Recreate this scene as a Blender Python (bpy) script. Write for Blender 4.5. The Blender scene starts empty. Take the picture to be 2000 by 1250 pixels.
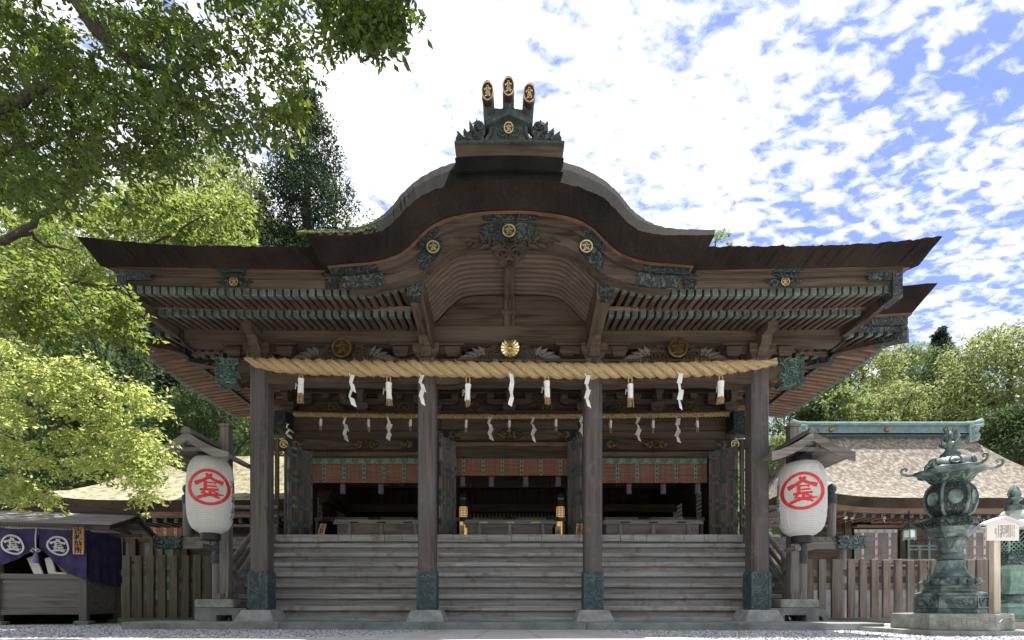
import bpy, bmesh, math, random
import numpy as np
from mathutils import Vector, Matrix, Euler
R = math.radians
random.seed(7)
SC = bpy.context.scene
COL = SC.collection
# ------------------------------------------------------------------ camera
CAM_Z = 0.46
cam_d = bpy.data.cameras.new('camera'); cam = bpy.data.objects.new('camera', cam_d); COL.objects.link(cam)
cam.location = (0, -10, CAM_Z); cam.rotation_euler = (R(90), 0, 0)
cam_d.lens = 18; cam_d.sensor_width = 36; cam_d.sensor_fit = 'HORIZONTAL'
cam_d.shift_x = 0.0025; cam_d.shift_y = 0.2775
cam_d.clip_start = 0.05; cam_d.clip_end = 4000
SC.camera = cam
# ------------------------------------------------------------------ sky and sun
SKY_TINT = (.33, .44, .73)
SUN_EL, SUN_AZ = 73.0, 48.0        # azimuth measured from +Y towards +X
sd = Vector((math.sin(R(SUN_AZ))*math.cos(R(SUN_EL)), math.cos(R(SUN_AZ))*math.cos(R(SUN_EL)), math.sin(R(SUN_EL))))
sun_d = bpy.data.lights.new('sun', 'SUN'); sun_d.energy = 5.0; sun_d.angle = R(0.53); sun_d.color = (1, .965, .91)
sun = bpy.data.objects.new('sun', sun_d); COL.objects.link(sun)
sun.rotation_euler = sd.to_track_quat('Z', 'Y').to_euler(); sun.location = sd*60
w = bpy.data.worlds.new('World'); SC.world = w; w.use_nodes = True
nt = w.node_tree; nt.nodes.clear()
def N(nt, t, **k):
    n = nt.nodes.new(t)
    for a, v in k.items(): setattr(n, a, v)
    return n
L = lambda nt, a, b: nt.links.new(a, b)
sky = N(nt, 'ShaderNodeTexSky', sky_type='NISHITA', sun_disc=False)
sky.sun_elevation = R(SUN_EL); sky.sun_rotation = R(SUN_AZ); sky.air_density = 1.0; sky.dust_density = 0.6; sky.ozone_density = 2.0
tc = N(nt, 'ShaderNodeTexCoord')
# clouds: flat layer, direction projected to a plane overhead
sep = N(nt, 'ShaderNodeSeparateXYZ'); L(nt, tc.outputs['Generated'], sep.inputs[0])
zc = N(nt, 'ShaderNodeMath', operation='MAXIMUM'); L(nt, sep.outputs['Z'], zc.inputs[0]); zc.inputs[1].default_value = 0.0
za = N(nt, 'ShaderNodeMath', operation='ADD'); L(nt, zc.outputs[0], za.inputs[0]); za.inputs[1].default_value = 0.16
dx = N(nt, 'ShaderNodeMath', operation='DIVIDE'); L(nt, sep.outputs['X'], dx.inputs[0]); L(nt, za.outputs[0], dx.inputs[1])
dy = N(nt, 'ShaderNodeMath', operation='DIVIDE'); L(nt, sep.outputs['Y'], dy.inputs[0]); L(nt, za.outputs[0], dy.inputs[1])
cmb = N(nt, 'ShaderNodeCombineXYZ'); L(nt, dx.outputs[0], cmb.inputs[0]); L(nt, dy.outputs[0], cmb.inputs[1])
def noise(nt, vec, scale, detail, rough=.55, dist=0.0):
    n = N(nt, 'ShaderNodeTexNoise'); n.inputs['Scale'].default_value = scale; n.inputs['Detail'].default_value = detail
    n.inputs['Roughness'].default_value = rough; n.inputs['Distortion'].default_value = dist
    if vec is not None: L(nt, vec, n.inputs['Vector'])
    return n
mapp = N(nt, 'ShaderNodeMapping'); L(nt, cmb.outputs[0], mapp.inputs[0])
mapp.inputs['Rotation'].default_value = (0, 0, R(-34)); mapp.inputs['Scale'].default_value = (1, 1.5, 1); mapp.inputs['Location'].default_value = (1.3, .4, 0)
n1 = noise(nt, mapp.outputs[0], 23.0, 7, .56, .3)     # flecks
n2 = noise(nt, mapp.outputs[0], 4.2, 4, .55, .5)        # ripples
n3 = noise(nt, mapp.outputs[0], 1.0, 2, .5, .2)        # banks
# cover is thickest over the left and thins to the right
bank = N(nt, 'ShaderNodeMapRange'); bank.interpolation_type = 'SMOOTHSTEP'; L(nt, dx.outputs[0], bank.inputs[0]); bank.inputs['From Min'].default_value = -.15; bank.inputs['From Max'].default_value = .62; bank.inputs['To Min'].default_value = .105; bank.inputs['To Max'].default_value = -.03
def madd(a, k, c):
    m = N(nt, 'ShaderNodeMath', operation='MULTIPLY_ADD'); L(nt, a, m.inputs[0]); m.inputs[1].default_value = k
    if hasattr(c, 'links'): L(nt, c, m.inputs[2])
    else: m.inputs[2].default_value = c
    return m.outputs[0]
dens = madd(n1.outputs[0], .95, madd(n2.outputs[0], .55, madd(n3.outputs[0], .55, madd(bank.outputs[0], 1.0, -.5))))
cr = N(nt, 'ShaderNodeValToRGB'); L(nt, dens, cr.inputs[0])
e_ = cr.color_ramp.elements; e_[0].position = .41; e_[0].color = (.13, .13, .13, 1); e_[1].position = .71; e_[1].color = (1, 1, 1, 1)
e2_ = e_.new(.54); e2_.color = (.5, .5, .5, 1)
sk2 = N(nt, 'ShaderNodeVectorMath', operation='MULTIPLY'); L(nt, sky.outputs[0], sk2.inputs[0]); sk2.inputs[1].default_value = SKY_TINT
mix = N(nt, 'ShaderNodeMix', data_type='RGBA'); L(nt, cr.outputs[0], mix.inputs['Factor']); L(nt, sk2.outputs[0], mix.inputs['A'])
cshade = N(nt, 'ShaderNodeValToRGB'); L(nt, n2.outputs[0], cshade.inputs[0]); cshade.color_ramp.elements[0].position = .3; cshade.color_ramp.elements[0].color = (.80,.83,.90,1); cshade.color_ramp.elements[1].position = .62; cshade.color_ramp.elements[1].color = (1,1,1,1)
csc = N(nt, 'ShaderNodeVectorMath', operation='SCALE'); L(nt, cshade.outputs[0], csc.inputs[0]); csc.inputs['Scale'].default_value = 7.6; L(nt, csc.outputs[0], mix.inputs['B'])
bg = N(nt, 'ShaderNodeBackground'); bg.inputs[1].default_value = 0.112; L(nt, mix.outputs['Result'], bg.inputs[0])
wo = N(nt, 'ShaderNodeOutputWorld'); L(nt, bg.outputs[0], wo.inputs[0])
SC.view_settings.view_transform = 'Standard'; SC.view_settings.look = 'None'
SC.view_settings.exposure = 1.15; SC.view_settings.gamma = 1
SC.render.engine = 'CYCLES'
SC.cycles.max_bounces = 6; SC.cycles.diffuse_bounces = 4; SC.cycles.transmission_bounces = 4; SC.cycles.transparent_max_bounces = 8
SC.cycles.use_denoising = True
SC.cycles.sample_clamp_indirect = 6

# ------------------------------------------------------------------ helpers
def W(px, py, Z):
    """photo point (2000x1250) at depth Z from the camera -> world"""
    return Vector(((px-995)*Z/1000, Z-10, CAM_Z+(1180-py)*Z/1000))
def wz(py, Z): return CAM_Z+(1180-py)*Z/1000
def wx(px, Z): return (px-995)*Z/1000
def lerp(a, b, t): return a+(b-a)*t
def interp(x, pts): return float(np.interp(x, [p[0] for p in pts], [p[1] for p in pts]))

class MB:
    def __init__(s): s.v = []; s.f = []; s.m = []
    def add(s, vs, fs, m=0):
        o = len(s.v); s.v.extend([tuple(v) for v in vs])
        for f in fs: s.f.append(tuple(i+o for i in f)); s.m.append(m)
        return s
    def hexa(s, p, m=0):   # 8 points: bottom loop 0-3, top loop 4-7
        return s.add(p, [(3,2,1,0),(4,5,6,7),(0,1,5,4),(1,2,6,5),(2,3,7,6),(3,0,4,7)], m)
    def box(s, x0, x1, y0, y1, z0, z1, m=0):
        return s.hexa([(x0,y0,z0),(x1,y0,z0),(x1,y1,z0),(x0,y1,z0),(x0,y0,z1),(x1,y0,z1),(x1,y1,z1),(x0,y1,z1)], m)
    def cbox(s, c, d, m=0, rot=None, ch=0.0):
        """box of size d at c, optional rotation and chamfered vertical look (ch along all 12 edges via inset octo)"""
        dx, dy, dz = d[0]/2, d[1]/2, d[2]/2
        if ch <= 0:
            p = [(-dx,-dy,-dz),(dx,-dy,-dz),(dx,dy,-dz),(-dx,dy,-dz),(-dx,-dy,dz),(dx,-dy,dz),(dx,dy,dz),(-dx,dy,dz)]
            M = rot.to_matrix() if rot is not None else None
            p = [(M@Vector(q) if M else Vector(q))+Vector(c) for q in p]
            return s.hexa(p, m)
        M = rot.to_matrix() if rot is not None else Matrix.Identity(3)
        def ring(z, e):
            X, Y = dx-e, dy-e
            return [(-X+ch,-Y,z),(X-ch,-Y,z),(X,-Y+ch,z),(X,Y-ch,z),(X-ch,Y,z),(-X+ch,Y,z),(-X,Y-ch,z),(-X,-Y+ch,z)]
        rs = [ring(-dz, ch), ring(-dz+ch, 0), ring(dz-ch, 0), ring(dz, ch)]
        s.loft([[M@Vector(q)+Vector(c) for q in r] for r in rs], True, True, m)
        return s
    def loft(s, rings, closed=True, caps=True, m=0):
        n = len(rings[0]); vs = [p for r in rings for p in r]; fs = []
        for i in range(len(rings)-1):
            for j in range(n if closed else n-1):
                a = i*n+j; b = i*n+(j+1) % n
                fs.append((a, b, b+n, a+n))
        if caps and closed:
            fs.append(tuple(range(n-1, -1, -1))); k = (len(rings)-1)*n; fs.append(tuple(range(k, k+n)))
        return s.add(vs, fs, m)
    def tube(s, pts, rad, n=8, m=0, caps=True):
        pts = [Vector(p) for p in pts]; rings = []
        if not hasattr(rad, '__len__'): rad = [rad]*len(pts)
        up = None
        for i, p in enumerate(pts):
            t = (pts[min(i+1, len(pts)-1)]-pts[max(i-1, 0)]).normalized()
            if up is None: up = Vector((0,0,1)) if abs(t.z) < .9 else Vector((1,0,0))
            a = t.cross(up)
            a = a.normalized() if a.length > 1e-5 else t.orthogonal().normalized()
            b = a.cross(t).normalized(); up = b
            rings.append([p+(a*math.cos(2*math.pi*k/n)+b*math.sin(2*math.pi*k/n))*rad[i] for k in range(n)])
        return s.loft(rings, True, caps, m)
    def lathe(s, prof, c=(0,0,0), n=24, m=0, phase=0.0, poly=False):
        """prof: list of (r,z) bottom to top"""
        c = Vector(c); rings = []
        for r, z in prof:
            rings.append([c+Vector((r*math.cos(2*math.pi*k/n+phase), r*math.sin(2*math.pi*k/n+phase), z)) for k in range(n)])
        return s.loft(rings, True, True, m)
    def prism(s, poly, y0, y1, m=0):
        """poly: (x,z) outline, extruded along y from y0 (front) to y1"""
        n = len(poly)
        vs = [(x, y0, z) for x, z in poly]+[(x, y1, z) for x, z in poly]
        fs = [tuple(range(n)), tuple(range(2*n-1, n-1, -1))]+[(i, i+n, (i+1) % n+n, (i+1) % n) for i in range(n)]
        return s.add(vs, fs, m)
    def build(s, name, mats, parent=None, smooth=False, loc=None, recalc=True):
        me = bpy.data.meshes.new(name); me.from_pydata(s.v, [], s.f)
        if not isinstance(mats, (list, tuple)): mats = [mats]
        for q in mats: me.materials.append(q)
        if len(mats) > 1: me.polygons.foreach_set('material_index', s.m)
        if recalc and len(s.f) < 60000:
            bm = bmesh.new(); bm.from_mesh(me); bmesh.ops.recalc_face_normals(bm, faces=bm.faces); bm.to_mesh(me); bm.free()
        if smooth:
            me.polygons.foreach_set('use_smooth', [True]*len(me.polygons))
            try: me.set_sharp_from_angle(angle=R(40))
            except Exception: pass
        me.update()
        o = bpy.data.objects.new(name, me); COL.objects.link(o)
        if parent is not None: o.parent = parent
        if loc is not None: o.location = loc
        return o
def tag(o, label=None, cat=None, group=None, kind=None):
    if label: o['label'] = label
    if cat: o['category'] = cat
    if group: o['group'] = group
    if kind: o['kind'] = kind
    return o
def empty(name, loc=(0,0,0), rz=0, label=None, cat=None, group=None):
    o = bpy.data.objects.new(name, None); COL.objects.link(o); o.location = loc; o.rotation_euler = (0,0,rz)
    o.empty_display_size = .2
    return tag(o, label, cat, group)
def kids(o): return [c for c in bpy.data.objects if c.parent == o]
def dup(o, parent=None, loc=None, children=None, **tags):
    c = o.copy(); COL.objects.link(c)
    if parent is not None: c.parent = parent
    if loc is not None: c.location = loc
    for ch in (children if children is not None else kids(o)): dup(ch, c)
    if tags: tag(c, **tags)
    return c

# ------------------------------------------------------------------ materials
def new_mat(name):
    m = bpy.data.materials.new(name); m.use_nodes = True
    nt = m.node_tree; nt.nodes.clear()
    out = N(nt, 'ShaderNodeOutputMaterial'); b = N(nt, 'ShaderNodeBsdfPrincipled'); L(nt, b.outputs[0], out.inputs[0])
    b.inputs['Specular IOR Level'].default_value = .3
    return m, nt, b, out
def ramp(nt, fac, stops):
    r = N(nt, 'ShaderNodeValToRGB'); L(nt, fac, r.inputs[0]); e = r.color_ramp.elements
    while len(e) < len(stops): e.new(.5)
    for i, (p, c) in enumerate(stops):
        e[i].position = p; e[i].color = (*c, 1) if len(c) == 3 else c
    return r
def mixc(nt, fac, a, b, mode='MIX'):
    m = N(nt, 'ShaderNodeMix', data_type='RGBA', blend_type=mode)
    for s, v in (('Factor', fac), ('A', a), ('B', b)):
        if isinstance(v, (int, float)): m.inputs[s].default_value = v
        elif isinstance(v, tuple): m.inputs[s].default_value = (*v, 1)
        else: L(nt, v, m.inputs[s])
    return m.outputs['Result']
def bump(nt, b, h, strength=.4, dist=.01):
    n = N(nt, 'ShaderNodeBump'); n.inputs['Strength'].default_value = strength; n.inputs['Distance'].default_value = dist
    L(nt, h, n.inputs['Height']); L(nt, n.outputs[0], b.inputs['Normal']); return n
def objvec(nt, scale=(1,1,1), rnd=True):
    t = N(nt, 'ShaderNodeTexCoord'); mp = N(nt, 'ShaderNodeMapping'); mp.inputs['Scale'].default_value = scale
    L(nt, t.outputs['Object'], mp.inputs[0])
    if not rnd: return mp.outputs[0]
    oi = N(nt, 'ShaderNodeObjectInfo'); ad = N(nt, 'ShaderNodeVectorMath', operation='MULTIPLY_ADD')
    ad.inputs[1].default_value = (37, 53, 71); L(nt, mp.outputs[0], ad.inputs[2])
    cb = N(nt, 'ShaderNodeCombineXYZ')
    for i in range(3): L(nt, oi.outputs['Random'], cb.inputs[i])
    L(nt, cb.outputs[0], ad.inputs[0])
    return ad.outputs[0]
def wood(name, c0, c1, axis='X', rough=.75, grey=None, fine=60, stain=None, sp=.25):
    """c0 dark grain, c1 light grain, grey: weathered tint in patches"""
    m, nt, b, out = new_mat(name)
    sc = {'X': (.6, fine, fine), 'Y': (fine, .6, fine), 'Z': (fine, fine, .6)}[axis]
    lo = {'X': (.35, 2.2, 2.2), 'Y': (2.2, .35, 2.2), 'Z': (2.2, 2.2, .35)}[axis]
    g = noise(nt, objvec(nt, sc), 1.0, 4, .65)
    g2 = noise(nt, objvec(nt, tuple(v*(.22 if v > 2 else 1.5) for v in sc)), 1.0, 3, .6, .4)
    p = noise(nt, objvec(nt, lo), 1.3, 4, .6)
    r = ramp(nt, g.outputs[0], [(.36, c0), (.64, c1)])
    r2 = ramp(nt, g2.outputs[0], [(.36, tuple(v*.55 for v in c0)), (.56, c1), (.68, tuple(min(1, v*1.35) for v in c1))])
    col = mixc(nt, .5, r.outputs[0], r2.outputs[0])
    if grey:
        pr = ramp(nt, p.outputs[0], [(.44, (0,0,0)), (.64, (.85,.85,.85))])
        gg = mixc(nt, g.outputs[0], tuple(v*.6 for v in grey), tuple(min(1, v*1.3) for v in grey))
        col = mixc(nt, pr.outputs[0], col, gg)
    oi = N(nt, 'ShaderNodeObjectInfo')
    vr = N(nt, 'ShaderNodeMapRange'); L(nt, oi.outputs['Random'], vr.inputs[0]); vr.inputs['To Min'].default_value = .82; vr.inputs['To Max'].default_value = 1.18
    col2 = N(nt, 'ShaderNodeVectorMath', operation='SCALE'); L(nt, col, col2.inputs[0]); L(nt, vr.outputs[0], col2.inputs['Scale'])
    col = col2.outputs[0]
    if stain:
        s = noise(nt, objvec(nt, (1.5, 1.5, 1.5)), 2.5, 5, .65)
        sr = ramp(nt, s.outputs[0], [(.52, (0,0,0)), (.72, (1,1,1))]); col = mixc(nt, sr.outputs[0], col, stain)
    L(nt, col, b.inputs['Base Color']); b.inputs['Roughness'].default_value = rough; b.inputs['Specular IOR Level'].default_value = sp
    bump(nt, b, g.outputs[0], .35, .004)
    return m
def mottled(name, stops, scale=6, rough=.8, metal=0, bs=.3, bd=.01, fine=None, detail=6, spec=.3, vec=(1,1,1)):
    m, nt, b, out = new_mat(name)
    n = noise(nt, objvec(nt, vec), scale, detail, .62)
    r = ramp(nt, n.outputs[0], stops); col = r.outputs[0]; h = n.outputs[0]
    if fine:
        f = noise(nt, objvec(nt, vec), fine, 3, .6)
        fr = ramp(nt, f.outputs[0], [(.3, (.7,.7,.7)), (.7, (1.25,1.25,1.25))]); col = mixc(nt, .8, col, fr.outputs[0], 'MULTIPLY'); h = f.outputs[0]
    L(nt, col, b.inputs['Base Color']); b.inputs['Roughness'].default_value = rough; b.inputs['Metallic'].default_value = metal
    b.inputs['Specular IOR Level'].default_value = spec
    if bs: bump(nt, b, h, bs, bd)
    return m
def carved(name, lo, hi, scale=26, rough=.55, metal=.0, strength=.9, dist=.02, pat=(.05, .16), groove=.45):
    """metal sheet with raised scrollwork"""
    m, nt, b, out = new_mat(name)
    v = objvec(nt); dn = noise(nt, v, scale*.42, 1.5, .45, .9)
    sw = N(nt, 'ShaderNodeMath', operation='MULTIPLY'); L(nt, dn.outputs[0], sw.inputs[0]); sw.inputs[1].default_value = 44.0
    sn_ = N(nt, 'ShaderNodeMath', operation='SINE'); L(nt, sw.outputs[0], sn_.inputs[0])
    vr = ramp(nt, sn_.outputs[0], [(pat[0], (0,0,0)), (pat[0]+.45, (1,1,1))])
    st = noise(nt, v, 5, 5, .65); sr = ramp(nt, st.outputs[0], [(.35, lo), (.68, hi)])
    col = mixc(nt, vr.outputs[0], tuple(x*groove for x in lo), sr.outputs[0])
    L(nt, col, b.inputs['Base Color']); b.inputs['Roughness'].default_value = rough; b.inputs['Metallic'].default_value = metal
    bump(nt, b, vr.outputs[0], strength, dist)
    return m
def plain(name, c, rough=.6, metal=0, spec=.4, emit=None, es=0):
    m, nt, b, out = new_mat(name); b.inputs['Base Color'].default_value = (*c, 1); b.inputs['Roughness'].default_value = rough
    b.inputs['Metallic'].default_value = metal; b.inputs['Specular IOR Level'].default_value = spec
    if emit: b.inputs['Emission Color'].default_value = (*emit, 1); b.inputs['Emission Strength'].default_value = es
    return m
M = {}
BR0, BR1 = (.023,.0155,.0112), (.105,.073,.051)
for ax in 'XYZ':
    M['wood'+ax] = wood('brown_timber_'+ax, BR0, BR1, ax, grey=(.105,.084,.066))
    M['grey'+ax] = wood('weathered_timber_'+ax, (.085,.075,.066), (.25,.225,.2), ax, grey=(.20,.19,.18))
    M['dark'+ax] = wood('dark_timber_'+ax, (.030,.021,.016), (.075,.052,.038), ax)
    M['warm'+ax] = wood('orange_timber_'+ax, (.075,.042,.028), (.25,.145,.095), ax, grey=(.19,.14,.11))
M['pillar'] = wood('pillar_timber', (.045,.037,.035), (.14,.115,.105), 'Z', grey=(.11,.103,.104), rough=.6, stain=(.15,.12,.105))
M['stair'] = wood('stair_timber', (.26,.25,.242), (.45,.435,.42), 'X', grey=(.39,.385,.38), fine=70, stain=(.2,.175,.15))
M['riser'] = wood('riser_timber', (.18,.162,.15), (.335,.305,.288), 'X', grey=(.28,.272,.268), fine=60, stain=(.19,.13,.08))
M['copper'] = carved('carved_green_copper', (.045,.053,.049), (.118,.134,.123), scale=15)
M['copper_bright'] = carved('carved_bright_copper', (.075,.125,.112), (.20,.285,.25), scale=13)
M['copper_plain'] = mottled('green_copper_sheet', [(.3,(.026,.033,.034)),(.55,(.052,.066,.064)),(.75,(.10,.13,.122))], 9, .6, .0, .2, .004, fine=40)
M['copper_dark'] = carved('carved_dark_copper', (.022,.034,.033), (.078,.09,.083), scale=13)
M['sleeve'] = carved('engraved_copper_sleeve', (.052,.074,.082), (.10,.142,.146), scale=9, strength=.25, dist=.005, pat=(.008,.016), groove=.8)
M['sleeve_rim'] = mottled('copper_sleeve_rim', [(.3,(.03,.05,.055)),(.7,(.09,.15,.15))], 12, .5)
M['bronze'] = mottled('patinated_bronze', [(.3,(.03,.042,.042)),(.48,(.075,.105,.1)),(.66,(.22,.29,.265))], 5, .5, .25, .25, .01, fine=30, spec=.5)
M['bronze_carved'] = carved('carved_bronze', (.035,.05,.048), (.10,.14,.125), scale=17, rough=.5, metal=.2)
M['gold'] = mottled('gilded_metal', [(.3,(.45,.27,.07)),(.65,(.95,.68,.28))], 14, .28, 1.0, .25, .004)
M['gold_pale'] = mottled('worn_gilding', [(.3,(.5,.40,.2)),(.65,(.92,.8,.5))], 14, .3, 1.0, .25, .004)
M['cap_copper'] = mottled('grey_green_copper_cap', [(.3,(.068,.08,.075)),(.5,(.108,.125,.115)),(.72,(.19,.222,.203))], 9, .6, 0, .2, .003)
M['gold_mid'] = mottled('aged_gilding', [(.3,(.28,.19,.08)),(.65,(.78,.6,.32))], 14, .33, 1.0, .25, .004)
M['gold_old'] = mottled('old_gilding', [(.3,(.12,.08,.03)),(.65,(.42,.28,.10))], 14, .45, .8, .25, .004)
M['lacquer'] = plain('dark_lacquer', (.035,.02,.018), .45)
M['black'] = plain('black_fitting', (.018,.018,.022), .5)
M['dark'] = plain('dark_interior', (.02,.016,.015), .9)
M['stone'] = mottled('grey_granite', [(.3,(.22,.22,.21)),(.7,(.42,.42,.40))], 5, .85, 0, .3, .006, fine=90)
M['kerb'] = mottled('kerb_stone', [(.3,(.13,.14,.13)),(.55,(.24,.25,.235)),(.75,(.33,.335,.31))], 2.2, .85, 0, .4, .006, fine=70)
M['white'] = plain('white_paper', (.83,.82,.79), .8)
M['cream'] = mottled('aged_white_paper', [(.3,(.68,.64,.55)),(.7,(.84,.81,.74))], 8, .85, 0, .1, .004)
M['red'] = plain('red_paint', (.62,.035,.03), .6)
M['ink'] = plain('black_ink', (.02,.018,.018), .7)
M['sign_wood'] = wood('sign_timber', (.42,.22,.1), (.6,.36,.18), 'Z', fine=40)
M['pale_wood'] = wood('pale_cedar', (.48,.38,.29), (.66,.55,.44), 'Z', fine=40)
# thatch ends and layers
def thatch(name, c0, c1, moss=None):
    m, nt, b, out = new_mat(name)
    t = N(nt, 'ShaderNodeTexCoord')
    mp = N(nt, 'ShaderNodeMapping'); mp.inputs['Scale'].default_value = (1, 1, 2.4); L(nt, t.outputs['Object'], mp.inputs[0])
    n = noise(nt, mp.outputs[0], 48, 5, .75); n2 = noise(nt, t.outputs['Object'], 1.1, 5, .6)
    r = ramp(nt, n.outputs[0], [(.32, c0), (.7, c1)])
    r2 = ramp(nt, n2.outputs[0], [(.3, (.45,.46,.5)), (.7, (1.55,1.38,1.2))])
    col = mixc(nt, 1.0, r.outputs[0], r2.outputs[0], 'MULTIPLY')
    if moss:
        g = N(nt, 'ShaderNodeNewGeometry'); sp = N(nt, 'ShaderNodeSeparateXYZ'); L(nt, g.outputs['Normal'], sp.inputs[0])
        n3 = noise(nt, t.outputs['Object'], moss[1], 5, .65)
        ml = N(nt, 'ShaderNodeMath', operation='MULTIPLY'); L(nt, sp.outputs['Z'], ml.inputs[0]); L(nt, n3.outputs[0], ml.inputs[1])
        mr = ramp(nt, ml.outputs[0], [(moss[2], (0,0,0)), (moss[2]+.12, (1,1,1))]); col = mixc(nt, mr.outputs[0], col, moss[0])
    L(nt, col, b.inputs['Base Color']); b.inputs['Roughness'].default_value = .95; b.inputs['Specular IOR Level'].default_value = .1
    bump(nt, b, n.outputs[0], .9, .02)
    return m
M['thatch'] = thatch('cypress_bark_edge', (.008,.007,.0068), (.042,.0345,.0315))
M['thatch_top'] = thatch('cypress_bark_roof', (.008,.0085,.008), (.024,.0255,.023), moss=((.10,.13,.02), 1.6, .5))
M['thatch_strip'] = wood('orange_bark_strip', (.06,.027,.018), (.20,.09,.052), 'X', fine=30, grey=(.13,.08,.055))
M['moss'] = mottled('green_moss', [(.3,(.05,.07,.008)),(.7,(.20,.22,.03))], 18, .95, 0, .8, .02, fine=60)
M['roof_bark'] = mottled('weathered_bark_roof', [(.32,(.10,.086,.068)),(.5,(.215,.186,.15)),(.68,(.42,.375,.31))], 7, .95, 0, .8, .03, fine=40)
M['roof_moss'] = mottled('mossy_bark_roof', [(.32,(.13,.12,.06)),(.5,(.30,.27,.17)),(.7,(.46,.42,.30))], 5, .95, 0, .8, .03, fine=40)
M['roof_edge'] = thatch('bark_roof_edge', (.025,.02,.016), (.09,.07,.055))
def rope_mat():
    m, nt, b, out = new_mat('straw_rope')
    n = noise(nt, objvec(nt, (9, 60, 30)), 1.5, 5, .7); n2 = noise(nt, objvec(nt), 4, 3)
    r = ramp(nt, n.outputs[0], [(.28, (.20,.13,.06)), (.5, (.47,.34,.18)), (.74, (.72,.58,.37))])
    c = mixc(nt, n2.outputs[0], r.outputs[0], (.46,.33,.17)); L(nt, c, b.inputs['Base Color']); b.inputs['Roughness'].default_value = .8
    bump(nt, b, n.outputs[0], .9, .015); return m
M['straw'] = rope_mat()
M['straw_old'] = mottled('old_straw', [(.3,(.22,.14,.06)),(.7,(.5,.36,.17))], 20, .9, 0, .5, .01, fine=80)

# ------------------------------------------------------------------ emblem strokes (the round crest character)
def stroke(p, q, w0, w1):
    p, q = Vector(p), Vector(q); d = (q-p).normalized(); n = Vector((-d.y, d.x))
    return [p+n*w0/2, p-n*w0/2, q-n*w1/2, q+n*w1/2]
CREST = [stroke((.0,.47), (-.12,.74), .22, .13), stroke((.0,.47), (.12,.74), .22, .13),
         stroke((.06,.58), (-.30,.34), .17, .17), stroke((-.26,.365), (-.66,.18), .15, .27), stroke((-.06,.58), (.30,.38), .17, .15), stroke((.27,.40), (.66,.27), .13, .25),
         stroke((-.17,.33), (-.17,-.14), .17, .17), stroke((-.24,.25), (.34,.26), .075, .075), stroke((.27,.27), (.27,.16), .09, .06), stroke((-.1,.05), (.36,.07), .07, .10),
         stroke((-.42,-.155), (.45,-.10), .14, .13), stroke((.05,-.12), (.05,-.46), .15, .15), stroke((-.20,-.20), (-.36,-.36), .11, .09), stroke((-.38,-.34), (-.12,-.34), .08, .07),
         stroke((.15,-.2), (.44,-.32), .10, .08), stroke((-.56,-.60), (-.10,-.44), .15, .19), stroke((-.14,-.43), (.30,-.41), .17, .17), stroke((.26,-.40), (.68,-.36), .16, .05), stroke((.16,-.45), (.50,-.56), .14, .10)]
def crest_mesh(mb, fn, ring=(.84, 1.0), m=0, mr=None, thick=.02, sub=3, nr=48, wob=None, strokes=True):
    """fn(u,v,h) maps crest plane + height to world. Builds raised strokes and ring."""
    def slab(poly):
        # subdivide quad
        k = sub; a, b, c, d = poly
        top = []; 
        for i in range(k+1):
            for j in range(k+1):
                l = a.lerp(b, j/k); r_ = d.lerp(c, j/k); p = l.lerp(r_, i/k); top.append(p)
        vs = [fn(p.x, p.y, thick) for p in top]+[fn(p.x, p.y, 0) for p in top]; n = (k+1)**2; fs = []
        for i in range(k):
            for j in range(k):
                q = i*(k+1)+j; fs.append((q, q+1, q+k+2, q+k+1))
        edge = [j for j in range(k+1)]+[(i+1)*(k+1)+k for i in range(k)]+[k*(k+1)+k-1-j for j in range(k)]+[(k-1-i)*(k+1) for i in range(k-1)]
        for i in range(len(edge)):
            a_, b_ = edge[i], edge[(i+1) % len(edge)]; fs.append((a_, b_, b_+n, a_+n))
        mb.add(vs, fs, m)
    if strokes:
        for i, s_ in enumerate(CREST):
            slab(s_)
    if ring:
        ri, ro = ring; vs = []; fs = []
        for k in range(nr):
            a = 2*math.pi*k/nr; wb = (wob(a) if wob else 1.0)
            for rr, h in ((ro*wb, 0), (ro*wb, thick), (ri*wb, thick), (ri*wb, 0)): vs.append(fn(rr*math.cos(a), rr*math.sin(a), h))
        for k in range(nr):
            for j in range(3):
                a_, b_ = k*4+j, ((k+1) % nr)*4+j; fs.append((a_, b_, b_+1, a_+1))
        mb.add(vs, fs, m if mr is None else mr)
    return mb
def flat_fn(c, r, rx=None, tilt=None):
    """crest on a plane facing -Y"""
    rx = rx or r
    def fn(u, v, h):
        p = Vector((u*rx, -h, v*r))
        if tilt: p = tilt @ p
        return Vector(c)+p
    return fn
def emblem(c, r, parent, rx=None, disc='lacquer', metal='gold', tilt=None, depth=.03, name='gold_emblem', ring=(.80, 1.0)):
    """round gilt crest plate with a dark field; one mesh"""
    rx = rx or r; mb = MB(); n = 32
    f = flat_fn(c, r, rx, tilt)
    fr = [f(math.cos(2*math.pi*k/n), math.sin(2*math.pi*k/n), 0) for k in range(n)]
    bk = [f(math.cos(2*math.pi*k/n), math.sin(2*math.pi*k/n), -depth) for k in range(n)]
    mb.add(fr+bk, [tuple(range(n))]+[(k, k+n, (k+1) % n+n, (k+1) % n) for k in range(n)], 1)
    g = lambda u, v, h: f(u, v, h)
    crest_mesh(mb, lambda u, v, h: f(u*.86, v*.86, h), None, 0, thick=r*.10, sub=1)
    crest_mesh(mb, f, ring, 0, thick=r*.16, strokes=False, nr=32)
    return mb.build(name, [M[metal], M[disc]], parent)
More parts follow.
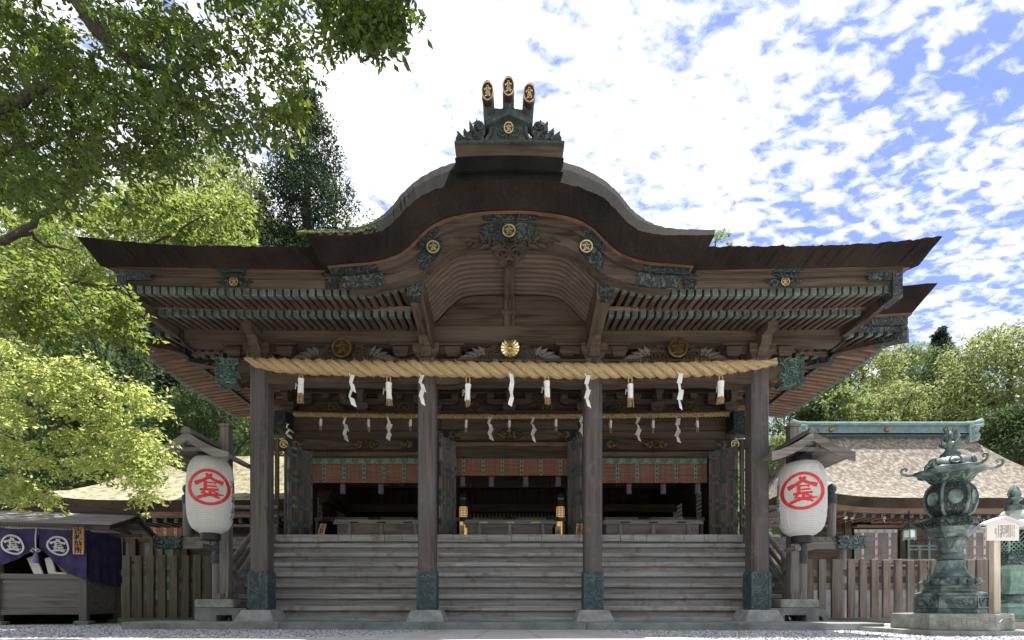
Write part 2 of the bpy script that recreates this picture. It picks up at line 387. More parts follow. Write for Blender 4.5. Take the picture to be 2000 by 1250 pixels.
def spiral(mb, c, r, turns=1.6, w=.03, a0=0.0, sgn=1, m=0, y=0.0, n=26, flat=.7):
    """carved scroll in the XZ plane around c"""
    pts = []; rad = []
    for i in range(n+1):
        t = i/n; a = a0+sgn*t*turns*2*math.pi; rr = r*(1-t*.86)
        pts.append((c[0]+rr*math.cos(a), c[1]-y-.02*t, c[2]+rr*math.sin(a))); rad.append(w*(1-.55*t)*(.35+.65*min(1, t*6)))
    mb.tube(pts, rad, 6, m); return mb
def leafblade(mb, p, q, w, m=0, th=.02, curl=.15):
    """pointed carved leaf in the XZ plane from p to q"""
    p, q = Vector(p), Vector(q); d = q-p; n = Vector((-d.z, 0, d.x)).normalized(); k = 6; top = []; bot = []; mid = []
    for i in range(k+1):
        t = i/k; c = p+d*t+n*math.sin(t*math.pi)*curl*d.length; ww = w*math.sin(math.pi*min(1, .12+t*.88))
        top.append(c+n*ww); bot.append(c-n*ww); mid.append(c+Vector((0,-th,0)))
    vs = top+mid+bot; fs = []
    for i in range(k):
        fs += [(i, i+1, k+2+i, k+1+i), (k+1+i, k+2+i, 2*k+3+i, 2*k+2+i)]
    mb.add(vs, fs, m); return mb
def text_mesh(txt, size, mat, name, parent, loc, rot=(R(90), 0, 0), sx=1.0, extrude=.003, vertical=False, bold=0.0, lh=1.0, label=None):
    cu = bpy.data.curves.new('lettering', 'FONT'); cu.body = '\n'.join(txt) if vertical else txt
    cu.size = size; cu.extrude = extrude; cu.align_x = 'CENTER'; cu.align_y = 'CENTER'; cu.offset = bold; cu.space_line = lh; cu.resolution_u = 3
    t = bpy.data.objects.new('lettering', cu); COL.objects.link(t)
    dg = bpy.context.evaluated_depsgraph_get(); me = bpy.data.meshes.new_from_object(t.evaluated_get(dg))
    bpy.data.objects.remove(t); bpy.data.curves.remove(cu)
    me.materials.clear(); me.materials.append(mat); me.name = name
    o = bpy.data.objects.new(name, me); COL.objects.link(o); o.parent = parent; o.location = loc; o.rotation_euler = rot; o.scale = (sx, 1, 1)
    return o
# ================================================================== the worship hall: porch
HALL = empty('shrine_hall', (0, 0, 0), 0, 'large weathered timber shrine hall with thick bark roof and curved gable above broad steps', 'shrine hall')
PX = [-4.83, -1.595, 1.62, 4.83]                 # porch pillars
PLAT = 0.13
# ---- pillars
def pillar(x):
    w_, ch = .168, .035
    mb = MB(); ring = lambda z, e=0: [(x-w_+ch-e, -w_-e, z), (x+w_-ch+e, -w_-e, z), (x+w_+e, -w_+ch-e, z), (x+w_+e, w_-ch+e, z), (x+w_-ch+e, w_+e, z), (x-w_+ch-e, w_+e, z), (x-w_-e, w_-ch+e, z), (x-w_-e, -w_+ch-e, z)]
    mb.loft([ring(.40), ring(5.19)])
    p = mb.build('pillar', M['pillar'], HALL)
    mb = MB(); mb.loft([ring(.355, .012), ring(1.06, .012)]); mb.loft([ring(1.055, .022), ring(1.09, .022)]); mb.loft([ring(.345, .02), ring(.38, .02)])
    for sx in (-1, 1):
        for sy in (-1, 1):
            mb.box(x+sx*(w_-.0)-.022, x+sx*(w_-.0)+.022, sy*w_-.022, sy*w_+.022, .382, 1.052, 1)
    for k in range(5):
        for sx in (-.11, .11):
            mb.lathe([(.0, -.004), (.012, -.002), (.009, .008), (.001, .01)], (x+sx, -w_-.012, .45+k*.14), 8, 1)
    mb.build('copper_sleeve', [M['sleeve'], M['sleeve_rim']], p)
    mb = MB(); b0, b1, bz = .37, .27, .22
    def sq(h, z, c=.03): return [(x-h+c,-h,z),(x+h-c,-h,z),(x+h,-h+c,z),(x+h,h-c,z),(x+h-c,h,z),(x-h+c,h,z),(x-h,h-c,z),(x-h,-h+c,z)]
    mb.loft([sq(b0, PLAT-.01), sq(b0*.97, PLAT+.03), sq(b1+.015, PLAT+bz-.015), sq(b1, PLAT+bz)])
    mb.build('base_stone', M['stone'], p)
for x in PX: pillar(x)
# ---- tie beams between pillars, with cusped underside
def tie_beam(x0, x1):
    mb = MB(); n = 22; fr = []
    for i in range(n+1):
        t = i/n; x = lerp(x0, x1, t); e = min(t, 1-t)
        zb = 4.74+(-.035 if e < .13 else (.0 if e > .16 else lerp(-.035, 0, (e-.13)/.03)))
        fr.append([(x, -.14, zb), (x, -.14, 5.03), (x, -.10, 5.12), (x, .14, 5.12), (x, .14, zb)])
    mb.loft(fr); mb.build('tie_beam', M['woodX'], HALL)
    mb = MB(); mb.box(x0, x1, -.17, .1, 5.122, 5.165); mb.build('beam_cap', M['woodX'], HALL)
for a, b in zip(PX[:-1], PX[1:]): tie_beam(a+.17, b-.17)
# projecting beam ends clad in copper
for s in (-1, 1):
    x0 = 4.83+.17
    mb = MB()
    pr = [(0,4.78),(.16,4.72),(.2,4.78),(.24,4.74),(.62,4.74),(.62,5.18),(.1,5.2),(0,5.2)]
    mb.prism([(s*(x0+x), z) for x, z in pr], -.12, .12); o = mb.build('beam_end', M['woodX'], HALL)
    mb = MB(); cp = [(.27,4.71),(.64,4.71),(.64,5.2),(.18,5.2),(.22,5.13),(.17,5.09),(.28,5.03),(.31,4.97),(.26,4.93),(.2,4.92),(.16,4.82),(.24,4.80)]
    mb.prism([(s*(x0+x), z) for x, z in cp], -.15, .15)
    mb.box(min(s*(x0+.6), s*(x0+.66)), max(s*(x0+.6), s*(x0+.66)), -.165, .165, 4.70, 5.215)
    mb.build('copper_cap', M['copper_bright'], o)
# ---- eave purlin (long beam the rafters rest on)
ZP = 9.83; YP = ZP-10
pur_b, pur_t = wz(667, ZP), wz(637, ZP)
mb = MB(); mb.box(-6.25, 6.38, YP, YP+.3, pur_b, pur_t); mb.box(-6.22, 6.35, YP-.02, YP, pur_b+.01, pur_b+.05); mb.build('eave_purlin', M['woodX'], HALL)
for s, x in ((-1, -6.25), (1, 6.38)):
    mb = MB(); mb.box(min(x, x+s*.05), max(x, x+s*.05), YP-.03, YP+.33, pur_b-.03, pur_t+.03); mb.build('purlin_cap', M['copper_dark'], HALL)
# ---- bracket sets on the pillars
def block(mb, x, y, z0, w_, h, m=0):   # bearing block with tapered lower half
    a, b = w_/2, w_*.33
    mb.loft([[(x-b,y-b,z0),(x+b,y-b,z0),(x+b,y+b,z0),(x-b,y+b,z0)], [(x-a,y-a,z0+h*.42),(x+a,y-a,z0+h*.42),(x+a,y+a,z0+h*.42),(x-a,y+a,z0+h*.42)], [(x-a,y-a,z0+h),(x+a,y-a,z0+h),(x+a,y+a,z0+h),(x-a,y+a,z0+h)]], True, True, m)
def arm(mb, x0, x1, y0, y1, z0, z1, m=0):   # bracket arm, curved-up ends (along x)
    e = min(.16, (x1-x0)*.2); h = z1-z0
    pr = [(x0, z1), (x0, z0+h*.55), (x0+e*.3, z0+h*.25), (x0+e, z0), (x1-e, z0), (x1-e*.3, z0+h*.25), (x1, z0+h*.55), (x1, z1)]
    mb.prism(pr, y0, y1, m)
for x in PX:
    mb = MB(); block(mb, x, 0, 5.19, .50, .26)
    arm(mb, x-.62, x+.62, -.10, .10, 5.30, 5.455)
    for dx in (-.50, .50): block(mb, x+dx, 0, 5.26, .30, .16)
    mb.box(x-.72, x+.72, -.13, .11, 5.46, pur_b-.002)
    mb.build('bracket_set', M['woodX'], HALL)
# stepped nose beams that carry the eave in front of each pillar
for i, x in enumerate(PX):
    inner = i in (1, 2); s = -1 if x < 0 else 1
    mb = MB()
    yf = -1.42 if inner else -.62
    zf = 5.86 if inner else 5.74
    prof = [(-.1, 5.22), (-.22, 5.20), (-.30, 5.34), (-.36, 5.36), (-.42, 5.50), (-.52, 5.50), (yf, zf-.24), (yf, zf), (-.2, zf+.1), (.0, 5.5)]
    wd = .095; xs = (x-wd, x+wd)
    if inner: xs = (x-s*.0-.10, x+.10)
    vs = [(xs[0], y, z) for y, z in prof]+[(xs[1], y, z) for y, z in prof]; n = len(prof)
    mb.add(vs, [tuple(range(n)), tuple(range(2*n-1, n-1, -1))]+[(k, k+n, (k+1) % n+n, (k+1) % n) for k in range(n)])
    o = mb.build('nose_beam', M['woodY'], HALL)
    if inner:
        mb = MB(); mb.box(x-.125, x+.125, -1.47, -1.20, 5.60, 5.885); mb.build('copper_cap', M['copper'], o)
        # board closing the side of the arch
        xa = x-s*.13
        mb = MB(); mb.hexa([(xa-.03,-1.45,5.56),(xa+.03,-1.45,5.56),(xa+.03,-.1,5.30),(xa-.03,-.1,5.30),(xa-.03,-1.45,6.0),(xa+.03,-1.45,6.0),(xa+.03,-.1,5.95),(xa-.03,-.1,5.95)])
        mb.build('arch_side_board', M['woodY'], HALL)
# ---- carved panels (frog-leg struts) between the pillars
def carving(cx, z0, mirror_w, gold_kind, edge_light):
    mb = MB(); y = -.02
    for s in (-1, 1):
        base = [(cx, z0), (cx+s*1.02, z0), (cx+s*.8, z0+.08), (cx+s*.55, z0+.12), (cx+s*.42, z0+.30), (cx+s*.16, z0+.34), (cx, z0+.2)]
        mb.prism(base if s > 0 else base[::-1], y, y+.06)
        for (u, v, r, a0, sg, tn) in ((.36,.12,.125,2.6,-1,1.7),(.28,.26,.085,.6,1,1.5),(.56,.11,.10,2.9,-1,1.5),(.20,.10,.08,0.2,1,1.4),(.44,.22,.06,1,-1,1.2),(.72,.075,.065,2.8,-1,1.3),(.34,.33,.05,0,1,1.2)):
            spiral(mb, (cx+s*u, y-.01, z0+v), r, tn, .028, a0 if s > 0 else math.pi-a0, sg*s)
        o_m = 1
        for (u0, v0, u1, v1, w_) in ((.50,.12,.62,.30,.05),(.56,.11,.74,.26,.045),(.60,.09,.86,.18,.04),(.64,.06,.98,.09,.04),(.70,.04,1.06,.03,.03),(.47,.14,.5,.3,.045)):
            leafblade(mb, (cx+s*u0, y-.02, z0+v0), (cx+s*u1, y-.03, z0+v1), w_, o_m if u1 > .55 else 0, .03, .12*s)
    p = mb.build('carved_panel', [M['woodX'], M['greyX']], HALL)
    if gold_kind == 'crest':
        o = emblem((cx, y-.16, z0+.20), .19, p, metal=edge_light)
    else:                                            # sixteen-petal flower
        mb = MB(); c = Vector((cx, y-.17, z0+.20)); r = .178
        mb.add([c+Vector((r*.97*math.cos(2*math.pi*k/32), .02, r*.97*math.sin(2*math.pi*k/32))) for k in range(32)], [tuple(range(32))])
        for k in range(16):
            a = 2*math.pi*(k+.5)/16; d = Vector((math.cos(a), 0, math.sin(a))); n_ = Vector((-d.z, 0, d.x)); pts = []
            top = []; pr = [(.17,.022),(.5,.055),(.78,.085),(.92,.092),(.99,.06),(1.02,.0)]
            for t, hw in pr: top.append((c+d*r*t, hw*r/.178*.40))
            ring_ = [q+n_*h for q, h in top]+[q-n_*h for q, h in top[::-1]]
            mid = [q+Vector((0,-.024,0)) for q, h in top]
            vs = ring_+mid; nn = len(top); fs = []
            for i in range(nn-1):
                fs += [(i, i+1, 2*nn+i+1, 2*nn+i), (2*nn-1-i, 2*nn+i, 2*nn+i+1, 2*nn-2-i)]
            mb.add(vs, fs)
        mb.lathe([(.0,0),(.036,0),(.03,.03),(.001,.04)], (0,0,0), 14)
        nv = 14*4
        for i in range(len(mb.v)-nv, len(mb.v)):
            vx = mb.v[i]; mb.v[i] = (c.x+vx[0], c.y-vx[2], c.z+vx[1])
        mb.build('gold_flower_crest', M['gold_pale'], p, smooth=False)
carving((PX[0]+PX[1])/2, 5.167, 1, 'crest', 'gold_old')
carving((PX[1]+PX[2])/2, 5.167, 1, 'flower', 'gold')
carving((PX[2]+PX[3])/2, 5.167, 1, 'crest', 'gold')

# ---- rafters
M['rib'] = mottled('rib_timber', [(.35,(.085,.060,.047)),(.65,(.125,.092,.073))], 3, .75, 0, .1, .003, vec=(.4,1,1))
M['soffit'] = wood('gap_shade_soffit', (.010,.008,.007), (.035,.025,.02), 'X')  # board colour darkened to stand for shade between ribs and rafters
def rafter_mesh(w_, h, L_, slope, cap):
    mb = MB(); a = w_/2
    def sec(y): z = slope*y; return [(-a,y,z),(a,y,z),(a,y,z+h),(-a,y,z+h)]
    mb.loft([sec(0), sec(L_)]); mc = MB(); e = .006
    if cap:
        mc.loft([[(-a-e,-.012,-e),(a+e,-.012,-e),(a+e,-.012,h+e),(-a-e,-.012,h+e)], [(-a-e,.10,slope*.1-e),(a+e,.10,slope*.1-e),(a+e,.10,slope*.1+h+e),(-a-e,.10,slope*.1+h+e)]])
        # raised rim and boss
        b = a*.62; g = h*.19
        for x0, x1, z0, z1 in ((-a-e,a+e,-e,g*.6),(-a-e,a+e,h-g*.6,h+e),(-a-e,-b,g*.6,h-g*.6),(b,a+e,g*.6,h-g*.6)): mc.box(x0, x1, -.020, -.0125, z0, z1)
        k = 8; mc.add([(b*.55*math.cos(2*math.pi*i/k), -.021, h/2+h*.22*math.sin(2*math.pi*i/k)) for i in range(k)], [tuple(range(k))])
    return mb, mc
def corner_lift(x, amp): return amp*max(0, (abs(x)-3.2)/3.4)**2.2
def rafter_row(name, Ztip, zbot, L_, slope, xs, zf):
    proto = None
    for i, x in enumerate(xs):
        if proto is None:
            mb, mc = rafter_mesh(.08, .105, L_, slope, True)
            proto = mb.build(name, M['woodY'], HALL); cap = mc.build('rafter_cap', M['cap_copper'], proto); o = proto; pk = [cap]
        else: o = dup(proto, HALL, None, pk)
        o.location = (x, Ztip-10, zf(x))
def up_z(x):
    t = max(0, (2.75-abs(x))/1.1); return 5.605+corner_lift(x, .07)+.16*t**2
def lo_z(x): return 5.60+corner_lift(x, .03)
xs_up = [s*(1.80+.1365*k) for s in (-1, 1) for k in range(34)]
xs_lo = [s*(1.82+.142*k) for s in (-1, 1) for k in range(32)]
rafter_row('flying_rafter', 8.56, 5.63, .80, .15, xs_up, up_z)
rafter_row('base_rafter', 9.15, 5.60, 1.0, .15, xs_lo, lo_z)
def strip(name, xs, zt, zb, y0, y1, mat, parent=None, slope=0):
    mb = MB(); mb.loft([[(x, y0, zb(x)), (x, y0, zt(x)), (x, y1, zt(x)+slope*(y1-y0)), (x, y1, zb(x)+slope*(y1-y0))] for x in xs])
    return mb.build(name, mat, parent or HALL)
for s in (-1, 1):
    xs = [s*x for x in np.linspace(1.75, 6.42, 24)]
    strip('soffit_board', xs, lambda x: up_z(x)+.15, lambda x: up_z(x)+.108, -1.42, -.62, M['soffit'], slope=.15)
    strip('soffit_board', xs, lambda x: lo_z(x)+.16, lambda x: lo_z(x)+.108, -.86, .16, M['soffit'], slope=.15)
    strip('rafter_fascia', xs, lambda x: lo_z(x)+.17, lambda x: lo_z(x)+.108, -.875, -.80, M['warmX'])
    # boards stacked between rafter tips and thatch
    xs = [s*x for x in np.linspace(2.3, 6.50, 22)]
    cl = lambda x, a: corner_lift(x, a)
    f0 = lambda x: up_z(x)+.112
    strip('eave_board', xs, lambda x: max(f0(x)+.01, wz(545.5, 8.5)+cl(x, .10)), f0, -1.50, -1.30, M['woodX'])
    strip('eave_board', xs, lambda x: wz(535, 8.47)+cl(x, .11), lambda x: wz(544.8, 8.47)+cl(x, .10), -1.545, -1.30, M['woodX'])
    strip('eave_board', xs, lambda x: wz(529, 8.45)+cl(x, .11), lambda x: wz(534, 8.45)+cl(x, .11), -1.575, -1.30, M['woodX'])
    xs2 = [s*x for x in np.linspace(2.95, 6.66, 26)]
    strip('thatch_strip', xs2, lambda x: wz(524.5, 8.42)+cl(x, .11), lambda x: wz(529.5, 8.42)+cl(x, .11), -1.595, -1.25, M['thatch_strip'])
    # side verge board, corner copper
    xv = s*6.40
    mb = MB(); pts = [(-1.46, 5.55, 6.0), (-.9, 5.53, 6.25), (-.17, 5.58, 6.55), (.8, 5.85, 6.95), (1.6, 6.2, 7.3)]
    mb.loft([[(xv-.05,y,zb),(xv+.05,y,zb),(xv+.05,y,zt),(xv-.05,y,zt)] for y, zb, zt in pts]); vb = mb.build('verge_board', M['woodY'], HALL)
    mb = MB(); mb.box(xv-.075, xv+.085, -1.56, -1.22, 5.52, 5.96); mb.build('copper_cap', M['copper'], vb)
    # copper corner plates on the eave boards
    def plate(x0, x1, z0, z1, y, tail, nm='copper_plate'):
        mb = MB(); d = (x1-x0); zm = (z0+z1)/2; h = (z1-z0)/2
        pr = [(x0,z0),(x0+d*.8,z0),(x0+d*.88,z0+h*.5),(x0+d*.82,zm),(x0+d,z1-h*.35),(x0+d*.9,z1),(x0,z1)]
        mb.prism(pr, y-.012, y+.01); return mb.build(nm, M['copper_dark'], HALL)
    plate(s*6.52, s*5.95, wz(534,8.45)+.11, wz(528,8.45)+.125, -1.59, 0); plate(s*6.30, s*5.85, 5.80, 5.925, -1.555, 0)
    # mid crest plate
    cx = s*(4.55 if s < 0 else 4.555)
    mb = MB()
    for zc_, hw, hh, y in ((5.965,.27,.055,-1.585),(5.895,.20,.05,-1.56),(5.80,.27,.09,-1.515)):
        pr = []
        for k in range(24):
            a = 2*math.pi*k/24; q = 1+.14*math.cos(6*a); pr.append((cx+hw*q*math.cos(a)*abs(math.cos(a))**-.35 if abs(math.cos(a)) > .05 else cx, zc_+hh*q*math.sin(a)))
        mb.prism(pr, y-.014, y+.0)
    cp = mb.build('copper_plate', M['copper_dark'], HALL)
    emblem((cx, -1.545, 5.785), .072, cp, metal='gold')
    # plates where the straight eave meets the curved gable
    for (pa, pb, ya, yb, yy) in ((628,672,530,541,-1.56),(634,660,541,563,-1.515)):
        xa, xb = [( (p-995)*.00845 if s < 0 else (995+ (995-p) -995+6)*.00845) for p in (pa, pb)]
        mb = MB(); mb.box(min(xa,xb), max(xa,xb), yy-.014, yy, wz(yb, 8.46), wz(ya, 8.46)); mb.build('copper_plate', M['copper_dark'], HALL)

# ---- bark roof of the porch (thick eave edge, rising behind)
rng = np.random.default_rng(3)
def jag(a): return float(rng.normal(0, a))
def thatch_sweep(name, stations, mat_i=None, mats=None, parent=None, smooth=False):
    mb = MB(); n = len(stations[0]); rings = stations
    vs = [p for r in rings for p in r]; 
    for i in range(len(rings)-1):
        for j in range(n):
            a = i*n+j; b = i*n+(j+1) % n
            mb.f.append((a, b, b+n, a+n)); mb.m.append(mat_i[j] if mat_i else 0)
    mb.v = [tuple(v) for v in vs]
    mb.f.append(tuple(range(n-1, -1, -1))); mb.m.append(0); k = (len(rings)-1)*n; mb.f.append(tuple(range(k, k+n))); mb.m.append(0)
    return mb.build(name, mats or M['thatch'], parent or HALL)
topz = [(0, wz(480.5,8.25)), (400, wz(479.6,8.25)), (535, wz(478.6,8.25)), (631, wz(477,8.25)), (711, wz(473,8.25)), (788, wz(466,8.25)), (847, wz(459,8.25))]
botz = [(0, wz(528,8.4)), (375, wz(527.6,8.4)), (535, wz(525,8.4)), (631, wz(523,8.4)), (727, wz(520.6,8.4)), (813, wz(517.8,8.4))]
def main_stations(sgn, n=80):
    st = []
    for i in range(n+1):
        u = lerp(2.75, 6.98, i/n)/6.98; xt, xb = sgn*u*6.98, sgn*u*6.72
        zt = interp(abs(xt)/8.25*1000, topz)+jag(.006); zb = interp(abs(xb)/8.4*1000, botz)
        st.append([(xb, .9, zb+.8), (xb, -1.60+jag(.004), zb), (lerp(xb,xt,.5), -1.68+jag(.012), lerp(zb,zt,.5)), (xt, -1.755+jag(.010), zt-.02), (xt, -1.70, zt+.015+jag(.010)), (xt, -1.2, zt+.20), (xt, .0, zt+.72), (xt, 2.2, zt+1.78), (xt, 4.5, zt+2.7), (xt*.99, 4.6, zt+2.3)])
    return st
for sg_ in (-1, 1): thatch_sweep('porch_roof', main_stations(sg_), [0,0,0,0,1,1,1,1,0,0], [M['thatch'], M['thatch_top']])

# ---- curved gable (karahafu)
def mirror(pts): return pts+[(1990-p[0]+4, p[1]) for p in pts[::-1][1:]]
sil = [(600,454),(640,452),(670,449.5),(700,443),(715,438),(731.5,431),(751,417),(768,400),(782,381),(801.5,361),(824,344),(860,326),(894,316),(930,311),(960,309),(997,308)]
ver = [(598,457),(640,457.5),(672,457.3),(700,457),(712,456),(731,452.5),(751,447.5),(773.5,428),(790,408),(813,386),(840,372),(868,362),(900,354),(930,351),(965,349.5),(997,349)]
bot = [(627,517),(655,515),(680,512.5),(705,511),(720,509.5),(737,506.5),(755,502),(777,494),(796,481),(815,462),(836,441),(862,426.5),(894,417),(936,411),(965,409),(997,408)]
def resample(pts, n=100):
    p = np.array(mirror(pts), float); d = np.r_[0, np.cumsum(np.hypot(*np.diff(p, axis=0).T))]; t = np.arange(len(p))
    tt = np.linspace(0, len(p)-1, n)
    # smooth through Catmull-like averaging
    x = np.interp(tt, t, p[:,0]); y = np.interp(tt, t, p[:,1])
    for _ in range(3): x[1:-1] = (x[:-2]+2*x[1:-1]+x[2:])/4; y[1:-1] = (y[:-2]+2*y[1:-1]+y[2:])/4
    return list(zip(x, y))
NS = 150
S_, V_, B_ = resample(sil, NS), resample(ver, NS), resample(bot, NS)
ZV, ZB, ZS = 8.0, 8.2, 8.36
st = []; 
for (sx, sy), (vx, vy), (bx, by) in zip(S_, V_, B_):
    v = W(vx, vy, ZV); b = W(bx, by, ZB); s_ = W(sx, sy, ZS)
    q1 = lerp(v, s_, .45)+Vector((0, -.02, .04)); q2 = s_+Vector((0, .0, 0))
    j = lambda a: Vector((jag(a), jag(a), jag(a)))
    m1 = lerp(b, v, .5)+Vector((0, .0, 0))
    back = Vector((s_.x, 1.6, s_.z+.04)); back_b = Vector((b.x, -.4, b.z+.02)); 
    st.append([back_b, b, m1+j(.006), v+j(.004)+Vector((0,0,-.012)), v+Vector((0,.012,.0)), q1+j(.004), q2+j(.003), Vector((s_.x, -1.0, s_.z+.03)), back, Vector((b.x, 1.6, b.z+.2))])
g_roof = thatch_sweep('gable_roof', st, [0,0,0,0,1,1,1,1,0,0], [M['thatch'], M['thatch_top']])
# moss cushions on the left end of the gable roof
mb = MB(); rr = random.Random(5)
for k in range(420):
    t = rr.random()**1.5; px = 596+t*150; py = np.interp(px, [p[0] for p in sil], [p[1] for p in sil]); zz = ZV+.02+rr.random()*.35
    c = W(px, py, 8.3); c.y = zz-10; c.z = lerp(W(0, np.interp(px, [p[0] for p in ver], [p[1] for p in ver]), ZV).z, W(0, py, ZS).z, (zz-ZV)/.37)+.012
    r_ = .012+rr.random()*.032*(1-t*.5)
    mb.lathe([(r_*.3,-r_*.3),(r_,0),(r_*.7,r_*.5),(r_*.1,r_*.7)], c, 6)
mb.build('moss_cushion', M['moss'], g_roof)
# orange strip, then the cusped bargeboard in three steps
low = [(640,562.5),(665,562.5),(690,562.5),(712,561.5),(730,559.5),(748,556),(768,552),(790,545.5),(812,537),(829,527.5),(843,514),(860,497),(885,482),(925,472.5),(960,469.5),(997,468.5)]
Hl = resample(low, NS)
def curve_band(name, A, B, ta, tb, Z, depth, mat, i0=0, i1=NS, parent=None, Zb=None):
    mb = MB(); rg = []
    for k in range(i0, i1):
        a = Vector((lerp(A[k][0], B[k][0], ta), lerp(A[k][1], B[k][1], ta), 0)); b = Vector((lerp(A[k][0], B[k][0], tb), lerp(A[k][1], B[k][1], tb), 0))
        p = W(a.x, a.y, Z); q = W(b.x, b.y, Zb or Z)
        rg.append([q, p, p+Vector((0, depth, 0)), q+Vector((0, depth, 0))])
    mb.loft(rg); return mb.build(name, mat, parent or HALL)
curve_band('thatch_strip', B_, Hl, -.03, .075, 8.235, .5, M['thatch_strip'], 2, NS-2)
barge = curve_band('bargeboard', B_, Hl, .075, .42, 8.30, .3, M['woodX'], 5, NS-5)
curve_band('bargeboard_moulding', B_, Hl, .42, .70, 8.37, .22, M['woodX'], 6, NS-6)
curve_band('bargeboard_lip', B_, Hl, .70, 1.0, 8.335, .24, M['woodX'], 8, NS-8)
# copper fittings on the bargeboard
def fitting(px0, px1, ta, tb, Z, nm='copper_fitting', cusp=True, mat='copper_dark'):
    ks = [k for k in range(NS) if px0 <= B_[k][0] <= px1]; mb = MB(); rg = []; n = len(ks)
    for i, k in enumerate(ks):
        e = i/(n-1); cu = 1.0
        if cusp: cu = .45+.55*min(1, math.sin(math.pi*min(1, max(0, e)))*2.2)*(1-.12*abs(math.sin(e*math.pi*5)))
        tm = (ta+tb)/2; a = lerp(tm, ta, cu); b = lerp(tm, tb, cu)
        p = W(lerp(B_[k][0], Hl[k][0], a), lerp(B_[k][1], Hl[k][1], a), Z); q = W(lerp(B_[k][0], Hl[k][0], b), lerp(B_[k][1], Hl[k][1], b), Z)
        rg.append([q, p, p+Vector((0, .05, 0)), q+Vector((0, .05, 0))])
    mb.loft(rg); return mb.build(nm, M[mat], barge)
fitting(938, 1052, .10, .36, 8.285); fitting(944, 1046, .40, 1.02, 8.29)
for s in (0, 1):
    f = (lambda a, b: (a, b)) if not s else (lambda a, b: (1994-b, 1994-a))
    fitting(*f(806, 862), .10, .38, 8.285); fitting(*f(804, 866), .46, .98, 8.315)
    fitting(*f(640, 735), .10, .42, 8.285, cusp=False); fitting(*f(655, 742), .5, .98, 8.32, cusp=False, mat='copper')
emblem(W(994, 451.5, 8.25), .107, barge, metal='gold_mid')
for p in ((846, 483), (1145, 482)): emblem(W(*p, 8.26), .105, barge, metal='gold_mid')
# hanging carved pendant under the gable peak
mb = MB(); c0 = W(995, 470, 8.32)
for s in (-1, 1):
    for (u, v, r, a0, sg, tn, w_) in ((.10,-.22,.125,1.4,1,1.8,.035),(.24,-.08,.10,2.6,-1,1.6,.03),(.40,-.06,.085,.4,1,1.5,.028),(.55,-.07,.07,2.6,-1,1.5,.024),(.66,-.06,.05,.4,1,1.3,.02),(.14,-.07,.07,0,1,1.3,.026)):
        spiral(mb, (c0.x+s*u, c0.y, c0.z+v), r*1.12, tn, w_*1.05, a0 if s > 0 else math.pi-a0, sg*s)
    for (u0,v0,u1,v1,w_) in ((.1,-.1,.32,-.2,.05),(.18,-.14,.22,-.34,.05),(.12,-.26,.04,-.45,.06),(.3,-.1,.5,-.17,.04),(.45,-.08,.62,-.15,.035),(.5,-.05,.82,-.05,.03),(.22,-.02,.3,.06,.04),(.4,-.02,.5,.04,.035),(.6,-.05,.7,-.12,.03)):
        leafblade(mb, (c0.x+s*u0, c0.y-.02, c0.z+v0), (c0.x+s*u1, c0.y-.03, c0.z+v1), w_, 0, .03, .15*s)
mb.prism([(c0.x-.62,c0.z-.03),(c0.x-.3,c0.z-.12),(c0.x-.16,c0.z-.3),(c0.x,c0.z-.44),(c0.x+.16,c0.z-.3),(c0.x+.3,c0.z-.12),(c0.x+.62,c0.z-.03),(c0.x+.3,c0.z+.03),(c0.x-.3,c0.z+.03)], c0.y+.02, c0.y+.06)
mb.build('gable_pendant', M['darkX'], HALL)
# arched rafters under the gable, their ceiling, back panel, ridge post
arch = [(-1.52,5.80),(-1.45,5.86),(-1.36,5.95),(-1.26,6.06),(-1.15,6.18),(-1.04,6.275),(-.93,6.34),(-.82,6.375),(-.6,6.392),(-.3,6.40),(0,6.402)]
AR = [(x+.01, z) for x, z in arch]
def smooth2(p, it=2, n=26):
    t = np.linspace(0, len(p)-1, n); x = np.interp(t, range(len(p)), [a[0] for a in p]); z = np.interp(t, range(len(p)), [a[1] for a in p])
    for _ in range(it): x[1:-1] = (x[:-2]+2*x[1:-1]+x[2:])/4; z[1:-1] = (z[:-2]+2*z[1:-1]+z[2:])/4
    return list(zip(x, z))
AR = smooth2(AR)
for s in (-1, 1):
    proto = None
    for k in range(10):
        y = -1.34+k*.128; bulge = .06*(1-k/9)          # the arch is a little fuller in front
        if proto is None:
            mb = MB(); rg = []
            for i, (x, z) in enumerate(AR):
                a = AR[max(i-1,0)]; b = AR[min(i+1,len(AR)-1)]; d = Vector((b[0]-a[0], b[1]-a[1])).normalized(); n_ = Vector((-d.y, d.x))
                bump_ = .018*math.exp(-((i-11)/.9)**2)
                ax = lambda o: (-s*(x+n_.x*o), z+n_.y*o)
                rg.append([(ax(o-bump_)[0], yo, ax(o-bump_)[1]) for yo, o in ((-.050,.15),(-.050,.052),(-.042,.024),(-.024,.006),(0,.0),(.024,.006),(.042,.024),(.050,.052),(.050,.15))])
            mb.loft(rg); proto = mb.build('arched_rafter', M['rib'], HALL); o = proto
        else: o = dup(proto, HALL, None, [])
        o.location = (.01, y, .0); o.scale = (1+bulge*.15, 1, 1); o.location.z = bulge*.15
mb = MB(); rg = []
for s in (-1, 1):
    pts = AR if s < 0 else [(-x, z) for x, z in AR]
    for i, (x, z) in enumerate(pts): pass
    vs = []; 
    for x, z in pts: vs += [(x+.02, -1.45, z+.17), (x+.02, -.08, z+.15)]
    mb.add(vs, [(2*i, 2*i+1, 2*i+3, 2*i+2) for i in range(len(pts)-1)])
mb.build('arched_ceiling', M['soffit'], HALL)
pz0 = pur_t
mb = MB(); pts = [(x+.02, z+.02) for x, z in AR]+[(-x+.02, z+.02) for x, z in AR[::-1][1:]]
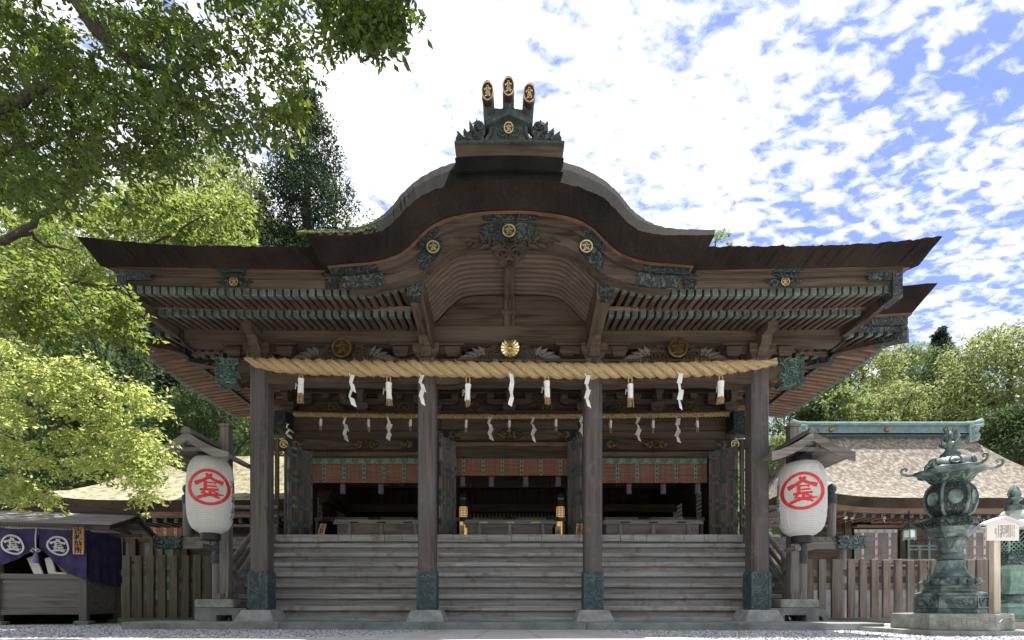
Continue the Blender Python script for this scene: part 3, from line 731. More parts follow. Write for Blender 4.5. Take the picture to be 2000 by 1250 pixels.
mb.prism([(-1.5, pz0-.02)]+pts+[(1.54, pz0-.02)], -.12, -.06); mb.build('gable_panel', M['woodX'], HALL)
mb = MB(); mb.box(-.10, .09, -.17, -.1205, pz0, 6.4); mb.box(-.15, .14, -.2, -.1205, 6.08-.06, 6.08); mb.build('gable_post', M['woodZ'], HALL)
mb = MB(); mb.box(-.095, .085, -1.42, -.17, 6.30, 6.42); mb.build('gable_ridge_beam', M['woodY'], HALL)

# ---- ridge end: thatch steps, timber box, copper ornament
mb = MB()
for (xa, za, xb, zb, ya) in ((.80,wz(345,8.05),.80,wz(333,8.05),-1.93),(.84,wz(333,8.05),.84,wz(329,8.05),-1.98),(.80,wz(329,8.05),.86,wz(308,8.1),-1.96)):
    n = 12; rg = []
    for i in range(n+1):
        u = -1+2*i/n; sag = -.045*u*u
        rg.append([(u*xa, ya, za+sag), (u*xb, ya+.02, zb+sag*.8), (u*xb, 1.2, zb+sag*.8), (u*xa, 1.2, za+sag)])
    mb.loft(rg)
rs = mb.build('ridge_thatch', M['thatch_top'], HALL)
mb = MB(); zb0, zb1 = wz(310, 8.1), wz(284, 8.06); n = 10
mb.loft([[(u*.83, -1.93, zb0-.05*u*u+.03), (u*.85, -1.96, zb1-.02*u*u), (u*.85, 1.2, zb1), (u*.83, 1.2, zb0)] for u in np.linspace(-1, 1, n)])
mb.build('ridge_box', M['woodX'], HALL)
mb = MB(); mb.loft([[(u*.86, -2.0, zb1-.02*u*u), (u*.86, -2.0, zb1+.04-.02*u*u), (u*.86, 1.2, zb1+.04), (u*.86, 1.2, zb1)] for u in np.linspace(-1, 1, n)])
mb.build('ridge_cap', M['copper_plain'], HALL)
ZO = 8.06
def OP(px, py): v = W(px, py, ZO); return (v.x, v.z)
oc = MB()
# central gabled body
body = [(950,281),(958,270),(962,255),(962,246),(952,245),(952,238),(993,222),(1036,240),(1036,247),(1026,247),(1026,256),(1030,270),(1038,281)]
body = [(962-12,281),(957,275),(962,262),(963,248),(993,232),(1025,248),(1026,262),(1031,275),(1038,281)]
oc.prism([OP(*p) for p in body], -1.97, -1.55)
for (a, b, y) in ((0, 0, -2.04), (-9, 2, -2.01)):
    roof = [(950-b,247+a),(993,227+a),(1036+b,247+a),(1036+b,254+a),(993,235+a),(950-b,254+a)]
    oc.prism([OP(*p) for p in roof], y, -1.55)
oc.prism([OP(*p) for p in [(953,236),(953,205),(967,210),(979,211),(993,203),(1007,211),(1020,213),(1034,209),(1034,236),(993,222)]], -1.93, -1.55)
orn = oc.build('ridge_ornament', M['copper_plain'], HALL)
# trefoil relief on the body
mb = MB()
for (cx, cy, r) in ((981,257,9),(1006,257,9),(985,251,7),(1001,251,7)):
    c = W(cx, cy, 8.02); mb.tube([(c.x+r*.008*math.cos(a), -1.985, c.z+r*.008*math.sin(a)) for a in np.linspace(0, 6.283, 17)], .012, 5)
for s in (-1, 1):
    mb.tube([(W(993+s*3,263,8.02).x, -1.98, wz(263,8.02)), (W(993+s*5,272,8.02).x, -1.98, wz(274,8.02)), (W(993+s*14,279,8.02).x, -1.98, wz(279,8.02)), (W(993+s*30,276,8.02).x, -1.98, wz(276,8.02))], .014, 5)
    mb.tube([(W(993+s*34,250,8.02).x, -1.99, wz(250,8.02)), (W(993+s*35,262,8.02).x, -1.99, wz(262,8.02)), (W(993+s*45,279,8.02).x, -1.99, wz(279,8.02))], .03, 6)
mb.build('ornament_relief', M['copper_plain'], orn)
emblem(W(993.5, 250.5, 8.0), .092, orn, rx=.075, metal='gold_mid')
# three tilted tubes with gilt crest ends
for (px, pt, pb, lean) in ((953,160,240,-3),(993,151,228,0),(1033,164,240,3)):
    a = W(px-lean*.5, pb, 8.06); top = W(px, pt+24, 8.06)
    mb = MB(); r_ = .091; n = 18
    rg = []
    p0 = Vector((W(px-lean*-.5, pb, 8.06).x, -1.8, a.z)); dirv = Vector((0, -.30, .95)).normalized(); 
    base = Vector((W(px+(-4 if lean > 0 else (4 if lean < 0 else 0)), pb, 8.06).x, -1.78, a.z-.05)); tip = Vector((top.x, -2.0, top.z))
    d = (tip-base).normalized(); sx_ = Vector((1,0,0)); sy_ = d.cross(sx_).normalized(); sx_ = sy_.cross(d).normalized()
    nf = Vector((0,-1,.10)).normalized()           # end cut faces the front
    def pt_on(ang, base_pt): return base_pt+(sx_*math.cos(ang)+sy_*math.sin(ang))*r_
    r0 = [pt_on(2*math.pi*k/n, base) for k in range(n)]
    r1 = []
    for k in range(n):
        q = pt_on(2*math.pi*k/n, tip); den = d.dot(nf); t = (tip-q).dot(nf)/den if abs(den) > .05 else 0
        t = max(-.17, min(.17, t)); r1.append(q+d*t)
    mb.loft([r0, r1]); tb = mb.build('ridge_tube', M['copper_plain'], orn, smooth=True)
    c = Vector((top.x, -2.075, wz(pt+18.5, 7.915)))
    emblem(c, .150, tb, rx=.092, metal='gold_mid', depth=.10, ring=(.86, 1.0))
# side carvings: stacked wave / leaf masses
for s in (-1, 1):
    mb = MB(); X = lambda px: (px if s < 0 else 1987-px)
    outl = [(891,281),(890,272),(895,262),(899,268),(905,267),(905,256),(912,259),(917,258),(916,241),(923,243),(928,239),(936,237),(944,243),(948,253),(947,263),(943,270),(950,281)]
    mb.prism([OP(X(a), b) for a, b in outl], -1.96, -1.75)
    cc = lambda a, b: (W(X(a), b, 8.04).x, -1.97, wz(b, 8.04))
    for (a, b, r, a0, sg) in ((936,249,.075,0,1),(925,253,.06,2,-1),(930,268,.06,1,1),(916,268,.05,3,-1),(942,262,.05,1,-1),(905,273,.045,2,1),(940,275,.04,0,1),(922,276,.035,0,-1)):
        spiral(mb, cc(a, b), r, 1.4, .026, a0 if s > 0 else math.pi-a0, sg*s)
    for (a,b,c_,d_) in ((905,275,893,263),(915,270,906,257),(925,262,917,242),(934,258,930,238),(925,275,908,268),(940,270,925,262)):
        p, q = cc(a, b), cc(c_, d_); leafblade(mb, (p[0], p[1]-.01, p[2]), (q[0], q[1]-.02, q[2]), .035, 0, .04, .1*s)
    mb.build('ornament_side_carving', M['copper_plain'], orn)
# ================================================================== steps, landing, rails
ST_Y0, ST_RUN, ST_Z0, ST_R, SX = .50, .30, .42, .25, 5.75
STAIR = empty('staircase'); STAIR.parent = HALL
for s in (-1, 1):      # sloping side strings
    mb = MB(); x = s*(SX+.06); mb.hexa([(x-.06,.42,.13),(x+.06,.42,.13),(x+.06,2.62,1.75),(x-.06,2.62,1.75),(x-.06,.42,.52),(x+.06,.42,.52),(x+.06,2.62,2.40),(x-.06,2.62,2.40)]); mb.build('stair_string', M['greyY'], STAIR)
sr = random.Random(11)
for k in range(7):
    y, z = ST_Y0+k*ST_RUN, ST_Z0+k*ST_R
    mb = MB(); x = -SX
    xs = [-SX]+[c+sr.uniform(-.02, .02) for c in (-1.6, 1.6)]+[SX]       # three planks long
    for a, b in zip(xs[:-1], xs[1:]):
        n = 14; rg = []; ph = sr.random()*9
        for i in range(n+1):
            xx = lerp(a+.002, b-.002, i/n); wv = .004*math.sin(xx*2.1+ph)+sr.uniform(-.002, .002)
            rg.append([(xx, y+.012, z-.098+wv*.5), (xx, y-.002+wv, z-.082), (xx, y+wv, z-.016), (xx, y+.016, z-.001+wv*.4), (xx, y+.42, z), (xx, y+.42, z-.098)])
        mb.loft(rg, m=0)
    zl = z-.098-(ST_R-.098)-(.05 if k == 0 else 0)
    for a, b in zip(xs[:-1], xs[1:]):
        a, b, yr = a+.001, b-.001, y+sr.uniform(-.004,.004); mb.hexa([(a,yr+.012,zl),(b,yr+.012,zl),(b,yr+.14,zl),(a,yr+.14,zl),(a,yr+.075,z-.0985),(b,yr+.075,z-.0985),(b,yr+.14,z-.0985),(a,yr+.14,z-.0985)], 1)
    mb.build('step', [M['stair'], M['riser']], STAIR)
mb = MB(); mb.box(-SX, SX, ST_Y0+7*ST_RUN+.055, ST_Y0+7*ST_RUN+.10, ST_Z0+6*ST_R, 2.0, 1); mb.build('step', [M['stair'], M['riser']], STAIR)
mb = MB(); mb.box(-5.6, 5.6, .30, .56, PLAT, .20); mb.build('step', M['stair'], STAIR)
# landing edge made of short planks seen end-on
LZ = 2.17; LY = 2.58
mb = MB(); x = -5.95
while x < 5.95:
    wd = sr.choice([.32,.42,.5,.6]); x2 = min(5.95, x+wd)
    mb.box(x+.004, x2-.004, LY+sr.uniform(-.012,.012), 4.3, LZ-.17+sr.uniform(-.008,.012), LZ+sr.uniform(-.003,.003)); x = x2
mb.build('landing', M['stair'], HALL)
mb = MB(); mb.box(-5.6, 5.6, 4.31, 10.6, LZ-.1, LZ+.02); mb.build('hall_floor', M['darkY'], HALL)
for s in (-1, 1):
    mb = MB(); x0, x1 = 5.96, 8.85
    for k in range(9):
        a = lerp(x0, x1, k/9); b = lerp(x0, x1, (k+1)/9); mb.box(min(s*a,s*b)+.004, max(s*a,s*b)-.004, 3.0, 6.2, LZ-.12, LZ)
    v = mb.build('veranda_floor', M['greyY'], HALL)
    mb = MB(); mb.box(min(s*5.96,s*8.85), max(s*5.96,s*8.85), 2.98, 3.12, LZ-.30, LZ-.125); mb.build('veranda_beam', M['greyX'], HALL)
    mb = MB()
    prc = [(8.30,LZ-.30),(8.98,LZ-.30),(8.98,LZ+.02),(8.26,LZ+.02),(8.33,LZ-.06),(8.28,LZ-.11),(8.34,LZ-.17),(8.27,LZ-.23)]
    mb.prism([(s*a, b) for a, b in prc], 2.90, 3.16); mb.build('copper_cap', M['copper_bright'], HALL)
    for x in (6.4, 7.6, 8.6):
        mb = MB(); mb.lathe([(.10, 0), (.10, LZ-.3)], (s*x, 3.25, 0), 12); mb.build('veranda_post', M['greyZ'], HALL, smooth=True)
    # railing: newel with onion finial, rails
    mb = MB(); mb.lathe([(.105, LZ+.0), (.105, LZ+.92)], (s*8.27, 3.15, 0), 16); nw = mb.build('newel_post', M['greyZ'], HALL, smooth=True)
    mb = MB(); mb.lathe([(.125,LZ+.86),(.125,LZ+.92),(.118,LZ+.95),(.118,LZ+1.02),(.125,LZ+1.03),(.125,LZ+1.07),(.085,LZ+1.09),(.07,LZ+1.13),(.10,LZ+1.18),(.118,LZ+1.24),(.10,LZ+1.31),(.05,LZ+1.36),(.005,LZ+1.39)], (s*8.27, 3.15, 0), 16); mb.build('finial', M['copper_plain'], nw, smooth=True)
    mb = MB()
    for zz, r_ in ((.30,.04),(.55,.04),(.78,.05)): mb.tube([(s*5.95, 3.15, LZ+zz), (s*8.2, 3.15, LZ+zz)], r_, 8)
    for xx in (6.6, 7.4): mb.box(s*xx-.04, s*xx+.04, 3.12, 3.18, LZ, LZ+.78)
    mb.build('railing', M['greyX'], HALL, smooth=True)
    # foot post and sloping handrail beside the steps
    xh = s*5.93
    mb = MB(); mb.lathe([(.11, PLAT), (.11, 1.45)], (xh, .42, 0), 16); fp = mb.build('rail_post', M['greyZ'], HALL, smooth=True)
    mb = MB(); mb.lathe([(.125,1.28),(.125,1.46),(.1,1.48),(.085,1.52),(.11,1.57),(.125,1.63),(.1,1.71),(.04,1.76),(.004,1.79)], (xh, .42, 0), 16); mb.build('finial', M['copper_plain'], fp, smooth=True)
    for off, r_, mt in ((.62,.055,'greyY'),(.36,.045,'warmY'),(.12,.05,'greyY')):
        mb = MB(); mb.tube([(xh, .45, PLAT+.25+off), (xh, 1.2, PLAT+.85+off), (xh, 2.7, LZ-.02+off)], r_, 8); mb.build('handrail', M[mt], HALL, smooth=True)
    for (yy, zz) in ((1.0, .80), (1.7, 1.38), (2.4, 1.95)):
        mb = MB(); mb.prism([(xh-.06, zz-.05), (xh+.06, zz-.05), (xh+.06, zz+.55), (xh-.06, zz+.55)], yy-.035, yy+.035); mb.build('rail_baluster', M['greyZ'], HALL)
    for (yy, zz) in ((.75,.62),(1.35,1.12),(2.1,1.72)):
        mb = MB(); mb.hexa([(xh-.07,yy-.2,zz-.25),(xh+.07,yy-.2,zz-.25),(xh+.07,yy+.1,zz+.0),(xh-.07,yy+.1,zz+.0),(xh-.07,yy-.2,zz-.03),(xh+.07,yy-.2,zz-.03),(xh+.07,yy+.1,zz+.22),(xh-.07,yy+.1,zz+.22)])
        mb.build('copper_cap', M['copper_dark'], HALL)

# ================================================================== main hall front (wall plane Z=14)
Y4 = 4.0; k14 = .014
CX = [-6.0, -2.0, 2.0, 6.0]
for x in CX:
    mb = MB(); mb.lathe([(.15, LZ), (.15, 5.62)], (x, Y4, 0), 18); mb.build('hall_column', M['woodZ'], HALL, smooth=True)
# plank wall above the lintels
mb = MB(); mb.box(-6.0, 6.0, Y4+.12, Y4+.18, 4.5, 7.2); mb.build('hall_wall', M['woodX'], HALL)
def hbeam(name, x0, x1, y0, z0, z1, th=.12, mat='woodX', parent=None):
    mb = MB(); mb.box(x0, x1, y0, y0+th, z0, z1); return mb.build(name, M[mat], parent or HALL)
for a, b in zip(CX[:-1], CX[1:]):
    hbeam('head_beam', a+.14, b-.14, Y4-.10, wz(843,14), wz(815,14), .2)
    hbeam('head_beam', a+.14, b-.14, Y4-.06, wz(861,14), wz(844,14), .16)
hbeam('plate_beam', -6.3, 6.3, Y4-.18, wz(814.5,14), wz(807,14), .36)
# door lintels with gilt metalwork
def gilt_plate(cx, zc_, hw, hh, y, end=0):
    mb = MB()
    if end == 0: pr = [(-1,0),(-.86,.55),(-.66,.7),(-.55,1),(.55,1),(.66,.7),(.86,.55),(1,0),(.86,-.55),(.66,-.7),(.55,-1),(-.55,-1),(-.66,-.7),(-.86,-.55)]
    else: pr = [(-1,1),(.75,1),(1,.95),(.62,.1),(.62,-.1),(1,-.95),(.75,-1),(-1,-1)]
    sg = 1 if end >= 0 else -1
    mb.prism([(cx+sg*a*hw, zc_+b*hh) for a, b in pr], y-.012, y, 0)
    for s in (-1, 1):
        for (u, v, r, a0, g) in ((.42,.35,.3,0,1),(.42,-.35,.3,0,-1),(.66,.1,.26,2,1),(.64,-.25,.2,1,-1),(.28,.4,.25,3,1),(.28,-.4,.25,3,-1),(.82,0,.16,0,1)):
            spiral(mb, (cx+s*u*hw, y-.012, zc_+v*hh), r*hh*1.3, 1.2, .013, a0 if s > 0 else math.pi-a0, g*s, 1, 0, 14)
    p = mb.build('lintel_plate', [M['black'], M['gold_old']], HALL)
    if end == 0: emblem((cx, y-.03, zc_), hh*.86, p, metal='gold')
    elif abs(end) == 2: emblem((cx-sg*.32*hw, y-.03, zc_), hh*.86, p, metal='gold')
lin = [(-6.35, -2.12, wz(882,14), wz(863,14)), (-2.12, 2.12, wz(863.5,14), wz(845,14)), (2.12, 6.35, wz(882,14), wz(863,14))]
for i, (x0, x1, z0, z1) in enumerate(lin):
    yb = Y4-.22 if i == 1 else Y4-.20
    hbeam('door_lintel', x0, x1, yb, z0, z1, .2); zc_, hh = (z0+z1)/2, (z1-z0)/2*.97
    mid = [wx(714,13.8), 0, wx(1281,13.8)][i]
    gilt_plate(mid, zc_, .37, hh, yb)
    gilt_plate(x0+.42, zc_, .42, hh, yb, 2 if i == 0 else 1); gilt_plate(x1-.42, zc_, .42, hh, yb, -2 if i == 2 else -1)
    hbeam('door_head', x0+.2, x1-.2, Y4+.02, z0-.10, z0-.002, .1, 'warmX')
    mb = MB()
    for q in (-1, 0, 1):
        for s in (-1, 1): spiral(mb, (mid+q*1.1+s*.06, Y4-.005, z0-.07), .05, 1.2, .014, 0 if s > 0 else math.pi, s, 0, 0, 12)
    mb.build('head_carving', M['warmX'], HALL)
# bracket complexes: three tiers stepping out
for bx in (-6, -4, -2, 0, 2, 4, 6):
    mb = MB(); z0 = wz(806.5, 14); y = Y4-.02
    block(mb, bx, y, z0, .36, .22)
    for t in range(3):
        yy = y-.30*t; za = z0+.2+t*.34; wd = .62+.14*t
        arm(mb, bx-wd, bx+wd, yy-.07, yy+.07, za, za+.15)
        for dx in (-wd+.1, 0, wd-.1): block(mb, bx+dx, yy, za+.15, .2, .15)
        # stepping arm towards the front
        vs = [(bx-.07, yy+.2, za), (bx+.07, yy+.2, za), (bx+.07, yy-.28, za+.02), (bx-.07, yy-.28, za+.02), (bx-.07, yy+.2, za+.15), (bx+.07, yy+.2, za+.15), (bx+.07, yy-.34, za+.15), (bx-.07, yy-.34, za+.15)]
        mb.hexa(vs); block(mb, bx, yy-.26, za+.15, .2, .15)
    mb.build('bracket_set', M['woodX'], HALL)
for t in range(3):
    za = wz(806.5,14)+.2+t*.34+.30; hbeam('bracket_beam', -6.6-.3*t, 6.6+.3*t, Y4-.02-.30*t-.06, za, za+.05, .12)
    for q in (-5, -3, -1, 1, 3, 5): mb = MB(); block(mb, q, Y4-.02-.3*t, za-.13, .2, .13); mb.build('bearing_block', M['woodX'], HALL)
for px in (651, 789, 928, 1069, 1209, 1349):
    x = wx(px, 13.85); mb = MB(); mb.prism([(x-.34,wz(806,13.9)),(x+.34,wz(806,13.9)),(x+.16,wz(792,13.9)),(x-.16,wz(792,13.9))], Y4-.1, Y4-.04)
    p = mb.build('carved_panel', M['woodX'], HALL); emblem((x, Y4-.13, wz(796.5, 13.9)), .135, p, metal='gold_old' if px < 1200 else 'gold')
# purlin of the main eave above the brackets
hbeam('eave_purlin', -7.6, 7.6, Y4-1.05, 6.80, 7.0, .2)
# main hall corner beam ends in copper
for s in (-1, 1):
    mb = MB(); pr = [(6.12,5.05),(6.62,5.05),(6.62,5.55),(6.12,5.55)]
    mb.prism([(s*a, b) for a, b in pr], Y4-.14, Y4+.14); mb.build('beam_end', M['copper_dark'], HALL)
    mb = MB(); mb.box(min(s*5.86,s*6.14), max(s*5.86,s*6.14), Y4-.62, Y4-.16, 5.05, 5.52); mb.build('beam_end', M['copper_dark'], HALL)
M['door_copper'] = mottled('blue_green_door_copper', [(.3,(.04,.065,.068)),(.7,(.13,.19,.19))], 14, .6, 0, .1, .003)
M['door'] = wood('door_timber', (.08,.068,.058), (.20,.17,.145), 'Z', grey=(.17,.155,.14))
# ---- opened lattice doors
def door(xn, yn, xf, yf, z0, z1):
    """leaf from the near edge to the far edge; local x along the leaf, front towards -y local"""
    d = Vector((xf-xn, yf-yn, 0)); Lf = d.length; sgn = 1
    piv = empty('door', (xn, yn, 0), math.atan2(d.y, d.x)); piv.parent = HALL
    h = z1-z0; mb = MB(); t = .03
    def bar(a, b, c, e, y0=-.035, y1=.035, m=0): mb.box(a, b, y0, y1, c, e, m)
    st = .075
    bar(0, st, z0, z1); bar(Lf-st, Lf, z0, z1)
    rails = [0, .10, .20, .235, .40, .43, .53, .56, .84, .87, .97, 1.0]
    levels = [(z0, z0+.06), (z0+h*.13, z0+h*.17), (z0+h*.33, z0+h*.37), (z0+h*.42, z0+h*.46), (z0+h*.62, z0+h*.66), (z0+h*.70, z0+h*.74), (z0+h*.90, z0+h*.93), (z1-.05, z1)]
    for a, b in levels: bar(st, Lf-st, a, b)
    bar(Lf/2-.03, Lf/2+.03, z0, z0+h*.62)
    fr = mb.build('door_frame', M['greyZ'], piv)
    mb = MB(); mb.box(.01, Lf-.01, -.008, .008, z0+.01, z1-.01); mb.build('door_panel', M['door'], piv)
    mb = MB(); n = 6
    for i in range(1, n): x = lerp(st, Lf-st, i/n); mb.box(x-.011, x+.011, -.02, .02, z0+h*.74, z0+h*.90)
    for i in range(1, 8): z = lerp(z0+h*.74, z0+h*.90, i/8); mb.box(st, Lf-st, -.018, .018, z-.010, z+.010)
    mb.build('lattice', M['greyZ'], piv)
    for a, b in levels:
        for x in (0.0, Lf/2-.0, Lf):
            w_ = .10 if x == Lf/2 else .085; mb = MB(); mb.box(max(0,x-w_), min(Lf,x+w_), -.042, .042, a-.004, b+.004)
            mb.box(max(0,x-.022), min(Lf,x+.022), -.0425, .0425, a-.05, b+.05); mb.build('door_fitting', M['door_copper'], piv)
    return piv
zt_s, zt_c = wz(876,14), wz(854,14)
door(-5.74, 3.27, -5.36, 3.88, LZ+.03, wz(871,13.27)); door(5.90, 3.27, 5.43, 3.88, LZ+.03, wz(871,13.27))
door(-1.80, 3.24, -1.47, 3.80, LZ+.03, wz(853,13.3)); door(1.85, 3.24, 1.60, 3.80, LZ+.03, wz(853,13.3))
for s in (-1, 1):
    for x, y in ((5.99, 3.22), (6.04, 3.26)): 
        mb = MB(); mb.box(s*x-.03, s*x+.03, y-.02, y+.05, LZ+.03, zt_s-.02); mb.build('door_jamb', M['woodZ'], HALL)
# ---- interior: side walls, ceiling, rear wall
def side_wall(s):
    x = s*5.62; mb = MB(); wins = [(4.9, 5.35), (6.6, 7.5)] ; zl, zh = 2.9, 3.75
    ys = [4.35]+[v for w_ in wins for v in w_]+[10.5]
    for i in range(0, len(ys), 2):
        y = ys[i]
        while y < ys[i+1]-.01:
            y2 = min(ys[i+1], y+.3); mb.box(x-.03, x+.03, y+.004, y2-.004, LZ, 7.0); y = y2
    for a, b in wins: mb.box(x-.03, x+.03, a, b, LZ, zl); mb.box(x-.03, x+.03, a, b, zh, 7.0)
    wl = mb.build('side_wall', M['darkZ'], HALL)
    for a, b in wins:
        mb = MB(); n = max(3, round((b-a)/.13))
        for i in range(n+1): y = lerp(a, b, i/n); mb.box(x-.02, x+.02, y-.016, y+.016, zl, zh)
        for i in range(8): z = lerp(zl, zh, i/7); mb.box(x-.019, x+.019, a, b, z-.016, z+.016)
        mb.build('window_lattice', M['greyZ'], wl)
    mb = MB(); mb.tube([(x-s*.05, 4.3, 3.98), (x-s*.05, 10.4, 3.98)], .06, 8); mb.build('wall_rail', M['darkY'], HALL)
for s in (-1, 1): side_wall(s)
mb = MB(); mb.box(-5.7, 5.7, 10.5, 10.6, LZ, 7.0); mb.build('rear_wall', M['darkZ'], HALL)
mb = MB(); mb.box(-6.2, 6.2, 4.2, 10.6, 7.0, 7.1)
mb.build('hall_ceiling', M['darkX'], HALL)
for x in (-2.0, 2.0):
    mb = MB(); mb.lathe([(.16, LZ), (.16, 7.0)], (x, 7.2, 0), 14); mb.build('inner_column', M['darkZ'], HALL, smooth=True)
hbeam('inner_beam', -5.6, 5.6, 7.1, 4.35, 4.75, .2, 'darkX'); hbeam('inner_beam', -5.6, 5.6, 7.12, 3.55, 3.8, .16, 'darkX')
mb = MB()
for x in (-3.9, -1.2, 1.2, 3.9):
    for s in (-1, 1):
        for u in (.1, .22, .33): spiral(mb, (x+s*u, 7.08, 4.42), .06, 1.2, .012, 0 if s > 0 else math.pi, s, 0, 0, 12)
mb.build('inner_gilding', M['gold_old'], HALL)
# low rail just inside the doors
for x0, x1 in ((-5.5,-2.1),(-1.6,1.6),(2.1,5.5)):
    hbeam('inner_rail', x0, x1, 4.42, wz(1017,14.4), wz(1010,14.4), .08, 'greyX')
    mb = MB()
    for q in (.12, .5, .88): xq = lerp(x0, x1, q); mb.box(xq-.18, xq+.18, 4.41, 4.51, wz(1017.5,14.4), wz(1009.5,14.4))
    mb.build('rail_fitting', M['copper_dark'], HALL)
    for q in (.02, .98): xq = lerp(x0, x1, q); mb = MB(); mb.box(xq-.04, xq+.04, 4.43, 4.50, LZ, wz(1017,14.4)); mb.build('inner_rail_post', M['greyZ'], HALL)
mb = MB()
for q in range(6):
    x = -1.38+q*.555
    mb.tube([(x+.10*math.cos(a), 8.0, 3.35+.10*math.sin(a)) for a in np.linspace(0, 6.283, 17)], .018, 5); mb.tube([(x, 8.0, 3.24), (x, 8.0, 2.6)], .02, 5)
mb.build('hanging_ring', M['gold_old'], HALL)
mb = MB(); mb.box(-2.0, 2.0, 8.3, 8.32, 3.45, 3.80)
for q in range(30): x = -1.95+q*.134; mb.box(x, x+.035, 8.285, 8.299, 3.47, 3.78, 1)
mb.build('inner_curtain', [M['darkX'], M['gold_old']], HALL)

# ================================================================== main roof
ZF, XE, YE, YR = 11.3, 8.70, 1.30, 6.4       # front corner of the flying-rafter tips; rear end
ez = lambda t: 6.40+.09*max(0, t)**2          # eave height towards corner (t 0..1)
def lift_x(x): return .10*max(0, (abs(x)-6.0)/2.7)**2
def lift_y(y): return .10*max(0, 1-(y-YE)/2.6)**2+.06*max(0, (y-4.6)/1.8)**2
E0 = 6.33
# front rafters (only the outer stretch and the centre openings are seen)
proto = None
xs = [s*(.4+.21*k) for s in (-1, 1) for k in range(39)]
for x in xs:
    if proto is None:
        mb, mc = rafter_mesh(.09, .11, 1.15, .14, True); proto = mb.build('front_rafter', M['darkY'], HALL); pk = [mc.build('rafter_cap', M['cap_copper'], proto)]; o = proto
    else: o = dup(proto, HALL, None, pk)
    o.location = (x, YE, E0+lift_x(x))
proto = None
for x in [s*(.4+.21*k) for s in (-1, 1) for k in range(35)]:
    if proto is None:
        mb, mc = rafter_mesh(.09, .11, 1.6, .14, True); proto = mb.build('front_base_rafter', M['darkY'], HALL); pk = [mc.build('rafter_cap', M['cap_copper'], proto)]; o = proto
    else: o = dup(proto, HALL, None, pk)
    o.location = (x, YE+.98, E0+.04)
for s in (-1, 1):
    proto = pb = None; K = 26; sp = (YR-YE-.1)/K
    for k in range(K):
        y = YE+.16+k*sp
        if proto is None:
            mb, mc = rafter_mesh(.095, .11, 1.2, .14, True); proto = mb.build('side_rafter', M['warmY'], HALL); pk = [mc.build('rafter_cap', M['cap_copper'], proto)]; o = proto
            o.rotation_euler = (0, 0, R(90)*s)
        else: o = dup(proto, HALL, None, pk)
        o.location = (s*XE, y, E0+lift_y(y))
    for k in range(K-4):
        y = YE+.98+k*sp
        if pb is None:
            mb, mc = rafter_mesh(.095, .11, 1.9, .14, True); pb = mb.build('side_base_rafter', M['warmY'], HALL); pk2 = [mc.build('rafter_cap', M['cap_copper'], pb)]; o = pb
            o.rotation_euler = (0, 0, R(90)*s)
        else: o = dup(pb, HALL, None, pk2)
        o.location = (s*(XE-.98), y, E0+.04)
    # soffit boards above the side rafters
    mb = MB(); ys = np.linspace(YE-.05, YR, 14)
    for xa, xb, z_, sl in ((XE-.02, XE-1.2, E0+.112, .14), (XE-1.0, XE-2.9, E0+.155, .14)):
        vs = []
        for y in ys: vs += [(s*xa, y, z_+lift_y(y)), (s*xb, y, z_+(xa-xb)*sl), (s*xb, y, z_+.03+(xa-xb)*sl), (s*xa, y, z_+.03+lift_y(y))]
        mb.loft([vs[i*4:i*4+4] for i in range(len(ys))])
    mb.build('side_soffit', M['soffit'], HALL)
    mb = MB(); mb.loft([[(s*(XE-1.03), y, E0+.0), (s*(XE-1.03), y, E0+.17), (s*(XE-1.08), y, E0+.17), (s*(XE-1.08), y, E0+.0)] for y in ys[2:]]); mb.build('rafter_fascia', M['copper_dark'], HALL)
    # hip rafter with copper end
    mb = MB(); a = Vector((s*(XE+.02), YE-.02, E0-.02)); b = Vector((s*5.9, 4.1, E0+.42)); d = (b-a); n_ = Vector((d.y, -d.x, 0)).normalized()*.10
    vs = []
    for p, lo, hi in ((a, .08, .16), (b, -.02, .2)):
        vs += [p+n_-Vector((0,0,-lo+.1)), p-n_-Vector((0,0,-lo+.1)), p-n_+Vector((0,0,hi)), p+n_+Vector((0,0,hi))]
    mb.loft([vs[:4], vs[4:]]); hp = mb.build('hip_rafter', M['woodY'], HALL)
    mb = MB(); e = a+d.normalized()*.55; n2 = n_*1.25; vs = []
    for p in (a-d.normalized()*.05, e): vs += [p+n2-Vector((0,0,.05)), p-n2-Vector((0,0,.05)), p-n2+Vector((0,0,.24)), p+n2+Vector((0,0,.24))]
    mb.loft([vs[:4], vs[4:]]); mb.build('copper_cap', M['copper'], hp)
    mb = MB(); a2 = a+d.normalized()*1.42; a2.z = E0+.0; e = a2+d.normalized()*.5; vs = []
    for p in (a2, e): vs += [p+n2-Vector((0,0,.09)), p-n2-Vector((0,0,.09)), p-n2+Vector((0,0,.2)), p+n2+Vector((0,0,.2))]
    mb.loft([vs[:4], vs[4:]]); mb.build('copper_cap', M['copper'], hp)
def eave_path(off, n1=40, n2=40):
    """outline of the eave: rear left -> front left -> front right -> rear right, pushed out by off"""
    P = []; X, Yf = XE+off, YE-off
    for i in range(n2): y = lerp(YR, Yf, i/n2); P.append((-X, y, lift_y(max(y, YE))))
    for i in range(n1*2+1): x = lerp(-X, X, i/(n1*2)); P.append((x, Yf, lift_x(min(abs(x), XE))))
    for i in range(1, n2+1): y = lerp(Yf, YR, i/n2); P.append((X, y, lift_y(max(y, YE))))
    return P
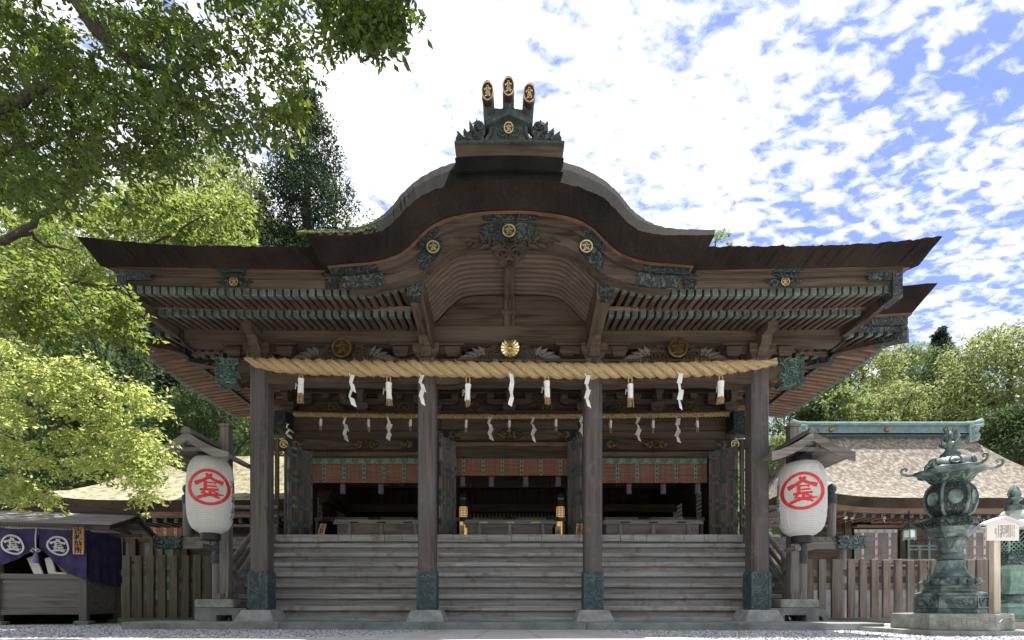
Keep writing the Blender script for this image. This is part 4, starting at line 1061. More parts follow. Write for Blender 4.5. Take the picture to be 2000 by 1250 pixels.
def eave_sweep(name, o_bot, z_bot, o_top, z_top, th, mat, jit=0, inner=None, cl=1.0):
    A = eave_path(o_bot); Bt = eave_path(o_top); I = eave_path(inner if inner is not None else o_bot-th); mb = MB(); rg = []
    for a, b, i_ in zip(A, Bt, I):
        j = lambda: jag(jit) if jit else 0
        rg.append([(a[0], a[1], E0+z_bot+a[2]*cl), (b[0]+j(), b[1]+j(), E0+z_top+b[2]*cl*1.5+j()), (i_[0], i_[1], E0+z_top+i_[2]+(.25 if inner is not None else 0)), (i_[0], i_[1], E0+z_bot+i_[2])])
    mb.loft(rg); return mb.build(name, mat, HALL)
eave_sweep('eave_board', .02, .115, .03, .25, .3, M['woodX'])
eave_sweep('eave_board', .05, .251, .06, .36, .3, M['woodX'])
eave_sweep('thatch_strip', .10, .361, .12, .40, .3, M['thatch_strip'])
eave_sweep('main_roof_edge', .11, .401, .40, .80, .3, M['thatch'], .008, inner=-1.2)
mb = MB(); zt = E0+.9
P = eave_path(.34, 12, 10); pts = [(p[0], p[1], E0+.80+p[2]*1.2) for p in P]
ridge = [(-5.0, 5.6, 9.2), (5.0, 5.6, 9.2)]
nP = len(pts); vs = pts+[(max(-5, min(5, p[0]*.75)), 5.6 if True else 0, 9.2) for p in pts]
mb.add(vs, [(i, i+1, i+1+nP, i+nP) for i in range(nP-1)]); mb.build('main_roof', M['thatch_top'], HALL)
mb = MB(); mb.hexa([(-5.9,YR-.8,6.6),(5.9,YR-.8,6.6),(5.9,11.5,6.6),(-5.9,11.5,6.6),(-4,5.7,9.1),(4,5.7,9.1),(4,10.5,9.1),(-4,10.5,9.1)]); mb.build('rear_roof', M['thatch_top'], HALL)
for s in (-1, 1):      # copper plates at the corners of the main eave
    mb = MB(); mb.prism([(s*(XE+.04),E0+.26),(s*(XE+.04),E0+.46),(s*7.85,E0+.38),(s*7.95,E0+.3),(s*7.8,E0+.25)], YE-.07, YE-.055); mb.build('copper_plate', M['copper'], HALL)
    mb = MB(); mb.prism([(s*(XE+.02),E0+.11),(s*(XE+.02),E0+.26),(s*7.0,E0+.25),(s*7.2,E0+.18),(s*7.0,E0+.115)], YE-.045, YE-.03); mb.build('copper_plate', M['copper'], HALL)
# ================================================================== ropes and hangings
def rope(name, path, rad_fn, pitch, mat, strands=3, seg=260, hair=0, n=8, seed=1):
    """path(t)->Vector; twisted strands"""
    mb = MB(); rr = random.Random(seed); Ltot = sum((path((i+1)/50)-path(i/50)).length for i in range(50))
    pts = []
    for k in range(strands):
        c = []; r_ = []
        for i in range(seg+1):
            t = i/seg; p = path(t); R_ = rad_fn(t); a = -2*math.pi*(t*Ltot/pitch)+2*math.pi*k/strands
            off = R_*.56; wob = 1+.06*math.sin(t*83+k*2)+.04*math.sin(t*31+k)+rr.uniform(-.02, .02)
            c.append(p+Vector((0, -math.cos(a)*off, math.sin(a)*off))); r_.append(R_*.53*wob)
        fib = [1+rr.uniform(-.09, .07) for _ in range(n)]; rings = []; up = Vector((0,0,1))
        for i in range(seg+1):
            tg = (c[min(i+1,seg)]-c[max(i-1,0)]).normalized(); A_ = tg.cross(up).normalized(); B_3 = A_.cross(tg).normalized(); up = B_3
            if i % 7 == 0: fib = [min(1.10, max(.86, f+rr.uniform(-.05, .05))) for f in fib]
            rings.append([c[i]+(A_*math.cos(2*math.pi*q/n)+B_3*math.sin(2*math.pi*q/n))*r_[i]*fib[q] for q in range(n)])
        mb.loft(rings); pts.append((c, r_))
    for h in range(hair):
        c, r_ = rr.choice(pts); i = rr.randrange(1, seg); a = rr.uniform(0, 6.28); q = c[i]+Vector((rr.uniform(-.01,.01), -math.cos(a)*r_[i]*.95, math.sin(a)*r_[i]*.95))
        d = Vector((rr.uniform(-1, 1), -math.cos(a)*.8, math.sin(a)*.8)).normalized()*rr.uniform(.03, .10); w_ = .0022
        mb.add([q+Vector((-w_,0,-w_)), q+Vector((w_,0,w_)), q+d], [(0,1,2)], 0)
    return mb.build(name, mat, None, smooth=(hair == 0), recalc=False)
big = [(478,700),(500,709),(540,713.5),(600,716.5),(680,719.5),(760,720.5),(837,720),(920,722.5),(995,722),(1070,723),(1143,724.5),(1230,723),(1320,723),(1400,720),(1450,715.5),(1490,711.5),(1516,706)]
ZB_ = 9.64
def bigpath(t):
    px = lerp(478, 1516, t); return W(px, float(np.interp(px, [p[0] for p in big], [p[1] for p in big])), ZB_)
def bigrad(t):
    px = lerp(478, 1516, t); return .0086*float(np.interp(px, [478,500,540,600,700,1380,1440,1490,1505,1516], [3,9,13.5,15,15.2,15,12.5,8,6,8]))
o = rope('sacred_rope', bigpath, bigrad, .66, M['straw'], 3, 520, 5200, 16)
tag(o, 'thick twisted straw rope stretched across the four front pillars', 'sacred rope')
def smallpath(t):
    px = lerp(574, 1424, t); return W(px, 808+5*math.sin(math.pi*t)**.5 if False else 809+4.5*(1-(2*t-1)**2), 13.55)
o = rope('sacred_rope', smallpath, lambda t: .062, .26, M['straw_old'], 3, 420, 0, 6)
tag(o, 'thin twisted straw rope along the wall beam above the hall doors', 'sacred rope')
def tassel(px, y0, y1, y2, ytop, Z, wpx, label, group, seed, dark=False):
    rr = random.Random(seed); k = Z/1000; c = W(px, y0, Z); root = empty('straw_tassel', c, 0, label, 'straw tassel', group)
    h1 = (y1-y0)*k; h2 = (y2-y0)*k; ht = (y0-ytop)*k; r_ = wpx*k/2; lean = rr.uniform(-.05, .05)
    X = lambda z: lean*z
    mb = MB(); mb.loft([[Vector((X(-h1*q)+rr.uniform(-.1,.1)*r_+r_*s*math.cos(a), r_*s*math.sin(a), -h1*q)) for a in np.linspace(0, 6.283, 11)[:-1]] for q, s in ((0,1.02),(.25,1.0),(.42,.88),(.5,.92),(1.0,1.0))])
    mb.build('paper_wrap', M['white'], root, smooth=True)
    mb = MB()
    for i in range(26):
        a = rr.uniform(0, 6.28); q = r_*rr.uniform(.1, .92); s = 1.12+rr.uniform(-.1, .2); zl = -h2*rr.uniform(.93, 1.02)
        mb.tube([(X(-h1*.9)+q*math.cos(a), q*math.sin(a), -h1*.9), (X(zl)+q*s*math.cos(a), q*s*math.sin(a), zl)], r_*.17, 4)
    mb.build('straw_end', M['straw_old'], root)
    mb = MB()
    for s in (-1, 1): mb.tube([(s*r_*.4, 0, -.01), (s*r_*.65, 0, ht*.5), (s*r_*.35, .0, ht)], r_*.24, 5)
    mb.build('straw_loop', M['straw'], root)
    mb = MB(); mb.tube([(X(-h1*.45)+r_*.95*math.cos(a), r_*.95*math.sin(a), -h1*.45) for a in np.linspace(0, 6.283, 13)], r_*.10, 5)
    for s in (-1, 1): mb.tube([(-r_*.9, -r_*.5, -h1*.45), (-r_*1.6, -r_*.6, -h1*(.45+.1*s)), (-r_*1.75, -r_*.5, -h1*(.62+.12*s))], r_*.08, 4)
    mb.build('paper_string', M['cream'], root); return root
ordn = ['leftmost','second from the left','third from the left','fourth from the left','fifth from the left','sixth from the left','seventh from the left','eighth from the left','ninth from the left']
T_big = [(588,740,769,787),(759,748,780,792),(914,751,783,793),(1068,745,777,789),(1231,751,779,794),(1408,745,776,789)]
wher = ['beside the left outer pillar', 'left of the left inner pillar', 'right of the left inner pillar', 'right of the middle streamer', 'right of the right inner pillar', 'beside the right outer pillar']
for i, (px, a, b, c) in enumerate(T_big):
    tassel(px, a, b, c, 733, 9.62, 11.5, f'paper-wrapped straw tassel on the thick rope, {wher[i]}', 'straw tassels on the thick rope', i)
T_sm = [(627,819,832,841),(720,820,834,843),(802,820,833,842),(911,821,836,844),(995,822,835,844),(1086,820,833,842),(1193,822,836,846),(1276,822,836,846),(1362,822,835,844)]
for i, (px, a, b, c) in enumerate(T_sm):
    tassel(px, a, b, c, 813, 13.42, 5.0, f'slim paper-wrapped straw tassel on the thin rope, {ordn[i]}', 'straw tassels on the thin rope', 20+i)
def shide(px, y0, y1, Z, wpx, label, group, seed, mat='white', ragged=False):
    rr = random.Random(seed); k = Z/1000; c = W(px, y0, Z); h = (y1-y0)*k; w_ = wpx*k; mb = MB(); n = 4
    z = 0; x = -w_*.5; sg = -1 if rr.random() < .5 else 1
    for i in range(n):
        hh = h/n*1.18; z0 = -h*i/n; z1 = z0-hh; tilt = sg*(.42 if i % 2 == 0 else -.38)*w_+rr.uniform(-.12, .12)*w_; wob = rr.uniform(-.12, .12)*w_; d = rr.uniform(.3, .6)*w_*(1 if i % 2 else -1)
        x0 = (-.35+.5*(i % 2))*w_*.6*sg; ww = w_*rr.uniform(.75, 1.0)*(.7 if ragged and i == 0 else 1)
        a = Vector((x0, -.004*i, z0)); b = a+Vector((ww*.8, d, -ww*.35)); e = Vector((tilt, 0, z1-z0))
        g = 3; rows = []
        for j in range(g+1):
            t = j/g; bow = math.sin(t*math.pi)*w_*.12
            rows.append([a+e*t+Vector((0, -bow, 0)), b+e*t+Vector((wob*t, -bow*.4, rr.uniform(-.05, .05)*h if (ragged and j == g) else 0))])
        vs = [p for r in rows for p in r]; m = len(vs); off = Vector((0, .004, 0))
        fs = [(2*j, 2*j+1, 2*j+3, 2*j+2) for j in range(g)]; fs2 = [(m+2*j+2, m+2*j+3, m+2*j+1, m+2*j) for j in range(g)]
        rim = [(2*j, 2*j+2, m+2*j+2, m+2*j) for j in range(g)]+[(2*j+1, m+2*j+1, m+2*j+3, 2*j+3) for j in range(g)]+[(0, m, m+1, 1), (2*g, 2*g+1, m+2*g+1, m+2*g)]
        mb.add(vs+[p+off for p in vs], fs+fs2+rim)
    mb.tube([(0, 0, .03), (0, 0, -.02)], .008, 5)
    o = mb.build('paper_streamer', M[mat], None, loc=c); return tag(o, label, 'paper streamer', group)
S_big = [(683,731,788),(820,732,786),(996,729,787),(1143,732,790),(1324,728,794)]
wh2 = ['in the left bay', 'in front of the left inner pillar', 'at the middle of the rope', 'in front of the right inner pillar', 'in the right bay']
for i, (px, a, b) in enumerate(S_big): shide(px, a, b, 9.45, 11, f'zigzag white paper streamer on the thick rope, {wh2[i]}', 'paper streamers on the thick rope', 40+i)
S_sm = [(560,828,852),(671,815,857),(757,815,854),(954,815,856),(1038,815,858),(1133,813,850),(1243,815,858),(1320,816,861)]
for i, (px, a, b) in enumerate(S_sm): shide(px, a, b, 13.3, 10.5, f'crumpled white paper streamer on the thin rope, {ordn[i]}', 'paper streamers on the thin rope', 60+i, 'cream', True)

# ================================================================== blinds in the hall openings
M['band_green'] = mottled('pale_green_brocade', [(.3,(.16,.24,.17)),(.7,(.26,.36,.26))], 14, .8, 0, .1, .003)
M['band_dark'] = plain('dark_green_brocade', (.035,.06,.05), .8)
def reed(name, c0, c1, s=150):
    m, nt, b, out = new_mat(name); v = objvec(nt, (1.2, 1, s)); n = noise(nt, v, 1.0, 2, .5); v2 = objvec(nt, (30, 1, 1)); n2 = noise(nt, v2, 1, 2)
    r = ramp(nt, n.outputs[0], [(.35, c0), (.65, c1)]); r2 = ramp(nt, n2.outputs[0], [(.4, (.82,.82,.82)), (.6, (1.1,1.1,1.1))])
    L(nt, mixc(nt, 1.0, r.outputs[0], r2.outputs[0], 'MULTIPLY'), b.inputs['Base Color']); b.inputs['Roughness'].default_value = .7; bump(nt, b, n.outputs[0], .4, .004); return m
M['reed_red'] = reed('red_reed_blind', (.17,.078,.056), (.35,.175,.13)); M['reed_grey'] = reed('grey_reed_blind', (.16,.145,.14), (.3,.275,.265)); M['reed_orange'] = reed('orange_reed_blind', (.3,.1,.03), (.5,.2,.08))
M['band_white'] = mottled('pale_brocade', [(.3,(.5,.49,.45)),(.7,(.66,.64,.6))], 14, .8, 0, .1, .003); M['band_grey'] = plain('grey_brocade_pattern', (.2,.19,.18), .8); M['strip_orange'] = plain('orange_braid', (.55,.2,.07), .8)
def medallions(mb, xs, y, zc_, r, m=0):
    for x in xs:
        for q in (1.0, .68, .3):
            n = 8; vs = []
            for k in range(n):
                a = 2*math.pi*(k+.5)/n
                for rr in (r*q, r*q-r*.14): vs.append((x+rr*math.cos(a), y, zc_+rr*math.sin(a)))
            mb.add(vs, [(2*k, 2*k+1, (2*k+3) % (2*n), (2*k+2) % (2*n)) for k in range(n)], m)
    for a, b in zip(xs[:-1], xs[1:]):
        for dx in (-.03, .03): x = (a+b)/2+dx; mb.add([(x-.012,y,zc_),(x,y,zc_-.012),(x+.012,y,zc_),(x,y,zc_+.012)], [(0,1,2,3)], m)
def blind(x0, x1, y, z_band, z_top, z_bot, strips, label, group, mats, tassels=(), braid=False, name='reed_blind', med=.19):
    bandm, pat, reedm, stripm = mats; root = empty(name, ((x0+x1)/2, y, z_bot), 0, label, 'blind', group); cx, cz = (x0+x1)/2, z_bot
    P = lambda mb: [((v[0]-cx), v[1]-y, v[2]-cz) for v in mb.v]
    def fin(mb, nm, mt): mb.v = P(mb); return mb.build(nm, mt, root, recalc=False)
    mb = MB(); mb.box(x0, x1, y, y+.03, z_top, z_band); fin(mb, 'valance', bandm)
    n = round((x1-x0)/.33); xs = [x0+(x1-x0)*(i+.5)/n for i in range(n)]
    mb = MB(); medallions(mb, xs, y-.004, (z_top+z_band)/2, (z_band-z_top)*.38); mb.box(x0, x1, y-.006, y-.001, z_top, z_top+.018); mb.box(x0, x1, y-.006, y-.001, z_band-.018, z_band); fin(mb, 'valance_pattern', pat)
    mb = MB(); mb.box(x0, x1, y+.004, y+.02, z_bot, z_top-.001); fin(mb, 'reed_panel', reedm)
    for i in range(strips):
        x = x0+(x1-x0)*(i+.62)/(strips+.2); mb = MB(); mb.box(x-.042, x+.042, y-.006, y+.0035, z_bot+.01, z_top-.002, 0)
        zz = z_bot+.05; k = 0
        while zz < z_top-.06:
            if braid: mb.box(x-.035, x+.035, y-.010, y-.0065, zz, zz+.11, 1 if k % 2 else 2); zz += .15
            else:
                q = .026; mb.add([(x-q,y-.0075,zz+.03),(x,y-.0075,zz-.02),(x+q,y-.0075,zz+.03),(x,y-.0075,zz+.08)], [(0,1,2,3)], 1); zz += .125
            k += 1
        fin(mb, 'ribbon_strip', [stripm, pat if not braid else M['strip_orange'], bandm])
    for tx in tassels:
        mb = MB(); mb.lathe([(.03,-.02),(.075,-.03),(.085,-.06),(.07,-.07)], (tx, y-.04, z_bot), 10, 0); mb.lathe([(.065,-.32),(.08,-.30),(.07,-.07),(.02,-.065)], (tx, y-.04, z_bot), 10, 1); fin(mb, 'blind_tassel', [M['tassel_red'], M['tassel_grey']])
    return root
M['tassel_red'] = plain('red_silk', (.22,.02,.03), .7); M['tassel_grey'] = plain('grey_purple_silk', (.16,.15,.2), .8)
gm_ = (M['band_green'], M['band_dark'], M['reed_red'], M['band_green'])
blind(-5.48, -2.05, 4.20, wz(889,14.2), wz(907,14.2), wz(943,14.2), 6, 'rolled red reed blind with green border in the left doorway', 'reed blinds in the doorways', gm_, (-4.6, -3.55))
blind(-1.60, 1.72, 4.24, wz(876,14.2), wz(892,14.2), wz(928,14.2), 6, 'rolled red reed blind with green border in the raised middle doorway', 'reed blinds in the doorways', gm_, (-1.3, -.5, .45, 1.35))
blind(2.12, 5.48, 4.20, wz(889,14.2), wz(907,14.2), wz(943,14.2), 6, 'rolled red reed blind with green border in the right doorway', 'reed blinds in the doorways', gm_, (2.25, 3.3, 4.25, 5.2))

# ================================================================== offertory chests, notices, lamps inside
def chest(px0, px1, label, fit):
    Z = 12.95; x0, x1 = wx(px0, Z), wx(px1, Z); y = Z-10; h = wz(1015, Z)-LZ
    root = empty('offertory_chest', ((x0+x1)/2, y, LZ), 0, label, 'offertory chest', 'offertory chests on the landing'); hw = (x1-x0)/2
    mb = MB(); mb.box(-hw+.09, hw-.09, .03, .60, .06, h-.09); mb.build('chest_body', M['chest'], root)
    mb = MB(); mb.box(-hw, hw, -.01, .08, h-.11, h-.03); mb.box(-hw+.05, hw-.05, .0, .07, h-.0295, h); mb.box(-hw, hw, .55, .64, h-.11, h)
    n = 30
    for i in range(n): x = lerp(-hw+.05, hw-.05, (i+.5)/n); mb.box(x-.018, x+.018, .081, .549, h-.07, h-.035)
    mb.build('chest_rim', M['greyX'], root)
    for q in (.17, .5, .855):
        x = lerp(-hw, hw, q); mb = MB(); mb.hexa([(x-.055,-.06,0),(x+.055,-.06,0),(x+.055,.029,0),(x-.055,.029,0),(x-.035,-.012,h-.111),(x+.035,-.012,h-.111),(x+.035,.029,h-.111),(x-.035,.029,h-.111)]); mb.build('leg', M['greyZ'], root)
    for q in (.22, .5, .78):
        x = lerp(-hw, hw, q); mb = MB(); mb.prism([(x-.12,h-.09),(x+.12,h-.09),(x+.10,h-.07),(x+.12,h-.05),(x-.12,h-.05),(x-.10,h-.07)], -.018, -.0105); mb.build('metal_plate', M[fit], root)
    return root
M['chest'] = wood('chest_timber', (.10,.075,.068), (.22,.18,.165), 'X', grey=(.19,.175,.17), fine=26)
M['brass'] = mottled('dull_brass', [(.3,(.3,.25,.1)),(.7,(.5,.43,.2))], 20, .45, .5, .1, .003)
chest(651, 838, 'grey timber offertory chest with dull fittings, in the left bay of the landing', 'copper_dark')
chest(905, 1086, 'stained offertory chest with brass plates, in the middle bay of the landing', 'brass')
chest(1178, 1373, 'pale timber offertory chest with dark plates, in the right bay of the landing', 'black')
def notice(px, y0, y1, w_, Z, txt, mat, label, lean=0, size=.1, vert=True, name='notice_board'):
    c = W(px, y1, Z); h = (y1-y0)*Z/1000+.09; root = empty(name, (c.x, c.y, LZ), 0, label, 'notice board'); mb = MB()
    mb.hexa([(-w_/2,0,0),(w_/2,0,0),(w_/2,.02,0),(-w_/2,.02,0),(-w_/2+lean,.08,h),(w_/2+lean,.08,h),(w_/2+lean,.10,h),(-w_/2+lean,.10,h)]); mb.build('board', mat, root)
    text_mesh(txt, size, M['ink'], 'lettering', root, (lean/2, .033, h*.52), (R(76), math.atan2(lean, h), 0), vertical=vert, lh=.82)
    return root
notice(625.5, 1023, 1041, .155, 12.85, ['土','足','禁','止'], M['sign_wood'], 'small leaning timber notice with black brush writing beside the left lattice door', .05, .115)
notice(1130.5, 1023, 1042, .155, 12.9, ['土','足','禁','止'], M['sign_wood'], 'small timber notice with black brush writing beside the right inner pillar', .03, .115)
M['buff'] = plain('buff_card', (.48,.37,.2), .8)
notice(902, 1023, 1042, .12, 13.2, ['', 'tak'], M['buff'], 'buff notice card standing at the left end of the middle chest', 0, .06)
notice(1090.5, 1025, 1042, .15, 13.2, ['ain', 'flash'], M['buff'], 'buff notice card standing at the right end of the middle chest', 0, .07)
def lamp(px, label):
    Z = 14.9; c = W(px, 1024, Z); root = empty('paper_lamp', (c.x, c.y, LZ), 0, label, 'lamp', 'lit paper lamps'); k = Z/1000; r_ = 8*k; z0 = wz(1012, Z)-LZ; z1 = wz(990, Z)-LZ
    mb = MB(); mb.lathe([(r_*.93, z0), (r_, z0+.1), (r_, z1-.04), (r_*.9, z1)], (0,0,0), 18); mb.lathe([(r_*.9, .1), (r_*.9, z0-.09)], (0,0,0), 18); mb.build('lamp_shade', M['lamp_glow'], root, smooth=True)
    mb = MB()
    for zz in np.linspace(z0, z1, 6): mb.tube([((r_+.004)*math.cos(a), (r_+.004)*math.sin(a), zz) for a in np.linspace(0, 6.283, 19)], .006, 4)
    for a in np.linspace(0, 6.283, 9)[:-1]: mb.tube([((r_+.004)*math.cos(a), (r_+.004)*math.sin(a), .1), ((r_+.004)*math.cos(a), (r_+.004)*math.sin(a), z1)], .005, 4)
    mb.build('lamp_frame', M['black'], root)
    mb = MB(); mb.lathe([(r_*1.1, 0), (r_*1.1, .10)], (0,0,0), 12); mb.lathe([(r_*1.05, z0-.09), (r_*1.05, z0)], (0,0,0), 12); mb.lathe([(r_*1.3, z1), (r_*1.3, z1+.34), (r_*.3, z1+.36)], (0,0,0), 6); mb.build('lamp_stand', M['black'], root)
    mb = MB()
    for s in (-.06, 0, .06): spiral(mb, (s, -r_*1.3-.0, z1+.2), .04, 1.1, .010, 0, 1, 0, 0, 10)
    mb.build('lamp_gilding', M['gold'], root)
m, nt, b, out = new_mat('lit_paper'); b.inputs['Base Color'].default_value = (.8,.6,.35,1); g = N(nt, 'ShaderNodeTexCoord'); sp = N(nt, 'ShaderNodeSeparateXYZ'); L(nt, g.outputs['Generated'], sp.inputs[0])
er = ramp(nt, sp.outputs['Z'], [(0, (1,.62,.22)), (.45, (1,.62,.25)), (.6, (.75,.42,.17)), (1, (.5,.28,.13))]); L(nt, er.outputs[0], b.inputs['Emission Color']); b.inputs['Emission Strength'].default_value = .3; M['lamp_glow'] = m
lamp(905, 'lit paper lamp with black lattice frame, inside at the left of the middle doorway'); lamp(1094.5, 'lit paper lamp with black lattice frame, inside at the right of the middle doorway')

# ================================================================== big paper lanterns on roofed stands
m, nt, b, out = new_mat('lantern_paper'); v = objvec(nt, (1,1,1), False); sp = N(nt, 'ShaderNodeSeparateXYZ'); L(nt, v, sp.inputs[0])
wv = N(nt, 'ShaderNodeMath', operation='MULTIPLY'); L(nt, sp.outputs['Z'], wv.inputs[0]); wv.inputs[1].default_value = 2*math.pi/.031
sn = N(nt, 'ShaderNodeMath', operation='SINE'); L(nt, wv.outputs[0], sn.inputs[0])
pn = noise(nt, v, 7, 4, .6); pr = ramp(nt, pn.outputs[0], [(.3,(.85,.845,.82)),(.7,(.93,.925,.91))])
lr = ramp(nt, sn.outputs[0], [(.0,(.72,.72,.72)),(.25,(1,1,1))]); L(nt, mixc(nt, .8, pr.outputs[0], lr.outputs[0], 'MULTIPLY'), b.inputs['Base Color']); b.inputs['Roughness'].default_value = .7
bump(nt, b, sn.outputs[0], .5, .006)
tr = N(nt, 'ShaderNodeBsdfTranslucent'); tr.inputs[0].default_value = (.8,.78,.72,1); mx = N(nt, 'ShaderNodeMixShader'); mx.inputs[0].default_value = .35
L(nt, b.outputs[0], mx.inputs[1]); L(nt, tr.outputs[0], mx.inputs[2]); L(nt, mx.outputs[0], out.inputs[0]); M['lantern'] = m
def lantern_set(x, yl, side, rl, zb, zt):
    lab = 'left' if side < 0 else 'right'
    H_ = zt-zb; zc_ = (zb+zt)/2
    root = empty('paper_lantern', (x, yl, zb), 0, f'large white paper lantern with a red ringed crest hanging on the {lab} roofed stand', 'paper lantern', 'large paper lanterns')
    prof = [(.42,0),(.60,.025),(.78,.07),(.90,.14),(.965,.24),(1,.38),(1,.60),(.985,.74),(.93,.85),(.83,.925),(.66,.98),(.46,1.0)]
    pr = []; 
    for i in range(48):
        t = i/47; r_ = float(np.interp(t, [p[1] for p in prof], [p[0] for p in prof])); pr.append((r_*rl*(1+.004*math.sin(i*2.1)), t*H_))
    mb = MB(); n = 64; rings = []
    rr = random.Random(3 if side < 0 else 4)
    for r_, z in pr: rings.append([Vector((r_*(1+.006*math.cos(6*a))*math.cos(a), r_*(1+.006*math.cos(6*a))*math.sin(a), z)) for a in [2*math.pi*k/n for k in range(n)]])
    mb.loft(rings, True, False); body = mb.build('lantern_body', M['lantern'], root, smooth=True)
    mb = MB()
    for k in range(14):
        a = 2*math.pi*k/14; mb.tube([((r_+.002)*math.cos(a), (r_+.002)*math.sin(a), z) for r_, z in pr[::3]], .0035, 4)
    mb.build('lantern_rib', M['white'], body)
    RZ = lambda z: float(np.interp(z, [p[1] for p in pr], [p[0] for p in pr]))
    cr = .86*rl; zc2 = H_*.56; face = -math.pi/2+(.47 if side < 0 else -.49)
    off = .0
    def fn(u, v, h):
        z = zc2+v*cr*.98; r_ = RZ(z)+.004+h; ua = math.asin(max(-.97, min(.97, u*cr*.99/RZ(zc2)))); a = face+ua
        return Vector((r_*math.cos(a), r_*math.sin(a), z))
    mb = MB(); crest_mesh(mb, fn, (.84, 1.0), 0, thick=.002, sub=4, nr=96); mb.build('red_crest', M['red'], root)
    # black brush writing on the inner side, seen edge-on
    for i, ch in enumerate('御神燈'):
        t = text_mesh(ch, .27, M['ink'], 'side_lettering', root, (0,0,0)); me = t.data; a0 = face+(-side)*1.36
        z0 = H_*.60-i*.25
        for vtx in me.vertices:
            z = z0+vtx.co.y; a = a0+vtx.co.x/rl; r_ = RZ(z)+.004; vtx.co = (r_*math.cos(a), r_*math.sin(a), z)
        t.rotation_euler = (0,0,0)
    for nm, z0, z1, r_ in (('lantern_collar', -.125, .012, .43*rl), ('lantern_collar', H_-.012, H_+.11, .42*rl)):
        mb = MB(); mb.lathe([(r_, z0), (r_*1.02, z0+.01), (r_*1.02, z1-.01), (r_, z1)], (0,0,0), 32); mb.build(nm, M['black'], root, smooth=True)
    # stand
    xs = x+(-.0 if side < 0 else .08); yp = .2
    st = empty('lantern_stand', (xs, yp, PLAT), 0, f'weathered timber post with small gabled roof over the {lab} paper lantern, on stacked stones', 'lantern stand', 'roofed lantern stands')
    B = lambda mb, nm, mt, par=st, sm=False: (setattr(mb, 'v', [(v[0]-xs, v[1]-yp, v[2]-PLAT) for v in mb.v]), mb.build(nm, mt, par, smooth=sm))[1]
    mb = MB(); mb.cbox((xs, yp, (3.98+.35)/2), (.18, .18, 3.98-.35), ch=.012); mb.cbox((xs, yp, 4.0), (.22, .22, .05)); B(mb, 'post', M['greyZ'])
    # roof: ridge runs along y
    ya, yb, za, ze, hw = -.78, .36, 3.50, 3.13, .75
    rx = x+(-.16 if side < 0 else -.10)
    for s in (-1, 1):
        mb = MB(); pts = []
        for i in range(7):
            t = i/6; pts.append((rx+s*hw*t, lerp(za, ze, t)-.05*math.sin(math.pi*t)))
        rg = []
        for px_, z in pts: rg.append([(px_, ya, z), (px_, yb, z), (px_, yb, z+.05), (px_, ya, z+.05)])
        mb.loft(rg); o = B(mb, 'roof_panel', M['greyY'])
        mb = MB()
        for j in range(8): yy = lerp(ya, yb, (j+.5)/8); mb.box(*sorted((rx+s*.08, rx+s*hw*.98)), yy-.006, yy+.006, 0, .01)
        mb = MB(); rg = []
        for px_, z in pts: rg.append([(px_, ya-.035, z-.10), (px_, ya-.002, z-.10), (px_, ya-.002, z+.065), (px_, ya-.035, z+.065)])
        mb.loft(rg); B(mb, 'bargeboard', M['greyX'])
        mb = MB(); mb.hexa([(rx+s*.12,ya+.1,3.32),(rx+s*.17,ya+.1,3.32),(rx+s*.17,yb-.05,3.32),(rx+s*.12,yb-.05,3.32),(rx+s*.12,ya+.1,3.40),(rx+s*.17,ya+.1,3.40),(rx+s*.17,yb-.05,3.40),(rx+s*.12,yb-.05,3.40)]); B(mb, 'roof_bearer', M['greyY'])
    mb = MB(); mb.prism([(rx-.10,3.53),(rx+.10,3.53),(rx+.07,3.62),(rx,3.65),(rx-.07,3.62)], ya-.06, yb+.03); B(mb, 'ridge_cap', M['greyY'])
    mb = MB(); mb.box(rx-.06, rx+.06, ya+.05, yp, 3.36, 3.44); mb.box(rx-.32, rx+.32, ya+.12, ya+.2, 3.27, 3.33); B(mb, 'roof_beam', M['greyY'])
    mb = MB(); mb.box(rx-.05, rx+.05, yl-.06, yp-.095, zb-.27, zb-.19); B(mb, 'lantern_bracket', M['greyY'])
    mb = MB(); mb.tube([(x, yl, zb-.12), (x, yl, zb-.2)], .015, 6); mb.tube([(x, yl, zt+.10), (x, yl, 3.37)], .012, 6); B(mb, 'hook', M['black'])
    mb = MB(); mb.cbox((xs-.05, yp-.05, .47), (.74, .62, .17), ch=.02); B(mb, 'cap_stone', M['stone_moss'])
    a = xs-.05
    mb = MB(); mb.prism([(a-.36,PLAT),(a-.36,.385),(a+.62,.385),(a+.62,PLAT),(a+.36,PLAT),(a+.36,.25),(a+.05,.25),(a+.05,PLAT)] if side < 0 else [(a-.70,PLAT),(a-.70,.385),(a+.36,.385),(a+.36,PLAT),(a+.12,PLAT),(a+.12,.25),(a-.30,.25),(a-.30,PLAT)], yp-.36, yp-.02); B(mb, 'foot_stone', M['kerb'])
    if side > 0:
        mb = MB(); mb.prism([(a+.37,PLAT),(a+.37,.36),(a+.66,.36),(a+.70,.30),(a+.70,PLAT),(a+.60,PLAT),(a+.58,.22),(a+.50,.22),(a+.48,PLAT)], yp-.1, yp+.2); B(mb, 'foot_stone', M['kerb'])
    mb = MB(); mb.cbox((xs+.09, yp-.15, .62), (.05, .03, .2), rot=Euler((0, .15, 0))); mb.cbox((xs-.03, yp-.14, .60), (.16, .05, .13)); B(mb, 'post_wedge', M['greyZ'])
M['stone_moss'] = mottled('lichened_stone', [(.3,(.17,.17,.15)),(.6,(.31,.31,.28)),(.75,(.43,.43,.40))], 6, .9, 0, .5, .01, fine=60)
lantern_set(-5.64, -.34, -1, .395, 1.79, 3.22)
lantern_set(5.56, -.26, 1, .415, 1.75, 3.16)

